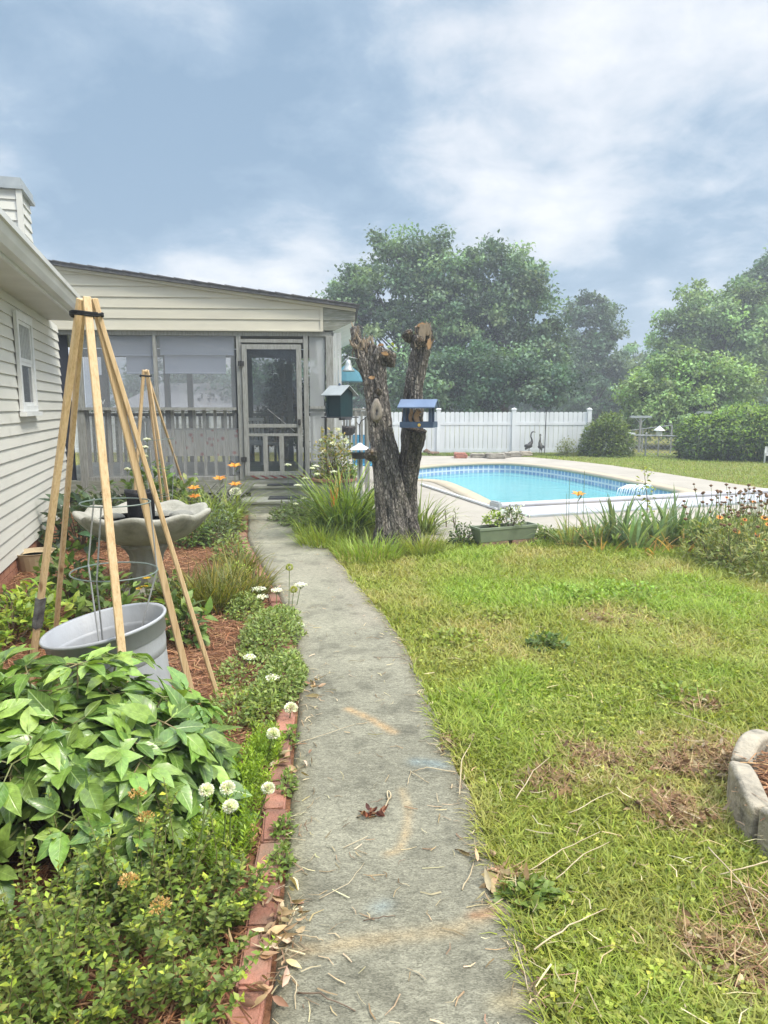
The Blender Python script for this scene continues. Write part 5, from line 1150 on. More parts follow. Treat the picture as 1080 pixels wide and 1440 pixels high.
    # broken dead-wood shards and fresh orange cut faces
    mo = pbr('fresh_cut_wood', (.44, .26, .12), (.27, .16, .085), 14, .8, bump=.4); md = pbr('dead_wood', (.34, .27, .19), (.20, .155, .11), 16, .9, stretch=(8, 8, 1), bump=.6)
    def shard(px, py, Y, w, h, rot, mat, nm):
        q = P(px, py, Y); mb = MB(); k = 7; a0 = random.random(); pts = [(w*math.cos(a0+i/k*6.283)*(.7+.5*random.random()), h*math.sin(a0+i/k*6.283)*(.7+.5*random.random())) for i in range(k)]
        V = [Vector((x, -.012-.01*random.random(), z)) for x, z in pts]+[Vector((x*1.1, .03, z*1.1)) for x, z in pts]
        mb.add([q+Matrix.Rotation(rot, 3, 'Y') @ v for v in V], [tuple(range(k))[::-1]]+[(i, (i+1) % k, k+(i+1) % k, k+i) for i in range(k)]); return mb.build(nm, mat, root)
    shard(536, 485, 7.46, .035, .014, -.1, mo, 'cut_face'); shard(541, 497, 7.43, .036, .022, .2, mo, 'cut_face'); shard(523, 531, 7.42, .035, .02, .1, mo, 'cut_face'); shard(604, 484, 7.66, .028, .055, .1, mo, 'cut_face'); shard(592, 457, 7.70, .05, .02, -.3, mo, 'cut_face')
    mb = MB()
    for k in range(60):
        px = random.uniform(494, 528); py = 505-random.uniform(0, 25)-(18 if px < 505 else 0)*random.random(); q = P(px, py, 7.58+random.uniform(-.08, .05)); l = random.uniform(.06, .17)
        mb.tube([q, q+Vector((random.uniform(-.4, .3)*l, random.uniform(-.3, .3)*l, l*random.uniform(.4, 1)))], [random.uniform(.008, .02), .003], 5)
    for k in range(30):
        px = random.uniform(583, 606); py = random.uniform(455, 492); q = P(px, py, 7.74+random.uniform(-.05, .05)); l = random.uniform(.05, .12); mb.tube([q, q+Vector((random.uniform(-.6, .6)*l, -.2*l, l*random.uniform(-.2, 1)))], [random.uniform(.008, .02), .003], 5)
    mb.build('splinters', md, root)
    mb = MB(); q = P(594, 468, 7.70); mb.box(q, (.075, .05, .17), Matrix.Rotation(.12, 3, 'Y')); mb.box(P(601, 463, 7.72), (.06, .06, .13), Matrix.Rotation(-.35, 3, 'Y')); mb.build('split_block', md, root)
    # old knot scar, a pale almond
    mb = MB(); c = P(529, 577, 7.43); n = 26
    ring = lambda f, dy: [c+Vector((.055*f*math.cos(a)*(1-.25*math.sin(a)), dy, .115*f*math.sin(a))) for a in [i/n*6.283 for i in range(n)]]
    r0, r1, r2 = ring(1.12, .06), ring(1.0, .004), ring(.8, -.006); r3 = ring(.1, -.002)
    mb.add(r0+r1+r2+r3, [(k*n+i, k*n+(i+1) % n, (k+1)*n+(i+1) % n, (k+1)*n+i) for k in range(3) for i in range(n)]+[tuple(range(4*n-1, 3*n-1, -1))])
    mb.build('knot_scar', pbr('pale_scar', (.33, .29, .24), (.20, .17, .14), 18, .9, stretch=(6, 6, 1.5), bump=.5), root, smooth=True)
    mb = MB(); c = P(530, 580, 7.42); k_ = 14; mb.add([c+Vector((.007*math.cos(i/k_*6.283), -.004, .034*math.sin(i/k_*6.283))) for i in range(k_)]+[c+Vector((.007*math.cos(i/k_*6.283), .02, .034*math.sin(i/k_*6.283))) for i in range(k_)], [tuple(range(k_))[::-1]]+[(i, (i+1) % k_, k_+(i+1) % k_, k_+i) for i in range(k_)]); mb.build('knot_slit', M_darkwood, root)
    # green sprig
    mb = Batch(); q = np.array(P(553, 487, 7.5)); k = 5; mb.leaves(np.repeat(q[None], k, 0)+RNG.standard_normal((k, 3))*.015, rdir(k, -.2, .8), np.tile([0, 0, 1.], (k, 1)), .07, .03, pick([(.25, .38, .06)], k), 'ovate'); mb.build('sprout', M_leaf, root)
trunk()
def feeders():
    # blue open feeder on the trunk shoulder
    c = D(589, 597, 7.30); r = thing('platform_feeder', 'slate blue open-sided bird feeder standing on the cut trunk shoulder', 'bird feeder', c, R_(-14))
    w, d = .325, .24
    m = MB(); m.box((0, 0, .0), (w, d, .014)); m.b2((-w/2, -d/2-.012, -.03), (w/2, -d/2, .03)); m.b2((-w/2, d/2, -.03), (w/2, d/2+.012, .03)); m.b2((-w/2-.012, -d/2-.012, -.029), (-w/2, d/2+.012, .029)); m.b2((w/2, -d/2-.012, -.029), (w/2+.012, d/2+.012, .029)); m.build('tray', M_bluepaint, r)
    for x in (-w/2+.03, w/2-.03):
        m = MB(); m.box((x, -d/2+.03, .10), (.028, .03, .185)); m.build('post', M_bluepaint, r); m = MB(); m.box((x, d/2-.03, .10), (.028, .03, .185)); m.build('post', M_bluepaint, r)
    m = MB(); z = .195; hw = w/2+.03
    for s in (-1, 1):
        m.add([(-hw, s*(d/2+.05), z-.015), (hw, s*(d/2+.05), z-.015), (hw, 0, z+.065), (-hw, 0, z+.065), (-hw, s*(d/2+.05), z-.027), (hw, s*(d/2+.05), z-.027), (hw, 0, z+.052), (-hw, 0, z+.052)], [(0, 1, 2, 3), (4, 7, 6, 5), (0, 4, 5, 1), (1, 5, 6, 2), (0, 3, 7, 4)])
    m.build('roof', M_feeder_roof, r)
    m = MB(); m.add([(-hw+.012, -(d/2+.03), z-.02), (-hw+.012, (d/2+.03), z-.02), (-hw+.012, 0, z+.05)], [(0, 1, 2)]); m.add([(hw-.012, -(d/2+.03), z-.02), (hw-.012, (d/2+.03), z-.02), (hw-.012, 0, z+.05)], [(2, 1, 0)]); m.build('gable', M_bluepaint, r)
    m = MB(); m.lathe([(.017, 0), (.017, .004), (0, .006)], 14); o = m.build('emblem', pbr('yellow_badge', (.60, .40, .09), (.5, .32, .06), 60, .6), r); o.location = (.03, -d/2-.0125, -.002); o.rotation_euler = (math.pi/2, 0, 0)
    # squirrel in the feeder
    q = r.matrix_basis @ Vector((-.035, -.02, .008)); sq = thing('squirrel', 'tan squirrel sitting upright inside the blue feeder', 'squirrel', q, R_(-20))
    mf = pbr('squirrel_fur', (.56, .36, .21), (.42, .26, .15), 60, .95, bump=.6, bscale=200)
    V = [(0, 0, .035), (.008, 0, .07), (.016, 0, .098), (.03, 0, .125), (.052, 0, .122), (.066, 0, .116), (.03, .028, .012), (.06, .03, .006), (.03, -.028, .012), (.06, -.03, .006), (.032, .02, .085), (.056, .012, .082), (.032, -.02, .085), (.056, -.012, .082), (.026, .012, .15), (.026, -.012, .15)]
    E = [(0, 1), (1, 2), (2, 3), (3, 4), (4, 5), (0, 6), (6, 7), (0, 8), (8, 9), (2, 10), (10, 11), (2, 12), (12, 13), (3, 14), (3, 15)]
    skin('body', V, E, [.036, .032, .026, .022, .016, .007, .018, .009, .018, .009, .010, .006, .010, .006, .005, .005], mf, sq)
    skin('tail', [(-.03, 0, .015), (-.055, 0, .04), (-.052, 0, .09), (-.035, 0, .125), (-.052, 0, .155)], [(0, 1), (1, 2), (2, 3), (3, 4)], [.010, .019, .022, .019, .008], mf, sq)
    m = MB()
    for s in (-1, 1): m.ball((.047, s*.0165, .128), .004, 8, 5)
    m.build('eye', M_blackplastic, sq)
    # dark green hopper feeder on a bracket from the porch corner post
    c = D(478, 586, 10.15); r = thing('hopper_feeder', 'dark green house-shaped feeder with grey roof beside the porch corner', 'bird feeder', c, R_(-40))
    w, d, h = .27, .25, .44
    m = MB(); m.box((0, 0, -.008), (w+.12, d+.12, .016)); m.build('base', M_darkwood, r)
    m = MB(); g = .09; m.add([(-w/2, -d/2, 0), (w/2, -d/2, 0), (w/2, d/2, 0), (-w/2, d/2, 0), (-w/2, -d/2, h-.1), (w/2, -d/2, h-.1), (w/2, d/2, h-.1), (-w/2, d/2, h-.1), (-w/2, 0, h+g-.1), (w/2, 0, h+g-.1)], [(0, 1, 5, 4), (2, 3, 7, 6), (1, 2, 6, 9, 5), (3, 0, 4, 8, 7)])
    m.b2((-w/2-.006, -d/2-.008, 0), (-w/2+.03, -d/2-.0005, h-.1)); m.b2((w/2-.03, -d/2-.008, 0), (w/2+.006, -d/2-.0005, h-.1)); m.build('hopper', M_greenpaint, r)
    m = MB(); e = .06
    for s in (-1, 1):
        y0 = s*(d/2+e); z0 = h-.1-e*.72; z1 = h-.1+g+.005
        m.add([(-w/2-e, y0, z0), (w/2+e, y0, z0), (w/2+e, 0, z1), (-w/2-e, 0, z1), (-w/2-e, y0, z0+.012), (w/2+e, y0, z0+.012), (w/2+e, 0, z1+.012), (-w/2-e, 0, z1+.012)], [(0, 3, 2, 1), (4, 5, 6, 7), (0, 1, 5, 4), (1, 2, 6, 5), (3, 0, 4, 7)])
    m.build('roof', M_greymetal, r); m = MB(); m.ball((0, 0, h+.02), .02, 8, 5); m.build('knob', M_bluepaint, r)
    m = MB(); m.b2((-.02, 0, -.05), (.02, .5, -.017)); o = m.build('bracket', M_darkwood, r); o.rotation_euler = (0, 0, R_(25))
    # bell
    a = D(505, 505, 7.55); bpt = D(490, 512, 7.5); r = thing('hanging_bell', 'small grey metal bell hanging from the trunk left stub', 'bell', bpt)
    m = MB(); m.lathe([(.012, .045), (.022, .04), (.032, .0), (.045, -.045), (.068, -.07), (.066, -.075), (.0, -.03)], 18); m.build('bell_body', M_greymetal, r, smooth=True)
    m = MB(); m.tube([Vector((0, 0, .04)), Vector((0, 0, .075))], .004, 5); k = a-bpt; m.tube([Vector((-.07, 0, -.06+.06)), Vector((0, 0, .075)), k], .0045, 5); m.build('hanger', M_greymetal, r)
    # shepherd hook with white-roofed dish feeder
    Y = 9.3; b = D(506, 640, Y); r = thing('hook_feeder', 'white-roofed dish feeder on a dark shepherd hook left of the trunk', 'bird feeder', (b.x, Y, 0)); zt = D(506, 594, Y).z; zr0 = D(506, 624, Y).z; zr1 = D(506, 632, Y).z; zd = D(506, 640, Y).z
    m = MB(); m.tube([(0, .0, 0), (0, 0, zt-.03), (.02, 0, zt+.02), (.06, 0, zt+.045), (.10, 0, zt+.08)], .007, 6); m.tube([(0, 0, zt-.03), (-.03, 0, zt-.02), (-.04, 0, zt+.01)], .006, 6); m.build('hook', M_iron, r)
    m = MB(); m.lathe([(.135, zr1), (.12, zr1+.012), (.10, zr1+.03), (.05, zr0-.02), (.02, zr0+.01), (0, zr0+.012)], 20, wob=lambda rr, z, a_, i: (rr*(1+.05*math.cos(8*a_)), z)); m.build('roof', M_vinyl, r)
    m = MB(); m.lathe([(.02, zd-.05), (.10, zd-.045), (.115, zd+.03), (.105, zd+.03), (.09, zd-.03), (0, zd-.03)], 20); m.build('dish', M_iron, r)
    m = MB(); m.b2((-.035, .02, 0), (.035, .07, zd-.06)); m.build('post', M_whitewash, r)
feeders()

# ------------------------------------------------------------------ planters, bird bath, pot, teepees
def planters():
    # window-box planter on two bricks
    a = G(677, 774); b = G(752, 767); c = (a+b)/2; c.y += .12; w = (b-a).length+.03
    ang = math.atan2(b.y-a.y, b.x-a.x); MBr = pbr('mossy_brick', (.30, .17, .12), (.20, .15, .10), 14, .9, bump=.6)
    for s, lab in ((-1, 'left of two bricks under the sage planter box'), (1, 'right of two bricks under the sage planter box')):
        m = MB(); m.cbox((0, 0, .035), (w*.48, .17, .07), .008); o = m.build('brick', MBr); o.location = c+Vector((s*w*.245, s*w*.245*math.tan(ang)+.02, 0)); o.rotation_euler = (0, 0, ang+s*.03); tag(o, lab, 'brick', 'bricks under the planter box')
    r = thing('planter_box', 'sage green rectangular planter box standing on two bricks', 'planter', c+Vector((-.03, 0, .072)), ang)
    h = .165; w2 = w*1.04
    m = MB(); o1 = [(-w2/2+.03, -.075), (w2/2-.03, -.075), (w2/2-.03, .075), (-w2/2+.03, .075)]; o2 = [(-w2/2, -.10), (w2/2, -.10), (w2/2, .10), (-w2/2, .10)]; i2 = [(x*.965, y*.86) for x, y in o2]
    V = [(*q, 0) for q in o1]+[(*q, h-.03) for q in o2]+[(q[0]*1.015, q[1]*1.07, h-.03) for q in o2]+[(q[0]*1.015, q[1]*1.07, h) for q in o2]+[(*q, h) for q in i2]+[(*q, h-.05) for q in i2]
    m.add(V, [tuple(range(4))[::-1]]+[(k*4+i, k*4+(i+1) % 4, (k+1)*4+(i+1) % 4, (k+1)*4+i) for k in range(5) for i in range(4)]); bevel(m.build('box', M_sage, r), .004)
    m = MB(); m.add([(*q, h-.035) for q in i2], [(0, 1, 2, 3)]); m.build('soil', M_soil, r)
    p1 = c+Vector((-w2*.22, 0, .21)); bush('seedling', 'bright green seedling at the left end of the planter box', 'plant', p1, .12, .09, .15, 160, .04, .025, [(.20, .34, .07), (.26, .4, .1)], 'round', stems=6)
    p2 = c+Vector((w2*.05, 0, .21)); q = bush('white_flower_plant', 'small leafy plant with white blooms in the planter box middle', 'plant', p2, .16, .09, .20, 170, .05, .022, [(.12, .2, .07), (.16, .26, .1), (.08, .12, .06)], 'lance', stems=8)
    B = Batch(); k = 90; P = RNG.standard_normal((k, 3))*np.array([.07, .04, .05])+np.array([0.03, -.02, .15]); B.leaves(P, rdir(k, -.2, 1), rdir(k, 0, 1), .035, .025, pick([(.75, .76, .72)], k, .06), 'round', .1, .1); B.build('flower', M_petal, q)
    # big terracotta-rimmed pot right of the steps with white rose bush
    Y = 9.75; c = Vector((D(470, 680, Y).x, Y, 0)); zr = D(470, 672, Y).z; R0 = .30
    r = thing('rim_pot', 'big weathered pot with terracotta rim right of the porch steps', 'pot', c)
    m = MB(); m.lathe([(R0*.72, 0), (R0*.95, zr*.75), (R0*.98, zr-.04)], 26); m.build('body', M_greyboard, r, smooth=True); m = MB(); m.lathe([(R0*1.0, zr-.04), (R0*1.06, zr-.035), (R0*1.07, zr), (R0*.93, zr), (R0*.9, zr-.05)], 26); m.build('rim', M_terracotta, r); m = MB(); m.lathe([(R0*.92, zr-.045), (0, zr-.03)], 20); m.build('soil', M_soil, r)
    q = bush('white_rose_bush', 'straggly rose bush with small white blooms in the terracotta-rimmed pot', 'plant', c+Vector((0, 0, zr-.03)), .30, .25, .68, 900, .055, .03, [(.10, .17, .06), (.14, .2, .08), (.18, .22, .10), (.3, .28, .08)], 'ovate', shell=.2, stems=16)
    B = Batch()
    for k in range(16):
        cc = np.array([random.uniform(-.26, .26), random.uniform(-.2, .1), random.uniform(.35, .72)]); n = 14; B.leaves(np.repeat(cc[None], n, 0)+RNG.standard_normal((n, 3))*.012, rdir(n, -.3, 1), rdir(n, 0, 1), .035, .03, pick([(.74, .74, .68), (.62, .62, .5)], n, .05), 'round', .3, -.1)
    B.build('flower', M_petal, q)
    c2 = c+Vector((.18, .05, zr-.02)); bush('pot_seedlings', 'bright green seedlings sharing the terracotta-rimmed pot', 'plant', c2, .2, .16, .16, 260, .04, .025, [(.14, .27, .06), (.2, .34, .08)], 'round', stems=6)
    # yellow stake against the post
    o = MB(); o.bar((0, 0, 0), (0, 0, D(454, 600, 10.3).z), .03, .02); ob = o.build('garden_stake', pbr('yellow_stake', (.50, .46, .22), (.4, .37, .18), 20, .7)); ob.location = (D(453, 640, 10.3).x, 10.3, 0); tag(ob, 'yellowish wooden stake leaning by the porch corner post', 'stake')
planters()
def birdbath():
    b = Vector((-2.0, 5.75, 0)); r = thing('bird_bath', 'large grey stone bird bath with scalloped bowl on a fluted pedestal', 'bird bath', b)
    zr = .69; RB = .53
    flute = lambda rr, z, a, i: (rr*(1+.06*math.cos(10*a)), z)
    m = MB(); m.lathe([(.23, 0), (.23, .035), (.21, .05), (.18, .08)], 40, wob=lambda rr, z, a, i: (rr*(1+.07*math.cos(8*a)), z))
    m.lathe([(.18, .078), (.15, .14), (.125, .24), (.14, .33), (.17, .385), (.195, .40), (.195, .425), (.17, .44)], 80, wob=flute); m.build('pedestal', M_caststone, r, smooth=True)
    def sc(rr, z, a, i):
        f = min(1, max(0, (rr/RB-.35)/.65)); k = math.cos(9*a); return rr*(1+.035*k*f), z+(.018*k)*f*f
    m = MB(); m.lathe([(.0, .425), (.17, .422), (.24, .436), (.34, .475), (.43, .54), (.49, .605), (.52, .645), (RB, zr-.03), (RB+.006, zr-.008), (RB-.004, zr+.006), (RB-.03, zr+.008), (.47, zr-.015), (.42, .635), (.30, .60), (.15, .58), (0, .575)], 108, wob=sc); bo = m.build('bowl', M_caststone, r, smooth=True)
    m = MB(); m.ball((.10, .2, .61), (.12, .09, .055), 12, 8); m.ball((.27, .14, .63), (.11, .08, .045), 12, 8); m.ball((-.28, .05, .625), (.10, .07, .04), 12, 8); 
    m.build('carved_shell', pbr('dark_cast_stone', (.24, .235, .205), (.15, .15, .13), 6, .9, bump=.7, bscale=35), r, smooth=True)
    m = MB(); m.lathe([(.0, .628), (.39, .628)], 40); m.build('basin_water', pbr('still_water', (.12, .13, .11), (.16, .17, .15), 4, .1, spec=.6), r)
    # black nursery bag on the bowl
    g = D(193, 735, 5.62); q = thing('grow_bag', 'crumpled black plastic nursery pot standing in the bird bath', 'pot', (b.x+.0-.02, b.y-.02, .63))
    m = MB(); m.lathe([(.095, 0), (.105, .02), (.11, .17), (.118, .22), (.112, .235), (.10, .22), (.09, .17), (0, .16)], 30, wob=lambda rr, z, a, i: (rr*(1+.06*math.sin(3*a+i)+.04*math.sin(7*a+i*2)), z*(1+.05*math.sin(2*a+1)*(z > .15)))); m.build('shell', M_blackplastic, q, smooth=True)
    m = MB(); m.lathe([(.10, .18), (.05, .205), (0, .21)], 16, wob=lambda rr, z, a, i: (rr, z+.02*math.sin(3*a))); m.build('soil', M_soil, q)
    # little stone scroll foot by the pedestal
    p = G(246, 838); o = MB(); o.ball((0, 0, .05), (.06, .05, .055), 12, 8); o.ball((.03, -.03, .09), (.03, .03, .03), 10, 6); ob = o.build('stone_ornament', M_caststone, smooth=True); ob.location = p; tag(ob, 'small pale stone ornament on the mulch right of the bird bath pedestal', 'ornament')
    # tan pot against the house
    p = G(34, 806); q = thing('tan_pot', 'wide tan pot half sunk in the mulch against the house wall', 'pot', p+Vector((.05, .12, 0)), .2)
    m = MB(); m.lathe([(.15, 0), (.19, .17), (.2, .185), (.185, .185), (.17, .16), (0, .12)], 24); m.build('body', pbr('tan_plastic', (.42, .33, .2), (.34, .27, .17), 7, .6), q); m = MB(); m.lathe([(.175, .15), (0, .15)], 20); m.build('soil', M_soil, q)
    m = MB(); m.tube([(-.19, .02, .18), (-.3, -.05, .1), (-.38, -.2, .02)], .005, 5); m.build('hose', M_trimw, q)
birdbath()
def teepee(name, label, apex, feet, w, group, tape=None):
    r = thing(name, label, 'trellis', (apex.x, apex.y, 0), 0, group); o = Vector((apex.x, apex.y, 0)); n = len(feet)
    tops = []
    for i, f in enumerate(feet):
        f = Vector(f)-o; h = f.copy(); h.z = 0; t = Vector((0, 0, apex.z+.055))+h.normalized()*(-.004)+h.normalized()*.042
        d = (t-f).normalized(); m = MB(); m.bar(f, t+d*.02, w, w*.62, Vector((-h.y, h.x, 0)).normalized() if i % 2 else h.normalized()); bevel(m.build('pole', M_pine, r), .003, 1); tops.append((f, t))
    m = MB(); pts = []
    for turn in range(3):
        for k in range(14): a = k/14*6.283; pts.append((.068*math.cos(a), .068*math.sin(a), apex.z-.005+.006*turn+.004*math.sin(2*a)))
    m.tube(pts, .0055, 6); m.build('tie', M_blackplastic, r)
    if tape is not None:
        f, t = tops[tape]; d = (t-f).normalized(); p = f+d*(.44); m = MB(); m.bar(p, p+d*.17, w+.008, w*.62+.008, Vector((f.x, f.y, 0)).normalized()); m.build('tape_wrap', M_tape, r)
    return r
def cage(label, c, z0, rings, tilt=0.0, group='wire plant cages'):
    r = thing('plant_cage', label, 'cage', (c[0], c[1], z0), 0, group); m = MB()
    for rad, z in rings: m = MB(); m.tube([(rad*math.cos(k/28*6.283), rad*math.sin(k/28*6.283), z+.01*math.cos(k/28*6.283)) for k in range(29)], .0035, 5, False); m.build('ring', M_greenwire, r)
    r0 = rings[0]
    for k in range(3):
        a = k*2.094+.5; m = MB(); m.tube([(rings[-1][0]*.5*math.cos(a), rings[-1][0]*.5*math.sin(a), 0)]+[(rad*math.cos(a), rad*math.sin(a), z) for rad, z in reversed(rings)], .004, 5); m.build('leg', M_wire, r)
    r.rotation_euler = (0, tilt, 0); return r
def garden_gear():
    PC = Vector((-1.245, 3.22, 0))
    ap = D(122, 443, 3.25); g = 'wooden trellis teepees'
    feet = [(-1.90, 3.52, 0), (-1.99, 4.0, 0), (-1.07, 2.78, 0), G(273, 990), G(309, 988)]
    teepee('trellis_teepee', 'near tall trellis of pale pine battens standing over the grey pot', ap, feet, .034, g, 0)
    ap2 = D(205, 529, 8.5); f2 = [G(186, 745), G(232, 738), G(243, 742), G(268, 712)]
    teepee('trellis_teepee', 'far pine batten trellis standing behind the bird bath', ap2, f2, .038, g)
    # grey pot, heaved to one side
    r = thing('grey_pot', 'wide grey plastic pot tipped to one side under the near trellis', 'pot', PC+Vector((0, 0, .0)), 0)
    R0, H0 = .285, .52
    m = MB(); m.lathe([(R0*.76, 0), (R0*.80, .12), (R0*.90, H0-.10), (R0*.905, H0-.085), (R0*.945, H0-.08), (R0*.96, H0-.012), (R0*1.0, H0-.01), (R0*1.01, H0), (R0*.995, H0+.008), (R0*.95, H0), (R0*.90, H0-.14), (R0*.86, H0-.2)], 72); m.build('body', M_greypot, r, smooth=True).data.polygons.foreach_set('use_smooth', [True]*(72*11+2))
    m = MB()
    vs = []; 
    m.lathe([(R0*.885, H0-.155), (R0*.6, H0-.14), (R0*.3, H0-.135), (0, H0-.13)], 30, wob=lambda rr, z, a, i: (rr, z+.008*math.sin(5*a+i)+.006*math.sin(11*a))); m.build('soil', M_soil, r)
    r.rotation_euler = (R_(2), R_(-9.5), 0); r.location.z = .01
    cage('wire plant cage standing in the grey pot', PC+Vector((-.06, .0, 0)), .36, [(.155, .75), (.195, .42)], R_(4))
    cage('wire plant cage standing inside the far trellis', Vector((ap2.x+.05, 8.6, 0)), 0, [(.22, 1.15), (.2, .8), (.17, .45)])
    # lattice sheet leaning by the porch
    m = MB(); s = .62
    for k in range(9):
        t = -s+k*s/4; lo, hi = max(-s, t-s), min(s, t+s)
        m.bar((lo, 0, t-lo if False else (t-lo)/1), (hi, 0, (t-hi)), .012, .045, (0, 1, 0)) if False else None
    for k in range(-5, 6):
        t = k*.14
        a0, a1 = (max(-.6, t-.25), max(0, t-(t-.25)) if False else 0), None
        x0, x1 = t-.22, t+.22
        m.bar((x0, 0, 0), (x1, 0, .44), .012, .045, (0, 1, 0)); m.bar((x0, .013, .44), (x1, .013, 0), .012, .045, (0, 1, 0))
    p = G(285, 712); r = thing('lattice_sheet', 'loose grey lattice sheet leaning against the porch left of the steps', 'lattice', (p.x, 10.2, 0), .05); o = m.build('slats', M_greyboard, r); o.rotation_euler = (R_(-14), 0, 0)
garden_gear()

# ------------------------------------------------------------------ pool extras
def pool_extras():
    a = Vector(POOL[0]); 
    # white slatted cover along the near side with its rolled tube
    A = G(702, 717); B_ = G(1090, 695); d = (B_-A).normalized(); nrm = Vector((-d.y, d.x, 0)); L_ = (B_-A).length
    M_cover = pbr('cover_vinyl', (.47, .47, .50), (.38, .385, .42), 3, .55, stretch=(.4, 6, 6))
    r = thing('pool_cover', 'white vinyl pool cover rolled along the near edge of the pool', 'pool cover', A, math.atan2(d.y, d.x))
    m = MB(); m.tube([(-.02, .02, .06), (L_, .02, .06)], .046, 14); m.build('roll', M_cover, r, smooth=False)
    m = MB()
    for k in range(7): m.cbox((L_/2, -.14-k*.105, .03), (L_, .098, .022), .006)
    m.build('slats', M_cover, r)
    m = MB(); m.cbox((-.06, .0, .07), (.09, .26, .13), .02); m.build('end_cap', M_greymetal, r)
    m = MB(); m.b2((-.02, -.885, .013), (L_, -.845, .04)); m.build('edge_rail', M_greymetal, r)
    # white track along the left coping
    a = G(592, 683.5); b = G(699, 719); m = MB(); m.bar((0, 0, .04), b-a+Vector((0, 0, .04)), .05, .03); o = m.build('track', M_vinyl); o.location = a; tag(o, 'white straight track lying along the left side of the pool', 'track')
    # little fountain arcs
    c = G(905, 697); r = thing('fountain_spray', 'white fanned jets of water falling into the pool behind the irises', 'fountain', (c.x-.05, c.y+.25, -.0))
    mw = pbr('spray_water', (.78, .84, .88), (.68, .78, .84), 20, .15, spec=.8)
    m = MB()
    for k in range(13):
        x = -.32+k*.053+random.uniform(-.015, .015); m.tube([(.26+x*.2, .1, -.03), (x*.45+.18, .05, .13+.02*math.sin(k)), (x*.65+.05, 0, .165), (x*.8-.08, -.06, .10), (x*.8-.14, -.12, -.06)], [.004, .006, .008, .008, .005], 5)
    m.build('jets', mw, r, smooth=True); m = MB(); m.tube([(.33, .12, -.05), (.33, .12, .03)], .03, 8); m.build('nozzle', M_greymetal, r)
pool_extras()

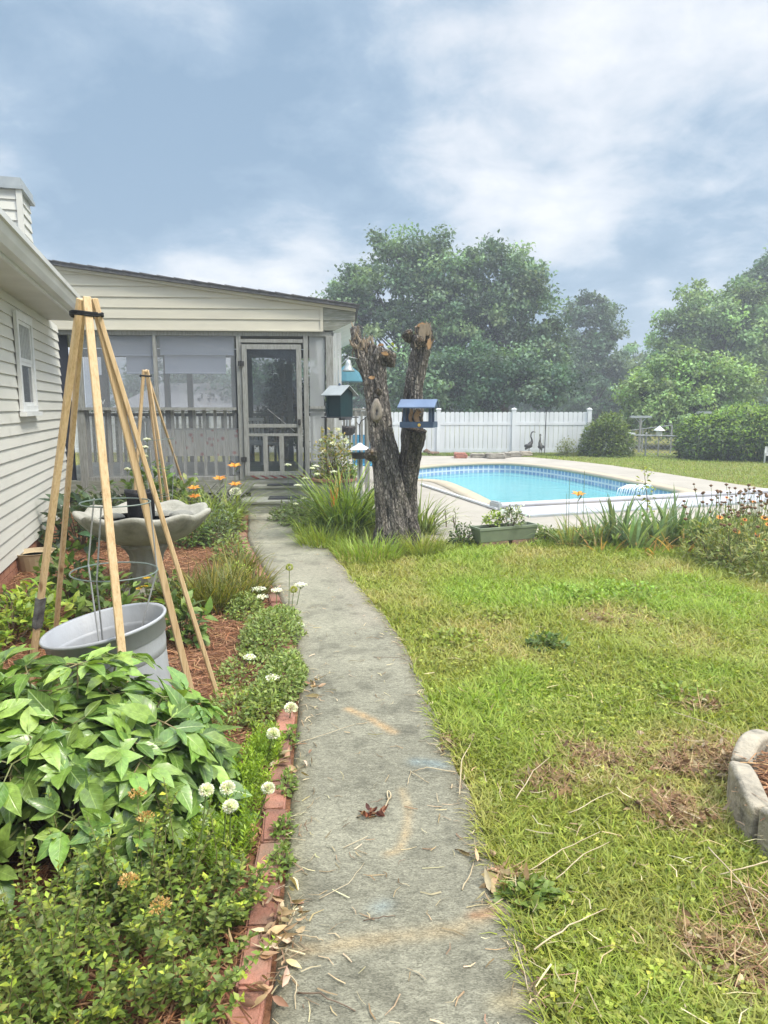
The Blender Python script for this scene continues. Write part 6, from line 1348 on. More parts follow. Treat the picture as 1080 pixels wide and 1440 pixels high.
# ------------------------------------------------------------------ brick edging and the scalloped concrete ring
def edging():
    Mb = pbr('red_edging_brick', (.35, .165, .115), (.20, .105, .075), 9, .88, bump=.8, bscale=70, c3=(.31, .14, .095), lo=.32, hi=.70, detail=10)
    nt = Mb.node_tree; P_ = [n for n in nt.nodes if n.type == 'BSDF_PRINCIPLED'][0]; src = P_.inputs['Base Color'].links[0].from_socket
    oi = nt.nodes.new('ShaderNodeObjectInfo'); mr = nt.nodes.new('ShaderNodeMapRange'); mr.inputs[3].default_value = .72; mr.inputs[4].default_value = 1.18; nt.links.new(oi.outputs['Random'], mr.inputs[0])
    gm = nt.nodes.new('ShaderNodeNewGeometry'); dn = nt.nodes.new('ShaderNodeTexNoise'); dn.inputs['Scale'].default_value = 4.5; dn.inputs['Detail'].default_value = 9; nt.links.new(gm.outputs['Position'], dn.inputs['Vector'])
    dr = nt.nodes.new('ShaderNodeMapRange'); dr.inputs[1].default_value = .46; dr.inputs[2].default_value = .66; dr.inputs[3].default_value = 0; dr.inputs[4].default_value = .75; nt.links.new(dn.outputs['Fac'], dr.inputs[0])
    sc = nt.nodes.new('ShaderNodeVectorMath'); sc.operation = 'SCALE'; nt.links.new(src, sc.inputs[0]); nt.links.new(mr.outputs[0], sc.inputs['Scale'])
    mx = nt.nodes.new('ShaderNodeMixRGB'); nt.links.new(dr.outputs[0], mx.inputs[0]); nt.links.new(sc.outputs[0], mx.inputs[1]); mx.inputs[2].default_value = (.17, .125, .085, 1); nt.links.new(mx.outputs[0], P_.inputs['Base Color'])
    protos = []
    for k in range(4):
        m = MB(); m.cbox((0, 0, 0), (.086, .195+.004*k, .10), .008)
        protos.append(m)
    objs = [p.build('edging_brick', Mb) for p in protos]
    y = 1.12; k = 0; used = set()
    while y < 9.4:
        xc = pl(y)-.058; dx = (pl(y+.1)-pl(y-.1))/.2; o = objs[k % 4] if k < 4 else objs[k % 4].copy()
        if k >= 4: COL.objects.link(o)
        o.location = (xc+random.uniform(-.006, .006), y, -.014+random.uniform(-.010, .008)); o.rotation_euler = (random.uniform(-.05, .05), random.uniform(-.06, .06), -math.atan(dx)+random.uniform(-.03, .03))
        tag(o, 'red brick in the row edging the flower bed along the path', 'brick', 'red bricks edging the flower bed'); y += .2*math.cos(math.atan(dx))+.003+random.uniform(0, .005); k += 1
    # concrete ring blocks
    C = Vector((1.90, 2.33, 0)); R0, t, n = .585, .082, 10; seg = 8
    for k in range(n):
        a0 = k/n*6.283+.08; a1 = a0+6.283/n-.02; m = MB(); V = []
        for i in range(seg+1):
            f = i/seg; a = a0+(a1-a0)*f; h = .15+.05*math.sin(math.pi*f)
            for (rr, z) in ((R0, -.02), (R0, h-.012), (R0-.012, h), (R0-t+.012, h), (R0-t, h-.012), (R0-t, -.02)): V.append((C.x+rr*math.cos(a), C.y+rr*math.sin(a), z+.008*(vnoise(np.array([a*9]), np.array([rr*40+z*30]))[0]-.5)))
        F = [(i*6+j, i*6+(j+1) % 6, (i+1)*6+(j+1) % 6, (i+1)*6+j) for i in range(seg) for j in range(6)]+[tuple(range(6))[::-1], tuple(seg*6+j for j in range(6))]
        am = math.degrees((a0+a1)/2) % 360
        m.add([Vector(v)-C for v in V], [f[::-1] for f in F]); o = m.build('edging_block', pbr('mossy_concrete', (.40, .345, .26), (.12, .11, .09), 13, .95, bump=1, bscale=45, c3=(.31, .275, .215), lo=.28, hi=.74)); o.location = C+Vector((random.uniform(-.012, .012), random.uniform(-.012, .012), random.uniform(-.01, .012))); bevel(o, .006, 2)
        tag(o, 'scalloped grey concrete block in the planting ring at the right edge', 'edging block', 'blocks of the concrete planting ring')
    V = []; n = 40; m = MB(); m.lathe([(R0-t-.005, .03), (.3, .10), (0, .12)], n, C, wob=lambda rr, z, a, i: (rr, z+.02*math.sin(3*a+i))); tag(m.build('ring_soil', M_bed), 'brown mulch filling the concrete ring', kind='structure')
edging()

# ------------------------------------------------------------------ plants of the left bed
LIME = [(.22, .36, .06), (.28, .42, .08)]
def peony():
    """broad-leaved peony: stems carrying sprays of three leaflets in threes, all over a dome"""
    r = thing('peony_bush', 'big broad-leaved glossy green peony bush before the grey pot', 'bush', (-1.16, 2.40, 0)); B = Batch(); m = MB()
    cols = [(.15, .27, .05), (.19, .31, .06), (.11, .21, .045), (.24, .36, .08)]
    for k in range(215):
        d = rdir(1, -.05, 1)[0]; rr = random.uniform(.72, 1.0) if k > 40 else random.uniform(.4, .75)
        T = Vector((d[0]*.60*rr, d[1]*.52*rr, .10+.53*rr*d[2]*random.uniform(.9, 1.08)))
        b0 = Vector((T.x*.22, T.y*.22, 0)); mid = b0.lerp(T, .6)+Vector((0, 0, .10*(1-d[2])))
        m.tube([b0, mid, T], [.0055, .0045, .003], 5, False); nrm = Vector((d[0], d[1], d[2]+.55)).normalized()
        u = nrm.cross(Vector((random.gauss(0, 1), random.gauss(0, 1), random.gauss(0, 1)))).normalized(); v = nrm.cross(u)
        nb = random.choice((3, 3, 4, 4))
        for j in range(nb):
            ang = j*6.283/nb+random.uniform(-.35, .35); dv = (u*math.cos(ang)+v*math.sin(ang)+Vector((d[0], d[1], -.1))*.35+nrm*random.uniform(-.05, .35)).normalized()
            q = T+dv*random.uniform(.025, .07); m.tube([T, q], [.0028, .002], 4, False); side = dv.cross(nrm).normalized()
            for s_ in (-1, 0, 1):
                e = (dv+side*s_*random.uniform(.6, .95)+nrm*random.uniform(-.15, .4)).normalized(); L_ = random.uniform(.08, .155)*(1 if s_ == 0 else .86)
                c = np.array(random.choice(cols))*random.uniform(.5, 1.25)*.97; c = np.array([.27, .38, .08]) if random.random() < .05 else c
                up = np.array(nrm)+RNG.standard_normal(3)*.28
                B.leaves(np.array([q]), np.array([e]), up[None], L_, L_*random.uniform(.40, .52), c[None], 'broad', random.uniform(.1, .45), random.uniform(.05, .5), random.uniform(-.03, .03))
    B.build('foliage', M_gloss_leaf, r); m.build('stem', pbr('peony_stem', (.16, .20, .07), (.2, .14, .07), 14), r)
peony()
def spirea():
    r = thing('spirea_shrub', 'low small-leaved shrub with lime tips in the bottom left corner', 'shrub', (-.72, 1.75, 0)); B = Batch(); m = MB(); heads = []
    cols = [(.12, .21, .05), (.15, .25, .06), (.09, .16, .045), (.18, .26, .08)]
    for k in range(480):
        x = random.uniform(-.62, .33); y = random.uniform(-.56, .44)
        if x > .12 and y < -.30: continue
        if y > .30-.5*max(0, -x-.05): continue
        edge = max(0, (x-.1)/.23); h = random.uniform(.10, .32)*(1-.45*edge)*(1+.25*(y > .1))*(.8+.5*fbm(np.array([x*5+3]), np.array([y*5+8]), 2)[0])
        b0 = Vector((x*.8, y*.8, 0)); T = Vector((x+random.uniform(-.11, .11), y+random.uniform(-.11, .11), h)); mid = b0.lerp(T, .5)+Vector((random.uniform(-.03, .03), random.uniform(-.03, .03), .02))
        m.tube([b0, mid, T], [.0022, .0016, .001], 4, False)
        n = random.randint(26, 40); f = np.linspace(.12, 1, n); P = np.array([list(b0.lerp(mid, t*2) if t < .5 else mid.lerp(T, t*2-1)) for t in f])
        ang = np.arange(n)*2.4+random.random()*6; d = np.stack([np.cos(ang), np.sin(ang), .25+.5*f], 1)+RNG.standard_normal((n, 3))*.2
        c = pick(cols, n); tip = f > (.86 if random.random() < .65 else 1.1); 
        if tip.any(): c[tip] = pick([(.24, .36, .05), (.30, .42, .07), (.19, .3, .05)], int(tip.sum()))
        sz = .025*(1-.35*(f > .9))*(.7+.6*RNG.random(n)); B.leaves(P, d, np.tile([0, 0, 1.], (n, 1))+RNG.standard_normal((n, 3))*.3, sz, sz*.55, c, 'small', .3, .2)
        if random.random() < .05 and h > .26: heads.append(T)
    for T in heads[:14]:
        n = 110; d = rdir(n, .0, 1); P = np.array(T)+d*np.array([.026, .026, .014])*(RNG.random((n, 1))**.4); B.leaves(P, d, rdir(n), .008, .007, pick([(.42, .34, .16), (.50, .44, .22), (.34, .24, .11)], n, .2), 'small', 0, 0)
    B.build('foliage', M_leaf, r); m.build('stem', pbr('olive_twig', (.13, .12, .05), (.2, .17, .07), 20), r)
spirea()
def ferny(label, loc, rx, ry, h, n, cols, name='feathery_plant', group='feathery yellow-green plants by the bricks', l=.03):
    """fine feathery foliage: many thin side leaflets on upright fronds"""
    r = thing(name, label, 'plant', loc, 0, group); B = Batch()
    for k in range(n):
        a = random.random()*6.283; q = math.sqrt(random.random()); b0 = np.array([rx*q*math.cos(a), ry*q*math.sin(a), 0]); hh = h*random.uniform(.5, 1.05)*(1-.35*q); T = b0+np.array([random.gauss(0, .25)*hh, random.gauss(0, .25)*hh, hh])
        m = 26; f = np.linspace(.15, 1, m)[:, None]; P = b0+(T-b0)*f; ang = np.arange(m)*2.6+random.random()*6; d = np.stack([np.cos(ang), np.sin(ang), .5+.6*f[:, 0]], 1)
        c0 = np.array(random.choice(cols)); c = np.clip(c0*(.7+.55*f)*(1+.12*RNG.standard_normal((m, 1))), .004, 1); B.leaves(P, d, rdir(m, 0, 1), l*(1.1-.5*f[:, 0]), l*.22, c, 'small', .1, .1)
    B.build('foliage', M_leaf, r); return r
YG = [(.17, .30, .035), (.21, .36, .04), (.13, .25, .035)]
for (px, py, rx, ry, h, n, lab) in ((300, 1215, .13, .16, .26, 130, 'feathery lime-green plant beside the bricks, nearest of them'), (335, 1130, .12, .18, .24, 130, 'feathery lime-green plant behind the nearest one along the bricks'), (372, 1070, .07, .16, .18, 80, 'narrow feathery green plant leaning over the edging bricks'), (300, 1140, .14, .18, .20, 80, 'darker feathery plant beside the peony leaves')):
    p = G(px, py); ferny(lab, (p.x, p.y, 0), rx, ry, h, n, YG if 'darker' not in lab else [(.09, .17, .035), (.12, .22, .04)])
def left_bed():
    # sages and peony-like plants below the trellis
    def mid(px, py, rx, ry, h, n, Ln, lab, cols=[(.09, .17, .05), (.12, .22, .06), (.15, .26, .09), (.07, .14, .045)], kind='ovate', nm='leafy_plant', **k):
        p = G(px, py); return bush(nm, lab, 'plant', (p.x, p.y, 0), rx, ry, h, n, Ln, Ln*.5, cols, kind, **k)
    mid(98, 850, .28, .24, .44, 180, .11, 'leafy green plant just left of the bird bath pedestal, behind the grey pot', shell=.15)
    mid(158, 868, .26, .2, .32, 170, .09, 'leafy green plant between the grey pot and the bird bath', shell=.15)
    mid(60, 880, .25, .2, .26, 150, .09, 'bright lime-leaved plant left of the grey pot rim', cols=LIME+[(.15, .27, .05)], shell=.2)
    mid(18, 905, .3, .25, .30, 300, .07, 'lime-leaved low plant at the left edge behind the peony', cols=LIME+[(.15, .27, .05), (.1, .2, .04)], shell=.2)
    mid(258, 905, .17, .15, .30, 130, .10, 'green lily-leaved plant right of the grey pot', kind='lance', shell=.1)
    mid(20, 870, .3, .2, .14, 300, .05, 'dark low weeds on the mulch at the left edge', cols=[(.06, .11, .04), (.08, .14, .05)])
    # big-leaved dark plant by the house corner
    mid(112, 772, .42, .3, .62, 120, .20, 'dark blue-green hosta-like plant against the house corner', cols=[(.035, .075, .05), (.05, .1, .065), (.07, .12, .08)], shell=.2)
    mid(140, 745, .5, .35, .55, 340, .10, 'dark leafy plant below the porch lattice left of the bird bath', cols=[(.06, .11, .05), (.09, .15, .06), (.04, .08, .04)], shell=.2)
    mid(215, 735, .45, .3, .80, 420, .12, 'tall mid-green leafy plant inside the far trellis', cols=[(.10, .19, .05), (.13, .23, .06), (.07, .14, .04)], shell=.2)
    mid(262, 735, .30, .25, .62, 300, .11, 'pale variegated leafy plant right of the far trellis', cols=[(.15, .24, .09), (.2, .3, .12), (.1, .18, .06)], shell=.2)
    mid(308, 765, .24, .28, .40, 900, .035, 'grey-green small-leaved plant beside the path under the lilies', cols=[(.10, .17, .09), (.13, .2, .12), (.08, .13, .07)], kind='round')
    mid(270, 770, .26, .22, .36, 500, .06, 'loose green plant right of the bird bath bowl', shell=.2)
    mid(330, 815, .16, .15, .10, 260, .03, 'small pale weed on the brick edging', cols=LIME)
    mid(232, 850, .18, .14, .22, 120, .07, 'yellow-flowered leafy plant at the pedestal foot', kind='lance', shell=.1)
    # arching strap-leaf clumps
    tuft('daylily_clump', 'bright arching daylily leaves right of the far trellis', 'plant', G(280, 742), 150, .55, .018, [(.14, .23, .05), (.18, .28, .06), (.1, .18, .04)], .18, .35, .9)
    tuft('daylily_clump', 'tall arching daylily leaves beside the steps at the path end', 'plant', G(318, 738), 170, .62, .016, [(.15, .24, .06), (.2, .3, .08), (.12, .2, .05)], .2, .4, 1.0)
    tuft('daylily_clump', 'loose daylily leaves below the orange blooms', 'plant', G(300, 752), 110, .5, .016, [(.13, .22, .05), (.18, .27, .07)], .2, .4, .9)
    OL = [(.10, .14, .03), (.14, .18, .04), (.075, .11, .025), (.2, .21, .05)]
    for (px, py, s, lab) in ((300, 858, 1, 'olive-green grassy tuft in the middle of the bed edge'), (335, 852, .9, 'olive-green grassy tuft nearest the path bricks'), (262, 850, .85, 'olive-green grassy tuft right of the bird bath pedestal'), (315, 832, .9, 'olive-green grassy tuft behind the other two')):
        tuft('grassy_tuft', lab, 'plant', G(px, py), 300, .30*s, .010, OL, .17*s, .35, .6, 'olive grassy tufts')
    # thyme mat beside the path
    MT = [(.15, .25, .075), (.19, .30, .10), (.12, .20, .06), (.22, .33, .12)]
    for (px, py, rx, ry, h, n, lab) in ((384, 900, .20, .50, .17, 4200, 'low mat of tiny pale green leaves overhanging the path, far part'), (397, 968, .13, .36, .15, 2800, 'low mat of tiny pale green leaves overhanging the path, near part'), (352, 950, .2, .3, .07, 900, 'thin scatter of tiny leaves on the mulch beside the mat')):
        p = G(px, py); bush('herb_mat', lab, 'plant', (p.x, p.y, 0), rx, ry, h, n, .026, .015, MT, 'small', None, 'herb mats beside the path', stems=6, shell=.5, z0=.015)
    for (px, py, lab) in ((404, 1115, 'small green weed at the brick foot, far one'), (395, 1230, 'small green weed between brick and path, near one'), (408, 1050, 'tiny weed at the brick edge beside the white bloom'), (398, 1180, 'sprig of weed growing at the brick foot, middle one')):
        p = G(px, py); bush('weed', lab, 'weed', (p.x, p.y, .02), .04, .07, .07, 130, .022, .013, [(.11, .2, .05), (.16, .27, .07)], 'small', None, 'weeds along the brick foot', stems=4, shell=.2, z0=.005)
    for (px, py, rx, ry, h, n, lab) in ((345, 865, .14, .26, .16, 1500, 'soft green ground cover behind the herb mat'), (330, 1010, .16, .26, .12, 900, 'sparse green seedlings on the mulch beside the bricks'), (372, 1005, .10, .30, .16, 1300, 'feathery green fringe hanging over the bricks below the herb mat')):
        p = G(px, py); bush('ground_cover', lab, 'plant', (p.x, p.y, 0), rx, ry, h, n, .026, .013, MT+[(.2, .3, .06)], 'small', None, 'ground cover along the bed edge', stems=8, shell=.35, z0=.01)
    tuft('grassy_tuft', 'olive-green grassy tuft leaning over the bricks', 'plant', G(352, 838), 240, .27, .010, OL, .15, .4, .7, 'olive grassy tufts')
    tuft('grassy_tuft', 'small olive tuft over the bricks near the path bend', 'plant', G(340, 805), 200, .25, .010, OL, .14, .4, .7, 'olive grassy tufts')
    mid(325, 790, .2, .2, .26, 500, .04, 'leafy green plant covering the bricks near the path bend', cols=MT)
    mid(322, 750, .22, .2, .34, 380, .06, 'leafy plant under the lilies at the far path edge', cols=[(.15, .24, .06), (.19, .29, .08)], shell=.2)
    # right of the path
    tuft('daylily_clump', 'large fountain of bright strap leaves left of the cut tree', 'plant', G(483, 752), 420, .78, .02, [(.16, .27, .05), (.21, .33, .06), (.11, .2, .04), (.07, .14, .035)], .26, .42, .85)
    tuft('daylily_clump', 'second fountain of strap leaves close to the cut tree', 'plant', G(508, 745), 260, .72, .018, [(.15, .25, .05), (.1, .18, .04)], .2, .4, .85)
    tuft('daylily_clump', 'strap-leaved clump emerging right of the cut tree', 'plant', G(592, 752), 200, .55, .016, [(.14, .22, .07), (.18, .27, .09), (.1, .17, .05)], .14, .5, .8)
    mid(425, 742, .32, .2, .34, 700, .05, 'soft grey-green weeds at the foot of the steps', cols=[(.09, .15, .06), (.12, .19, .08)], kind='lance', shell=.2)
    mid(400, 735, .22, .16, .20, 400, .045, 'low weeds at the right corner of the steps', cols=[(.09, .15, .06), (.12, .19, .08)], kind='lance', shell=.2)
    tuft('tall_grass', 'bright fresh tall grass between the path and the cut tree', 'grass', G(458, 768), 420, .26, .010, [(.19, .30, .05), (.23, .34, .06), (.15, .24, .04)], .30, .35, .6)
    tuft('tall_grass', 'fresh grass in front of the cut tree foot', 'grass', G(520, 785), 420, .24, .009, [(.16, .28, .05), (.2, .33, .06)], .34, .35, .6)
    tuft('tall_grass', 'long pale grass right of the cut tree foot', 'grass', G(592, 778), 300, .24, .009, [(.17, .26, .06), (.22, .3, .09)], .24, .35, .6)
    tuft('tall_grass', 'fresh grass at the path edge below the strap leaves', 'grass', G(440, 752), 300, .22, .009, [(.18, .31, .05), (.22, .35, .06)], .22, .35, .6)
    mid(652, 768, .2, .14, .22, 420, .04, 'dark green weed at the left end of the planter box', cols=[(.05, .1, .035), (.08, .15, .05)])
    mid(765, 762, .2, .14, .14, 300, .045, 'small weeds right of the planter box', cols=[(.1, .18, .05), (.14, .22, .06)])
    for (px, py, h, lab) in ((628, 742, .30, 'thin upright weed on the deck right of the cut tree'), (612, 752, .28, 'spindly weed before the deck edge'), (640, 740, .22, 'short sparse weed on the deck edge')):
        p = G(px, py); bush('deck_weed', lab, 'weed', (p.x, p.y, 0), .05, .05, h, 26, .05, .014, [(.13, .2, .07)], 'lance', None, 'weeds at the deck edge', shell=.2, stems=4)
left_bed()
def flower(name, label, base, top, cat='flower', group=None, kind='lace', size=.045, stemr=.0028, lean=0):
    base = Vector(base); top = Vector(top); r = thing(name, label, cat, base, 0, group); t = top-base; m = MB(); m.tube([(0, 0, 0), t*.5+Vector((lean*.03, 0, 0)), t], [stemr*1.3, stemr, stemr*.8], 5, False); m.build('stem', M_stem, r); B = Batch(); q = np.array(t)
    if kind == 'lace':
        n = 240; a = RNG.random(n)*6.283; rr = size*np.sqrt(RNG.random(n)); g = fbm(np.cos(a)*rr*90+7, np.sin(a)*rr*90+3, 2); k = g > .34
        P = np.stack([rr*np.cos(a), rr*np.sin(a), .012-.010*(rr/size)**2+.004*RNG.standard_normal(n)], 1)[k]+q; n = len(P)
        B.leaves(P, rdir(n, -.1, .6), rdir(n, .4, 1), .010, .009, pick([(.80, .80, .74), (.72, .74, .66)], n, .05), 'small', 0, 0); B.build('umbel', M_petal, r)
        m = MB()
        for k in range(11): a = k/11*6.283; m.tube([t-Vector((0, 0, .03)), t+Vector((size*.8*math.cos(a), size*.8*math.sin(a), .004))], .0012, 4, False)
        m.build('rays', M_stem, r)
    elif kind == 'seed':
        n = 260; d = rdir(n, -.9, 1); P = q+d*np.array([size*.62, size*.62, size*.55])*(.8+.2*RNG.random((n, 1))); B.leaves(P, d, rdir(n), .012, .009, pick([(.32, .42, .12), (.42, .5, .2), (.25, .35, .09)], n), 'small', 0, 0); B.build('seed_head', M_leaf, r)
    elif kind == 'ball':
        n = 300; d = rdir(n, -.5, 1); P = q+d*np.array([size*.6, size*.6, size*.48])*(.75+.25*RNG.random((n, 1))); B.leaves(P, d, rdir(n), .011, .010, pick([(.80, .80, .74), (.70, .72, .64)], n, .06), 'small', 0, 0); B.build('flower_head', M_petal, r)
    elif kind == 'lily':
        n = 6; a = np.arange(n)*1.047; d = np.stack([np.cos(a), np.sin(a)-.45, .95+0*a], 1); B.leaves(np.repeat(q[None], n, 0), d, np.tile([0, -.3, 1.], (n, 1)), size*1.35, size*.8, pick([(.70, .25, .035), (.74, .33, .06)], n, .08), 'ovate', .25, .5); B.build('petals', M_petal, r)
        m = MB(); m.tube([t, t+Vector((0, -.02, .05))], [.012, .004], 6); m.build('throat', pbr('yellow_throat', (.65, .45, .06), (.5, .3, .04), 20), r)
        m = MB(); e = t+Vector((.03, .01, -.02)); m.tube([t-Vector((0, 0, .06)), e, e+Vector((.02, 0, .06))], [.003, .008, .003], 6); m.build('bud', M_stem, r)
    elif kind == 'daisy':
        n = 14; a = np.arange(n)/n*6.283; d = np.stack([np.cos(a), np.sin(a), .1+0*a], 1); B.leaves(np.repeat(q[None], n, 0), d, np.tile([0, 0, 1.], (n, 1)), size, size*.38, pick([(.72, .48, .03)], n, .06), 'small', .1, .2); B.build('petals', M_petal, r); m = MB(); m.ball(t, (.012, .012, .008), 8, 5); m.build('disc', pbr('yellow_disc', (.5, .28, .03), (.4, .2, .02), 50), r)
    return r
def flowers():
    g = 'white lace flowers'
    def lace(px, py, Y, w, lab, bx=None, kind='lace'):
        t = D(px, py, Y); b = Vector((t.x+(bx if bx is not None else random.uniform(-.08, .02)), Y+random.uniform(-.03, .08), 0.0)); flower('lace_flower' if kind == 'lace' else ('lace_seed_head' if kind == 'seed' else 'white_bloom'), lab, b, t, group=g, kind=kind, size=w/FPX*Y/2)
    lace(364, 829, 5.2, 21, 'flat white lace flower over the brick end, upper of two stacked'); lace(369, 840, 5.1, 17, 'flat white lace flower just under the upper one at the brick end')
    lace(389, 831, 5.2, 16, 'small white lace flower over the path, right of the brick-end pair'); lace(423, 823, 5.2, 18, 'white lace flower over the path beside the green seed heads')
    lace(421, 880, 4.6, 15, 'white lace flower on the path edge, upper of two'); lace(420, 897, 4.6, 13, 'white lace flower on the path edge, lower of two')
    lace(407, 798, 5.0, 13, 'tall round green seed head over the path', -.02, 'seed'); lace(413, 829, 4.9, 13, 'lower round green seed head over the path', -.03, 'seed')
    lace(351, 925, 3.9, 17, 'small white bloom amid the pale herb mat'); lace(384, 954, 3.5, 21, 'white lace flower at the lower end of the herb mat'); lace(405, 975, 3.7, 16, 'white lace flower leaning toward the path above the big bloom')
    lace(409, 962, 3.8, 12, 'tiny white lace flower right at the path edge'); lace(409, 996, 3.2, 27, 'ragged white bloom beside the yellow-green seed head', None, 'ball'); lace(430, 998, 3.4, 16, 'yellow-green seed head lying over the path', -.1, 'seed')
    lace(384, 1032, 2.8, 26, 'round white bloom over the bricks, topmost of the close group', None, 'ball'); lace(377, 1109, 2.4, 25, 'round white bloom on the brick edge', -.05, 'ball')
    lace(290, 1111, 1.98, 25, 'round white bloom near the peony, left of three', -.05, 'ball'); lace(320, 1108, 2.0, 25, 'round white bloom near the peony, right of three', -.05, 'ball'); lace(324, 1134, 1.95, 26, 'round white bloom hanging lowest of three by the peony', -.03, 'ball')
    for (px, py, Y, w, lab) in ((207, 618, 8.3, 10, 'high white lace flower inside the far trellis'), (186, 631, 8.3, 8, 'white lace flower left of the far trellis legs'), (204, 629, 8.2, 8, 'white lace flower just under the highest one'), (205, 642, 8.3, 7, 'tiny white lace flower low in the far trellis'), (179, 660, 8.0, 8, 'white lace flower above the black grow bag'),
            (405, 654, 9.2, 9, 'white lace flower before the screen door'), (444, 656, 9.0, 9, 'white lace flower right of the door'), (430, 673, 9.0, 9, 'white lace flower above the right end of the steps'), (419, 683, 8.8, 11, 'broad white lace flower before the lower step'), (446, 667, 8.9, 8, 'white lace flower left of the pot rim'), (470, 664, 8.7, 11, 'white lace flower before the terracotta rim'), (428, 701, 8.8, 8, 'low white lace flower by the steps right corner'), (439, 659, 8.9, 7, 'small white lace flower by the corner post'), (416, 709, 8.8, 7, 'lowest white lace flower before the steps')):
        lace(px, py, Y, w, lab)
    for (px, py, lab, s) in ((330, 657, 'orange lily bloom, topmost of three before the porch', 15), (309, 675, 'orange lily bloom, left of three before the porch', 15), (331, 683, 'orange lily bloom above the white star lily', 14)):
        t = D(px, py, 8.6); flower('orange_lily', lab, (t.x-.03, 8.75, 0), t, group='orange lilies', kind='lily', size=s/FPX*8.6/2.0)
    for (px, py, lab) in ((273, 688, 'pale orange lily bloom beside the far trellis right foot'), (274, 700, 'faded orange lily bloom just above the bird bath rim')):
        t = D(px, py, 7.9); flower('orange_lily', lab, (t.x-.03, 8.0, 0), t, group='orange lilies', kind='lily', size=.055)
    t = D(331, 692, 8.5); r = flower('white_lily', 'ragged white star lily under the orange bloom', (t.x, 8.6, 0), t, kind='ball', size=.12)
    t = D(813, 697, 7.5); flower('orange_lily', 'single orange lily bloom standing above the irises', (t.x+.05, 7.7, 0), t, group='orange lilies', kind='lily', size=.06)
    for (px, py, lab) in ((797, 694, 'pale closed lily bud left of the single orange lily'), (822, 662, 'tall dark lily seed stalk behind the single orange lily'), (801, 672, 'pinkish lily bud on a tall stalk')):
        t = D(px, py, 7.6); flower('lily_stalk', lab, (t.x+.04, 7.7, 0), t, kind='none'); 
    for (px, py, lab) in ((203, 824, 'yellow daisy low beside the bird bath pedestal, right one'), (206, 812, 'yellow daisy beside the pedestal, upper one'), (195, 827, 'yellow daisy beside the pedestal, lower left one')):
        t = D(px, py, 5.2); flower('yellow_daisy', lab, (t.x, 5.3, 0), t, group='yellow daisies', kind='daisy', size=.035)
    t = D(469, 673, 8.4); tuft('dry_spike', 'orange-brown faded flower spike in the big strap leaves', 'plant', (t.x, 8.4, .35), 10, .32, .02, [(.52, .25, .07), (.45, .28, .1)], .02, .12, .1)
flowers()
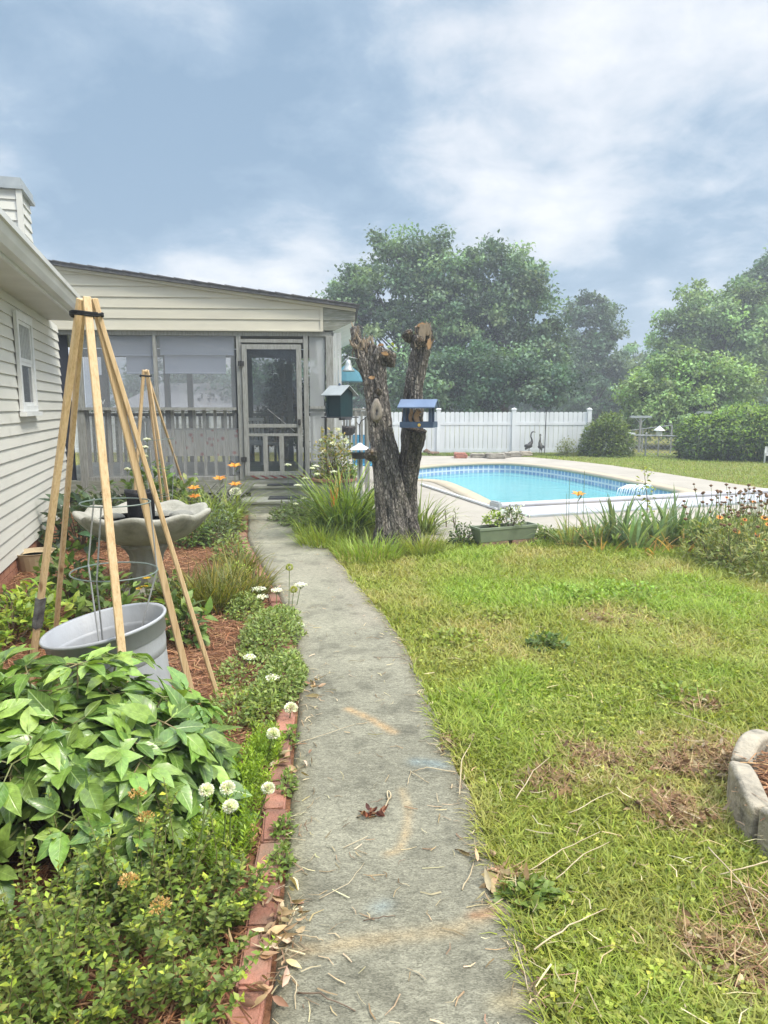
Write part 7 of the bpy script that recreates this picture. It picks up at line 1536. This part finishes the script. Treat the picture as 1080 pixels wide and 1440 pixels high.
def right_bed():
    GI = [(.20, .28, .14), (.25, .33, .17), (.16, .23, .11)]
    for (px, py, n, L_, lab) in ((800, 768, 70, .34, 'grassy iris clump at the left end of the iris bed'), (835, 766, 70, .42, 'narrow-leaved iris clump behind the orange lily'), (868, 768, 34, .48, 'broad grey-green iris fan left of the bed centre'), (893, 774, 30, .46, 'broad iris fan leaning left at the bed centre'), (925, 770, 34, .50, 'tallest broad iris fan right of the bed centre'), (950, 768, 30, .46, 'broad iris fan with arching pale leaves'), (975, 768, 40, .40, 'arching iris clump next to the wildflowers')):
        wide = n < 50; g = G(px, py); tuft('iris_clump', lab, 'plant', g, n, L_*1.14, .042 if wide else .018, GI if wide else [(.15, .22, .07), (.19, .26, .09), (.27, .26, .1)], .10 if wide else .16, .30, .35 if wide else .8, 'iris clumps', mat=M_lawn, jl=.18)
    for (px, py, lab) in ((845, 775, 'withered tan leaves at the foot of the iris bed, left'), (910, 778, 'withered tan leaves at the foot of the iris bed, middle'), (955, 777, 'withered tan leaves at the foot of the iris bed, right')):
        tuft('withered_leaves', lab, 'plant', G(px, py), 26, .28, .02, [(.34, .25, .11), (.42, .33, .17), (.24, .17, .08)], .18, 1.1, .5, 'withered iris leaves')
    g = G(990, 775); bush('leafy_clump', 'low bright leafy clump between the irises and the wildflowers', 'plant', (g.x, g.y+.1, 0), .35, .25, .28, 420, .07, .03, [(.13, .2, .05), (.17, .25, .06)], 'lance', shell=.2)
    # sapling
    b = Vector((D(912, 700, 8.3).x, 8.3, 0)); t = D(905, 655, 8.3)-b; r = thing('sapling', 'spindly yellow-green sapling standing behind the iris bed', 'sapling', b); m = MB(); m.tube([(0, 0, 0), t*.5+Vector((.03, 0, 0)), t], [.008, .006, .002], 5); m.build('stem', M_twig, r); B = Batch(); n = 70; f = .25+.75*RNG.random(n); P = np.array([list(t*x) for x in f])+RNG.standard_normal((n, 3))*np.array([.05, .05, .02]); B.leaves(P, rdir(n, -.4, .5), rdir(n, .3, 1), .055, .028, pick([(.2, .28, .06), (.26, .33, .08), (.14, .22, .05)], n), 'ovate', .2, .3); B.build('foliage', M_leaf, r)
    sm = MB(); sm.ball((0, 0, 0), (.015, .015, .013), 8, 5)
    for k in range(9): a_ = k*.7; sm.tube([(.013*math.cos(a_), .013*math.sin(a_), -.003), (.02*math.cos(a_), .02*math.sin(a_), .004)], .0015, 3)
    proto_ = []
    def seed_part(par):
        if not proto_: o_ = sm.build('seed_head', pbr('seed_head_brown', (.10, .045, .03), (.2, .12, .05), 60, .9), par); proto_.append(o_); return o_
        o_ = proto_[0].copy(); COL.objects.link(o_); o_.parent = par; o_.scale = (random.uniform(.75, 1.2),)*3; return o_
    # wildflower patch: stems with dark seed heads and orange-red daisies
    spots = [(1000, 790), (1030, 800), (1062, 790), (1085, 815), (1045, 770), (1078, 770), (1015, 768), (1105, 790)]
    fl = [(1012, 728, .9), (1043, 737, .6), (1036, 748, 1), (1065, 753, 1), (1075, 729, 1), (1080, 738, .8), (1078, 760, .8), (1074, 777, 1), (1047, 731, .7), (1060, 706, .6), (1022, 700, .6), (1030, 790, .7), (1008, 784, .6), (1053, 768, .6)]
    for i, (px, py) in enumerate(spots):
        g = G(px, py); labs = ['leftmost wildflower clump beside the irises', 'front wildflower clump at the lawn edge', 'middle wildflower clump at the right edge', 'nearest wildflower clump at the right edge', 'wildflower clump in the middle of the patch', 'wildflower clump at the back right of the patch', 'wildflower clump at the back left of the patch', 'wildflower clump cut by the right picture edge']
        r = bush('blanket_flower', labs[i], 'plant', (g.x, g.y, 0), .34, .28, .42, 620, .06, .018, [(.17, .24, .08), (.2, .28, .1), (.14, .2, .065), (.26, .31, .12)], 'lance', None, 'wildflower clumps', shell=.15, stems=5)
        m = MB(); hs_ = []
        for k in range(20):
            a = random.random()*6.283; q = random.random()**.5; x, y = .36*q*math.cos(a), .3*q*math.sin(a); h = random.uniform(.42, .72)
            m.tube([(x*.4, y*.4, .1), (x*.8, y*.8, h*.6), (x, y, h)], .0022, 4, False); hs_.append((x, y, h))
        m.build('flower_stems', M_stem, r); [setattr(seed_part(r), 'location', q_) for q_ in hs_]
    mr = pbr('red_disc', (.20, .035, .02), (.12, .02, .015), 60, .8)
    for i, (px, py, s) in enumerate(fl):
        t = D(px, py, 6.85 if py > 720 else 7.2); lab = ['orange and red daisy bloom nearest the irises', 'small orange bloom near the patch top', 'red-centred orange bloom in the left of the patch', 'large orange bloom at the patch middle', 'orange bloom highest at the right edge', 'orange bloom just under the highest one', 'orange bloom right of the large one', 'lowest orange bloom at the right edge', 'tiny orange bloom between stems', 'reddish bloom over the pool cover', 'small red bloom over the pool cover', 'faded bloom at the patch foot', 'faded orange bloom low at the patch left', 'dull orange bloom under the large one'][i]
        b = Vector((t.x+random.uniform(-.05, .05), t.y+.1, 0)); r = thing('daisy_bloom', lab, 'flower', b, 0, 'orange wildflowers'); e = t-b; m = MB(); m.tube([(0, 0, 0), e], .0025, 4, False); m.build('stem', M_stem, r)
        n = 13; a = np.arange(n)/n*6.283; d = np.stack([np.cos(a), np.sin(a)*.75-.2, .35+np.sin(a)*.5], 1); B = Batch(); B.leaves(np.repeat(np.array(e)[None], n, 0), d, np.tile([0, -.6, 1.], (n, 1)), .042*s, .02*s, pick([(.72, .30, .05), (.62, .17, .05), (.75, .42, .08)], n, .08), 'small', .05, .25); B.build('petals', M_petal, r); m = MB(); m.ball(e+Vector((0, -.004, .006)), .014*s, 8, 5); m.build('disc', mr, r)
right_bed()

# ------------------------------------------------------------------ lawn, mulch needles, litter
def lawn():
    def mask(x, y):
        ok = (x > pr(y)-.035+.16*(fbm(x*3, y*4+4, 3)-.5)) & ~inpoly(x, y, [(a, b-.04) for a, b in DECK]); ok &= ((x-1.90)**2+(y-2.33)**2 > .60**2); return ok
    ys = np.linspace(1.15, 9.6, 400); wl = np.minimum(.75*ys+.4, 5.2)-pr(ys); dens = 1/ys**1.35; pdf = np.maximum(wl, .05)*dens; cdf = np.cumsum(pdf)/pdf.sum()
    N_ = 300000; y = np.interp(RNG.random(N_), cdf, ys); x = pr(y)-.04+(np.minimum(.75*y+.45, 5.2)-pr(y)+.04)*RNG.random(N_)
    def fields(x, y):
        dry = fbm(x*1.5+20, y*1.1+3, 4); lush = fbm(x*1.1+60, y*.9+31, 4)
        for (px, py, rx, ry, a) in ((620, 845, .5, .5, .16), (860, 870, .6, .4, .18), (700, 820, .5, .3, .08), (1040, 1060, .28, .30, .30), (830, 1080, .22, .2, .16), (960, 1150, .2, .14, .16), (780, 1120, .16, .16, .14), (1000, 930, .5, .3, .10), (1060, 1400, .2, .2, .2)):
            g = G(px, py); dry = dry+a*np.exp(-((x-g.x)/rx)**2-((y-g.y)/ry)**2)
        for (px, py, rx, ry, a) in ((800, 840, .9, .35, .25), (640, 910, .4, .5, .14), (960, 860, .8, .5, .1), (700, 1000, .5, .6, .06), (770, 1330, .25, .3, .12)):
            g = G(px, py); lush = lush+a*np.exp(-((x-g.x)/rx)**2-((y-g.y)/ry)**2)
        return dry, lush
    k = mask(x, y); x, y = x[k], y[k]; dry, lush = fields(x, y); n = len(x)
    bare = RNG.random(n) < np.clip((dry-.60)*3.5, 0, .85); x, y, dry, lush = x[~bare], y[~bare], dry[~bare], lush[~bare]; n = len(x)
    base = pick([(.26, .295, .045), (.30, .325, .055), (.215, .255, .04)], n, .16); yel = pick([(.36, .335, .10), (.42, .37, .14), (.31, .30, .08)], n, .14); grn = pick([(.235, .33, .04), (.275, .37, .05)], n, .14); str_ = pick([(.42, .34, .17), (.34, .25, .12)], n, .15)
    wy = np.clip((dry-.42)*5, 0, 1)[:, None]; wg = np.clip((lush-.52)*5, 0, 1)[:, None]; c = base*(1-wy)+yel*wy; c = c*(1-wg)+grn*wg
    dead = RNG.random(n) < np.clip(.05+.9*(dry-.52), .04, .6); c[dead] = str_[dead]
    B = Batch(); sc = 1+.16*y; L_ = (.045+.05*RNG.random(n)**2)*(1+.35*wg[:, 0])*(1+.03*y); hum = .55+1.0*fbm(x*2.6+9, y*2.6, 3); L_ = L_*hum
    blades(B, np.stack([x, y, np.zeros(n)-.002], 1), RNG.random(n)*6.283, np.abs(RNG.standard_normal(n))*.55+.1+.5*dead, L_, .0042*sc, c, .5+.5*RNG.random(n), 3)
    o = B.build('lawn_grass', M_lawn); tag(o, 'patchy mown lawn of green and yellowed grass', 'grass', kind='stuff')
    # clover and broad weeds
    N_ = 34000; y = np.interp(RNG.random(N_), cdf, ys); x = pr(y)+(np.minimum(.75*y+.45, 5.2)-pr(y))*RNG.random(N_); k = mask(x, y); x, y = x[k], y[k]; dry, lush = fields(x, y); cl = fbm(x*2.6+5, y*2.6+71, 3)
    k = ((lush+.5*(cl-.5) > .50) | (RNG.random(len(x)) < .12)) & (RNG.random(len(x)) < np.clip(1.5-.22*y, .12, 1)); x, y = x[k], y[k]; n = len(x); z = .015+.04*RNG.random(n); P = np.stack([x, y, z], 1); B = Batch(); c = pick([(.19, .27, .06), (.23, .31, .07), (.15, .22, .055), (.27, .36, .07)], n)
    for j in range(3):
        a = RNG.random(n)*.6+j*2.094; d = np.stack([np.cos(a), np.sin(a), .1+.25*RNG.random(n)], 1); s = (.011+.008*RNG.random(n)); B.leaves(P, d, np.tile([0, 0, 1.], (n, 1))+RNG.standard_normal((n, 3))*.55, s, s*.85, c*(1+.08*RNG.standard_normal((n, 1))), 'small', .1, .1)
    o = B.build('clover', M_leaf); tag(o, 'clover and small broad weeds through the lawn', 'clover', kind='stuff')
    # far lawn beyond the pool
    N_ = 60000; y = 12+11*RNG.random(N_); x = 3+12*RNG.random(N_); k = ~inpoly(x, y, DECK) & (x < .62*y+1); x, y = x[k], y[k]; n = len(x); dry = fbm(x*.8, y*.8, 3); w = np.clip((dry-.4)*4, 0, 1)[:, None]; c = pick([(.20, .27, .05), (.24, .31, .055)], n)*(1-w)+pick([(.25, .29, .08), (.22, .27, .07)], n)*w
    B = Batch(); blades(B, np.stack([x, y, np.zeros(n)], 1), RNG.random(n)*6.283, np.abs(RNG.standard_normal(n))*.5, .06*(.6+.8*RNG.random(n)), .016, c, .6, 2); o = B.build('far_grass', M_lawn); tag(o, 'mown grass beyond the pool', 'grass', kind='stuff')
    # strip of grass along the fence foot
    N_ = 5000; y = 22.05+.5*RNG.random(N_); x = -1.5+8*RNG.random(N_); B = Batch(); blades(B, np.stack([x, y, np.zeros(N_)], 1), RNG.random(N_)*6.283, np.abs(RNG.standard_normal(N_))*.4, .11*(.6+.9*RNG.random(N_)), .016, pick([(.17, .24, .06), (.22, .27, .09)], N_), .6, 2); o = B.build('fence_grass', M_lawn); tag(o, 'unmown grass along the white fence foot', 'grass', kind='stuff')
lawn()
for (px, py, rx, h, n, cols_, lab) in ((768, 914, .13, .09, 240, [(.07, .14, .04), (.1, .18, .05)], 'dark round weed clump in the middle of the lawn'), (800, 845, .34, .09, 420, [(.16, .3, .05), (.2, .35, .06)], 'bright broad weed patch in the far lawn, left one'), (880, 838, .36, .09, 420, [(.16, .3, .05), (.2, .35, .06)], 'bright broad weed patch in the far lawn, right one'), (640, 905, .2, .07, 260, [(.19, .28, .06), (.23, .32, .07)], 'green weed patch near the path edge'), (700, 872, .16, .07, 160, [(.19, .28, .06), (.23, .32, .07)], 'small weed patch between the path and the bright patches'), (745, 1275, .10, .05, 220, [(.12, .21, .06), (.15, .25, .075)], 'dark clover patch at the path edge near the bottom'), (960, 985, .16, .06, 160, [(.15, .26, .05), (.19, .3, .06)], 'bright weed patch above the concrete ring')):
    g_ = G(px, py); bush('lawn_weed', lab, 'weed', (g_.x, g_.y, 0), rx, rx*.8, h, n, .035, .02, cols_, 'round', None, 'weeds in the lawn', stems=3, shell=.2, z0=.02)
def strands(N_, fn, L_, wd, cols, name, label, cat, z=.012, lift=.5):
    x, y = fn(N_); n = len(x); a = RNG.random(n)*6.283; l = L_*(.5+RNG.random(n)); bend = RNG.standard_normal(n)*.5; d1 = np.stack([np.cos(a), np.sin(a), RNG.standard_normal(n)*.12*lift], 1); d2 = np.stack([np.cos(a+bend), np.sin(a+bend), RNG.standard_normal(n)*.15*lift], 1)
    P0 = np.stack([x, y, z+.02*RNG.random(n)*lift], 1); P1 = P0+d1*l[:, None]*.5; P2 = P1+d2*l[:, None]*.5; P1[:, 2] = np.maximum(P1[:, 2], z*.5); P2[:, 2] = np.maximum(P2[:, 2], z*.4); s = np.stack([-np.sin(a), np.cos(a), .4*RNG.standard_normal(n)], 1)*(wd*(.6+.8*RNG.random(n))*.5)[:, None]
    V = np.stack([P0-s, P0+s, P1-s, P1+s, P2-s*.6, P2+s*.6], 1).reshape(-1, 3); b = (np.arange(n)*6)[:, None]; f4 = np.concatenate([b+np.array([0, 1, 3, 2])[None], b+np.array([2, 3, 5, 4])[None]]); B = Batch(); B.add(V, np.zeros((0, 3), int), f4, np.repeat(pick(cols, n, .2), 6, 0)); o = B.build(name, M_straw); tag(o, label, cat, kind='stuff'); return o
M_straw = leafmat('straw', .12, .7, .2)
def in_bed(N_):
    y = 1.2+9*RNG.random(N_)**1.25; x = pl(y)-.1-3.2*RNG.random(N_); k = inpoly(x, y, BED) & (x > -.66*y-.3); return x[k], y[k]
strands(52000, in_bed, .12, .0042, [(.24, .115, .06), (.32, .16, .08), (.17, .075, .04), (.38, .22, .12)], 'pine_straw', 'reddish pine straw mulch spread over the flower bed', 'mulch', .012, 1.0)
def on_path(N_):
    y = 1.3+8.4*RNG.random(N_)**1.7; t = RNG.random(N_); e = RNG.random(N_) < .6; t = np.where(e, np.where(RNG.random(N_) < .5, .10*np.abs(RNG.standard_normal(N_)), 1-.07*np.abs(RNG.standard_normal(N_))), t); x = pl(y)+(pr(y)-pl(y))*t; return x, y
strands(900, on_path, .05, .0032, [(.46, .38, .24), (.34, .26, .15), (.22, .15, .09)], 'path_litter', 'bits of dry straw and grass littering the path', 'litter', .034, .35)
def on_lawn(N_):
    y = 1.3+5*RNG.random(N_)**1.3; x = pr(y)+(.7*y+.3-pr(y))*RNG.random(N_); return x, y
strands(600, on_lawn, .07, .0028, [(.50, .42, .26), (.40, .30, .17), (.27, .19, .11)], 'lawn_thatch', 'dry grass stalks lying in the lawn', 'litter', .05, 1.0)
def ring_fill(N_):
    a = RNG.random(N_)*6.283; r = .47*np.sqrt(RNG.random(N_)); return 1.90+r*np.cos(a), 2.33+r*np.sin(a)
strands(2500, ring_fill, .13, .0045, [(.27, .14, .075), (.36, .2, .1), (.19, .09, .05)], 'ring_straw', 'brown pine straw filling the concrete ring', 'mulch', .13, 1.2)
M_dead = leafmat('dead_leaf', .15, .7, .2)
def debris():
    # piles of curled brown leaves and thatch on the lawn
    piles = [((835, 1075), .16, 150, 'brown heap of dead leaves and thatch in the middle of the lawn'), ((775, 1110), .12, 90, 'brown leaf heap nearest the path edge'), ((945, 1150), .13, 110, 'leaf heap left of the concrete ring'), ((1020, 1075), .20, 200, 'widest leaf heap beside the concrete ring'), ((985, 1000), .10, 50, 'small leaf heap above the concrete ring'), ((1062, 1370), .15, 130, 'leaf heap in the bottom right corner'), ((990, 1340), .08, 40, 'tiny leaf heap near the bottom right'), ((950, 1085), .1, 60, 'thin leaf heap between the larger ones'), ((1060, 1290), .1, 60, 'leaf heap under the concrete ring'), ((850, 875), .16, 40, 'dry brown patch of thatch far up the lawn'), ((722, 1250), .06, 26, 'few brown leaves at the path edge'), ((635, 1055), .05, 22, 'curled brown leaves at the path right edge')]
    for (q, rad, n, lab) in piles:
        g = G(*q); r = thing('leaf_pile', lab, 'leaf pile', g, 0, 'dead leaf piles on the lawn'); B = Batch(); P = np.stack([RNG.standard_normal(n)*rad*.62, RNG.standard_normal(n)*rad*.5, .022+.03*RNG.random(n)], 1); s = .018+.026*RNG.random(n); B.leaves(P, rdir(n, -.5, .5), rdir(n, -.2, 1), s, s*.5, pick([(.22, .14, .075), (.31, .21, .12), (.13, .08, .045), (.40, .31, .2)], n), 'ovate', .5*RNG.standard_normal(n), RNG.standard_normal(n)*.6); B.build('leaves', M_dead, r, True)
        m2 = n*3; a = RNG.random(m2)*6.283; B = Batch(); blades(B, np.stack([RNG.standard_normal(m2)*rad*.5, RNG.standard_normal(m2)*rad*.45, .025+.03*RNG.random(m2)], 1), a, 1.5+.22*RNG.standard_normal(m2), .08*(.5+RNG.random(m2)), .003, pick([(.42, .30, .16), (.3, .19, .1), (.22, .12, .07)], m2), .5*RNG.standard_normal(m2), 3); B.build('thatch_straw', M_straw, r)  # thatch: dry grass strands lying flat through the heap
    mt = pbr('dry_stalk', (.50, .42, .28), (.36, .28, .17), 16, .8)
    def stalk(pts, rr, lab, z=.036, mat=None, nm='dry_stalk', cat='twig'):
        W_ = [G(*p) for p in pts]; o = W_[0]; m = MB(); P = []
        for i, w in enumerate(W_): P.append((w-o)+Vector((0, 0, z+.012*math.sin(i*1.7))))
        Q = []
        for a, b in zip(P[:-1], P[1:]): Q += [a.lerp(b, t/4)+Vector((random.uniform(-.003, .003), random.uniform(-.003, .003), 0)) for t in range(4)]
        Q.append(P[-1]); m.tube(Q, [rr*.66*(1-.5*i/len(Q)) for i in range(len(Q))], 6); ob = m.build(nm, mat or mt, smooth=True); ob.location = o; tag(ob, lab, cat, 'dry stalks and twigs')
    stalk([(646, 1132), (650, 1085), (668, 1045), (670, 1022)], .004, 'long pale dry stalk lying along the right path edge', .045)
    stalk([(641, 1097), (600, 1094), (580, 1095)], .0035, 'pale stalk lying across the path toward the right edge'); stalk([(576, 1095), (590, 1108), (603, 1111)], .003, 'short bent stalk beside the pale one'); stalk([(573, 1115), (577, 1102), (577, 1094)], .0025, 'thin short stalk standing left of the bent one')
    stalk([(420, 1412), (450, 1420), (500, 1438)], .004, 'brown twig at the bottom of the path', mat=M_twig); stalk([(406, 1384), (416, 1405), (416, 1435)], .0035, 'curved pale stalk at the bottom left of the path'); stalk([(650, 1266), (664, 1240), (666, 1222)], .0035, 'pale stalk split at the right of the path'); stalk([(640, 1208), (665, 1218), (690, 1212)], .003, 'thin stalk beside the split one', mat=M_twig)
    stalk([(417, 1056), (460, 1045), (498, 1028)], .002, 'hair-thin straw across the upper path'); stalk([(450, 1278), (490, 1262), (512, 1226)], .002, 'hair-thin straw on the left of the path'); stalk([(483, 1206), (517, 1193)], .0025, 'short pale straw on the path middle'); stalk([(403, 1192), (430, 1199)], .0025, 'short straw beside the bricks'); stalk([(400, 1215), (420, 1240)], .0035, 'brown twig beside the bricks', mat=M_twig); stalk([(415, 1329), (445, 1339), (455, 1337)], .003, 'pale stalk left of the path centre'); stalk([(510, 1310), (540, 1309), (556, 1302)], .003, 'reddish twig across the lower path', mat=M_twig)
    stalk([(525, 932), (560, 935), (575, 937)], .003, 'dark twig across the upper path', mat=M_twig); stalk([(749, 1363), (800, 1332), (850, 1302)], .004, 'long tan stalk lying from path to lawn', .06); stalk([(744, 1248), (790, 1222), (843, 1190)], .003, 'grey stalk across the lawn by the path', .06); stalk([(782, 1260), (820, 1228), (856, 1205)], .003, 'second grey stalk across the lawn by the path', .06); stalk([(725, 1147), (750, 1110), (772, 1086)], .0035, 'bleached stalk over the leaf heap', .07); stalk([(994, 1215), (1040, 1270), (1078, 1360)], .004, 'long tan stalk running below the concrete ring', .06); stalk([(1030, 1264), (1062, 1282), (1088, 1300)], .004, 'thick tan stalk at the right edge', .06); stalk([(1078, 1235), (1040, 1250), (1010, 1252)], .004, 'tan stalk at the foot of the concrete ring', .06); stalk([(945, 1020), (990, 1038), (1035, 1053)], .003, 'straight pale straw above the concrete ring', .07); stalk([(800, 1168), (840, 1150), (862, 1135)], .003, 'dry stalk in the lawn left of the ring', .07); stalk([(722, 1330), (735, 1385), (748, 1432)], .003, 'long thin straw along the path right edge')
    # curled loop and red-brown leaf cluster
    g = G(527, 1158); r = thing('brown_leaf', 'crumpled red-brown leaf cluster lying on the path', 'leaf', g+Vector((0, 0, .034))); B = Batch(); n = 18; B.leaves(RNG.standard_normal((n, 3))*np.array([.024, .012, .004])+np.array([0, 0, .010]), rdir(n, -.2, .6), rdir(n, -.3, 1), .018+.03*RNG.random(n), .016, pick([(.13, .04, .025), (.21, .07, .035), (.085, .035, .03), (.26, .14, .08)], n), 'broad', .6*RNG.standard_normal(n), .5*RNG.standard_normal(n)); B.build('leaves', M_dead, r)
    g = G(546, 1131); m = MB(); c = [Vector((.011*math.sin(t)*(.6+.4*math.cos(t/2)), -.028*math.cos(t), .006)) for t in np.linspace(.2, 6.0, 16)]; m.tube([Vector((-.012, -.075, .003))]+c, .003, 5); o = m.build('curled_stalk', mt, smooth=True); o.location = g+Vector((0, 0, .034)); tag(o, 'pale looped stalk by the red-brown leaf on the path', 'twig')
    for (px, py, n, lab) in ((445, 972, 16, 'brown twiggy leaf scrap on the upper left of the path'), (394, 1300, 34, 'heap of pale dry leaves between the bricks and the path'), (388, 1345, 22, 'dry pale leaves at the brick foot near the bottom'), (378, 1400, 20, 'tan leaves and scraps at the bottom brick'), (690, 1260, 22, 'scrap of dry grass at the right of the path'), (410, 1085, 14, 'few dry leaves at the brick foot')):
        g = G(px, py); r = thing('dry_leaf_scrap', lab, 'dry leaves', g+Vector((0, 0, .03)), 0, 'dry leaf scraps on the path'); B = Batch(); P = np.stack([RNG.standard_normal(n)*.035, RNG.standard_normal(n)*.06, .01+.02*RNG.random(n)], 1); s = .025+.04*RNG.random(n); B.leaves(P, rdir(n, -.3, .3), rdir(n, 0, 1), s, s*.35, pick([(.42, .30, .17), (.50, .40, .26), (.30, .19, .11)], n), 'lance', .5*RNG.standard_normal(n), .5*RNG.standard_normal(n)); B.build('leaves', M_dead, r)
debris()

# ------------------------------------------------------------------ haze
def haze():
    m, nt = nodes('haze_air'); N = nt.nodes; L = nt.links; out = N.new('ShaderNodeOutputMaterial'); v = N.new('ShaderNodeVolumePrincipled'); v.inputs['Color'].default_value = (.86, .92, 1.0, 1); v.inputs['Density'].default_value = HAZE; v.inputs['Anisotropy'].default_value = .2; L.new(v.outputs[0], out.inputs['Volume'])
    mb = MB(); mb.b2((-510, -310, -2.2), (510, 910, 12.6)); o = mb.build('haze', m); tag(o, 'pale summer haze', kind='stuff')
HAZE = 0.0042
haze()
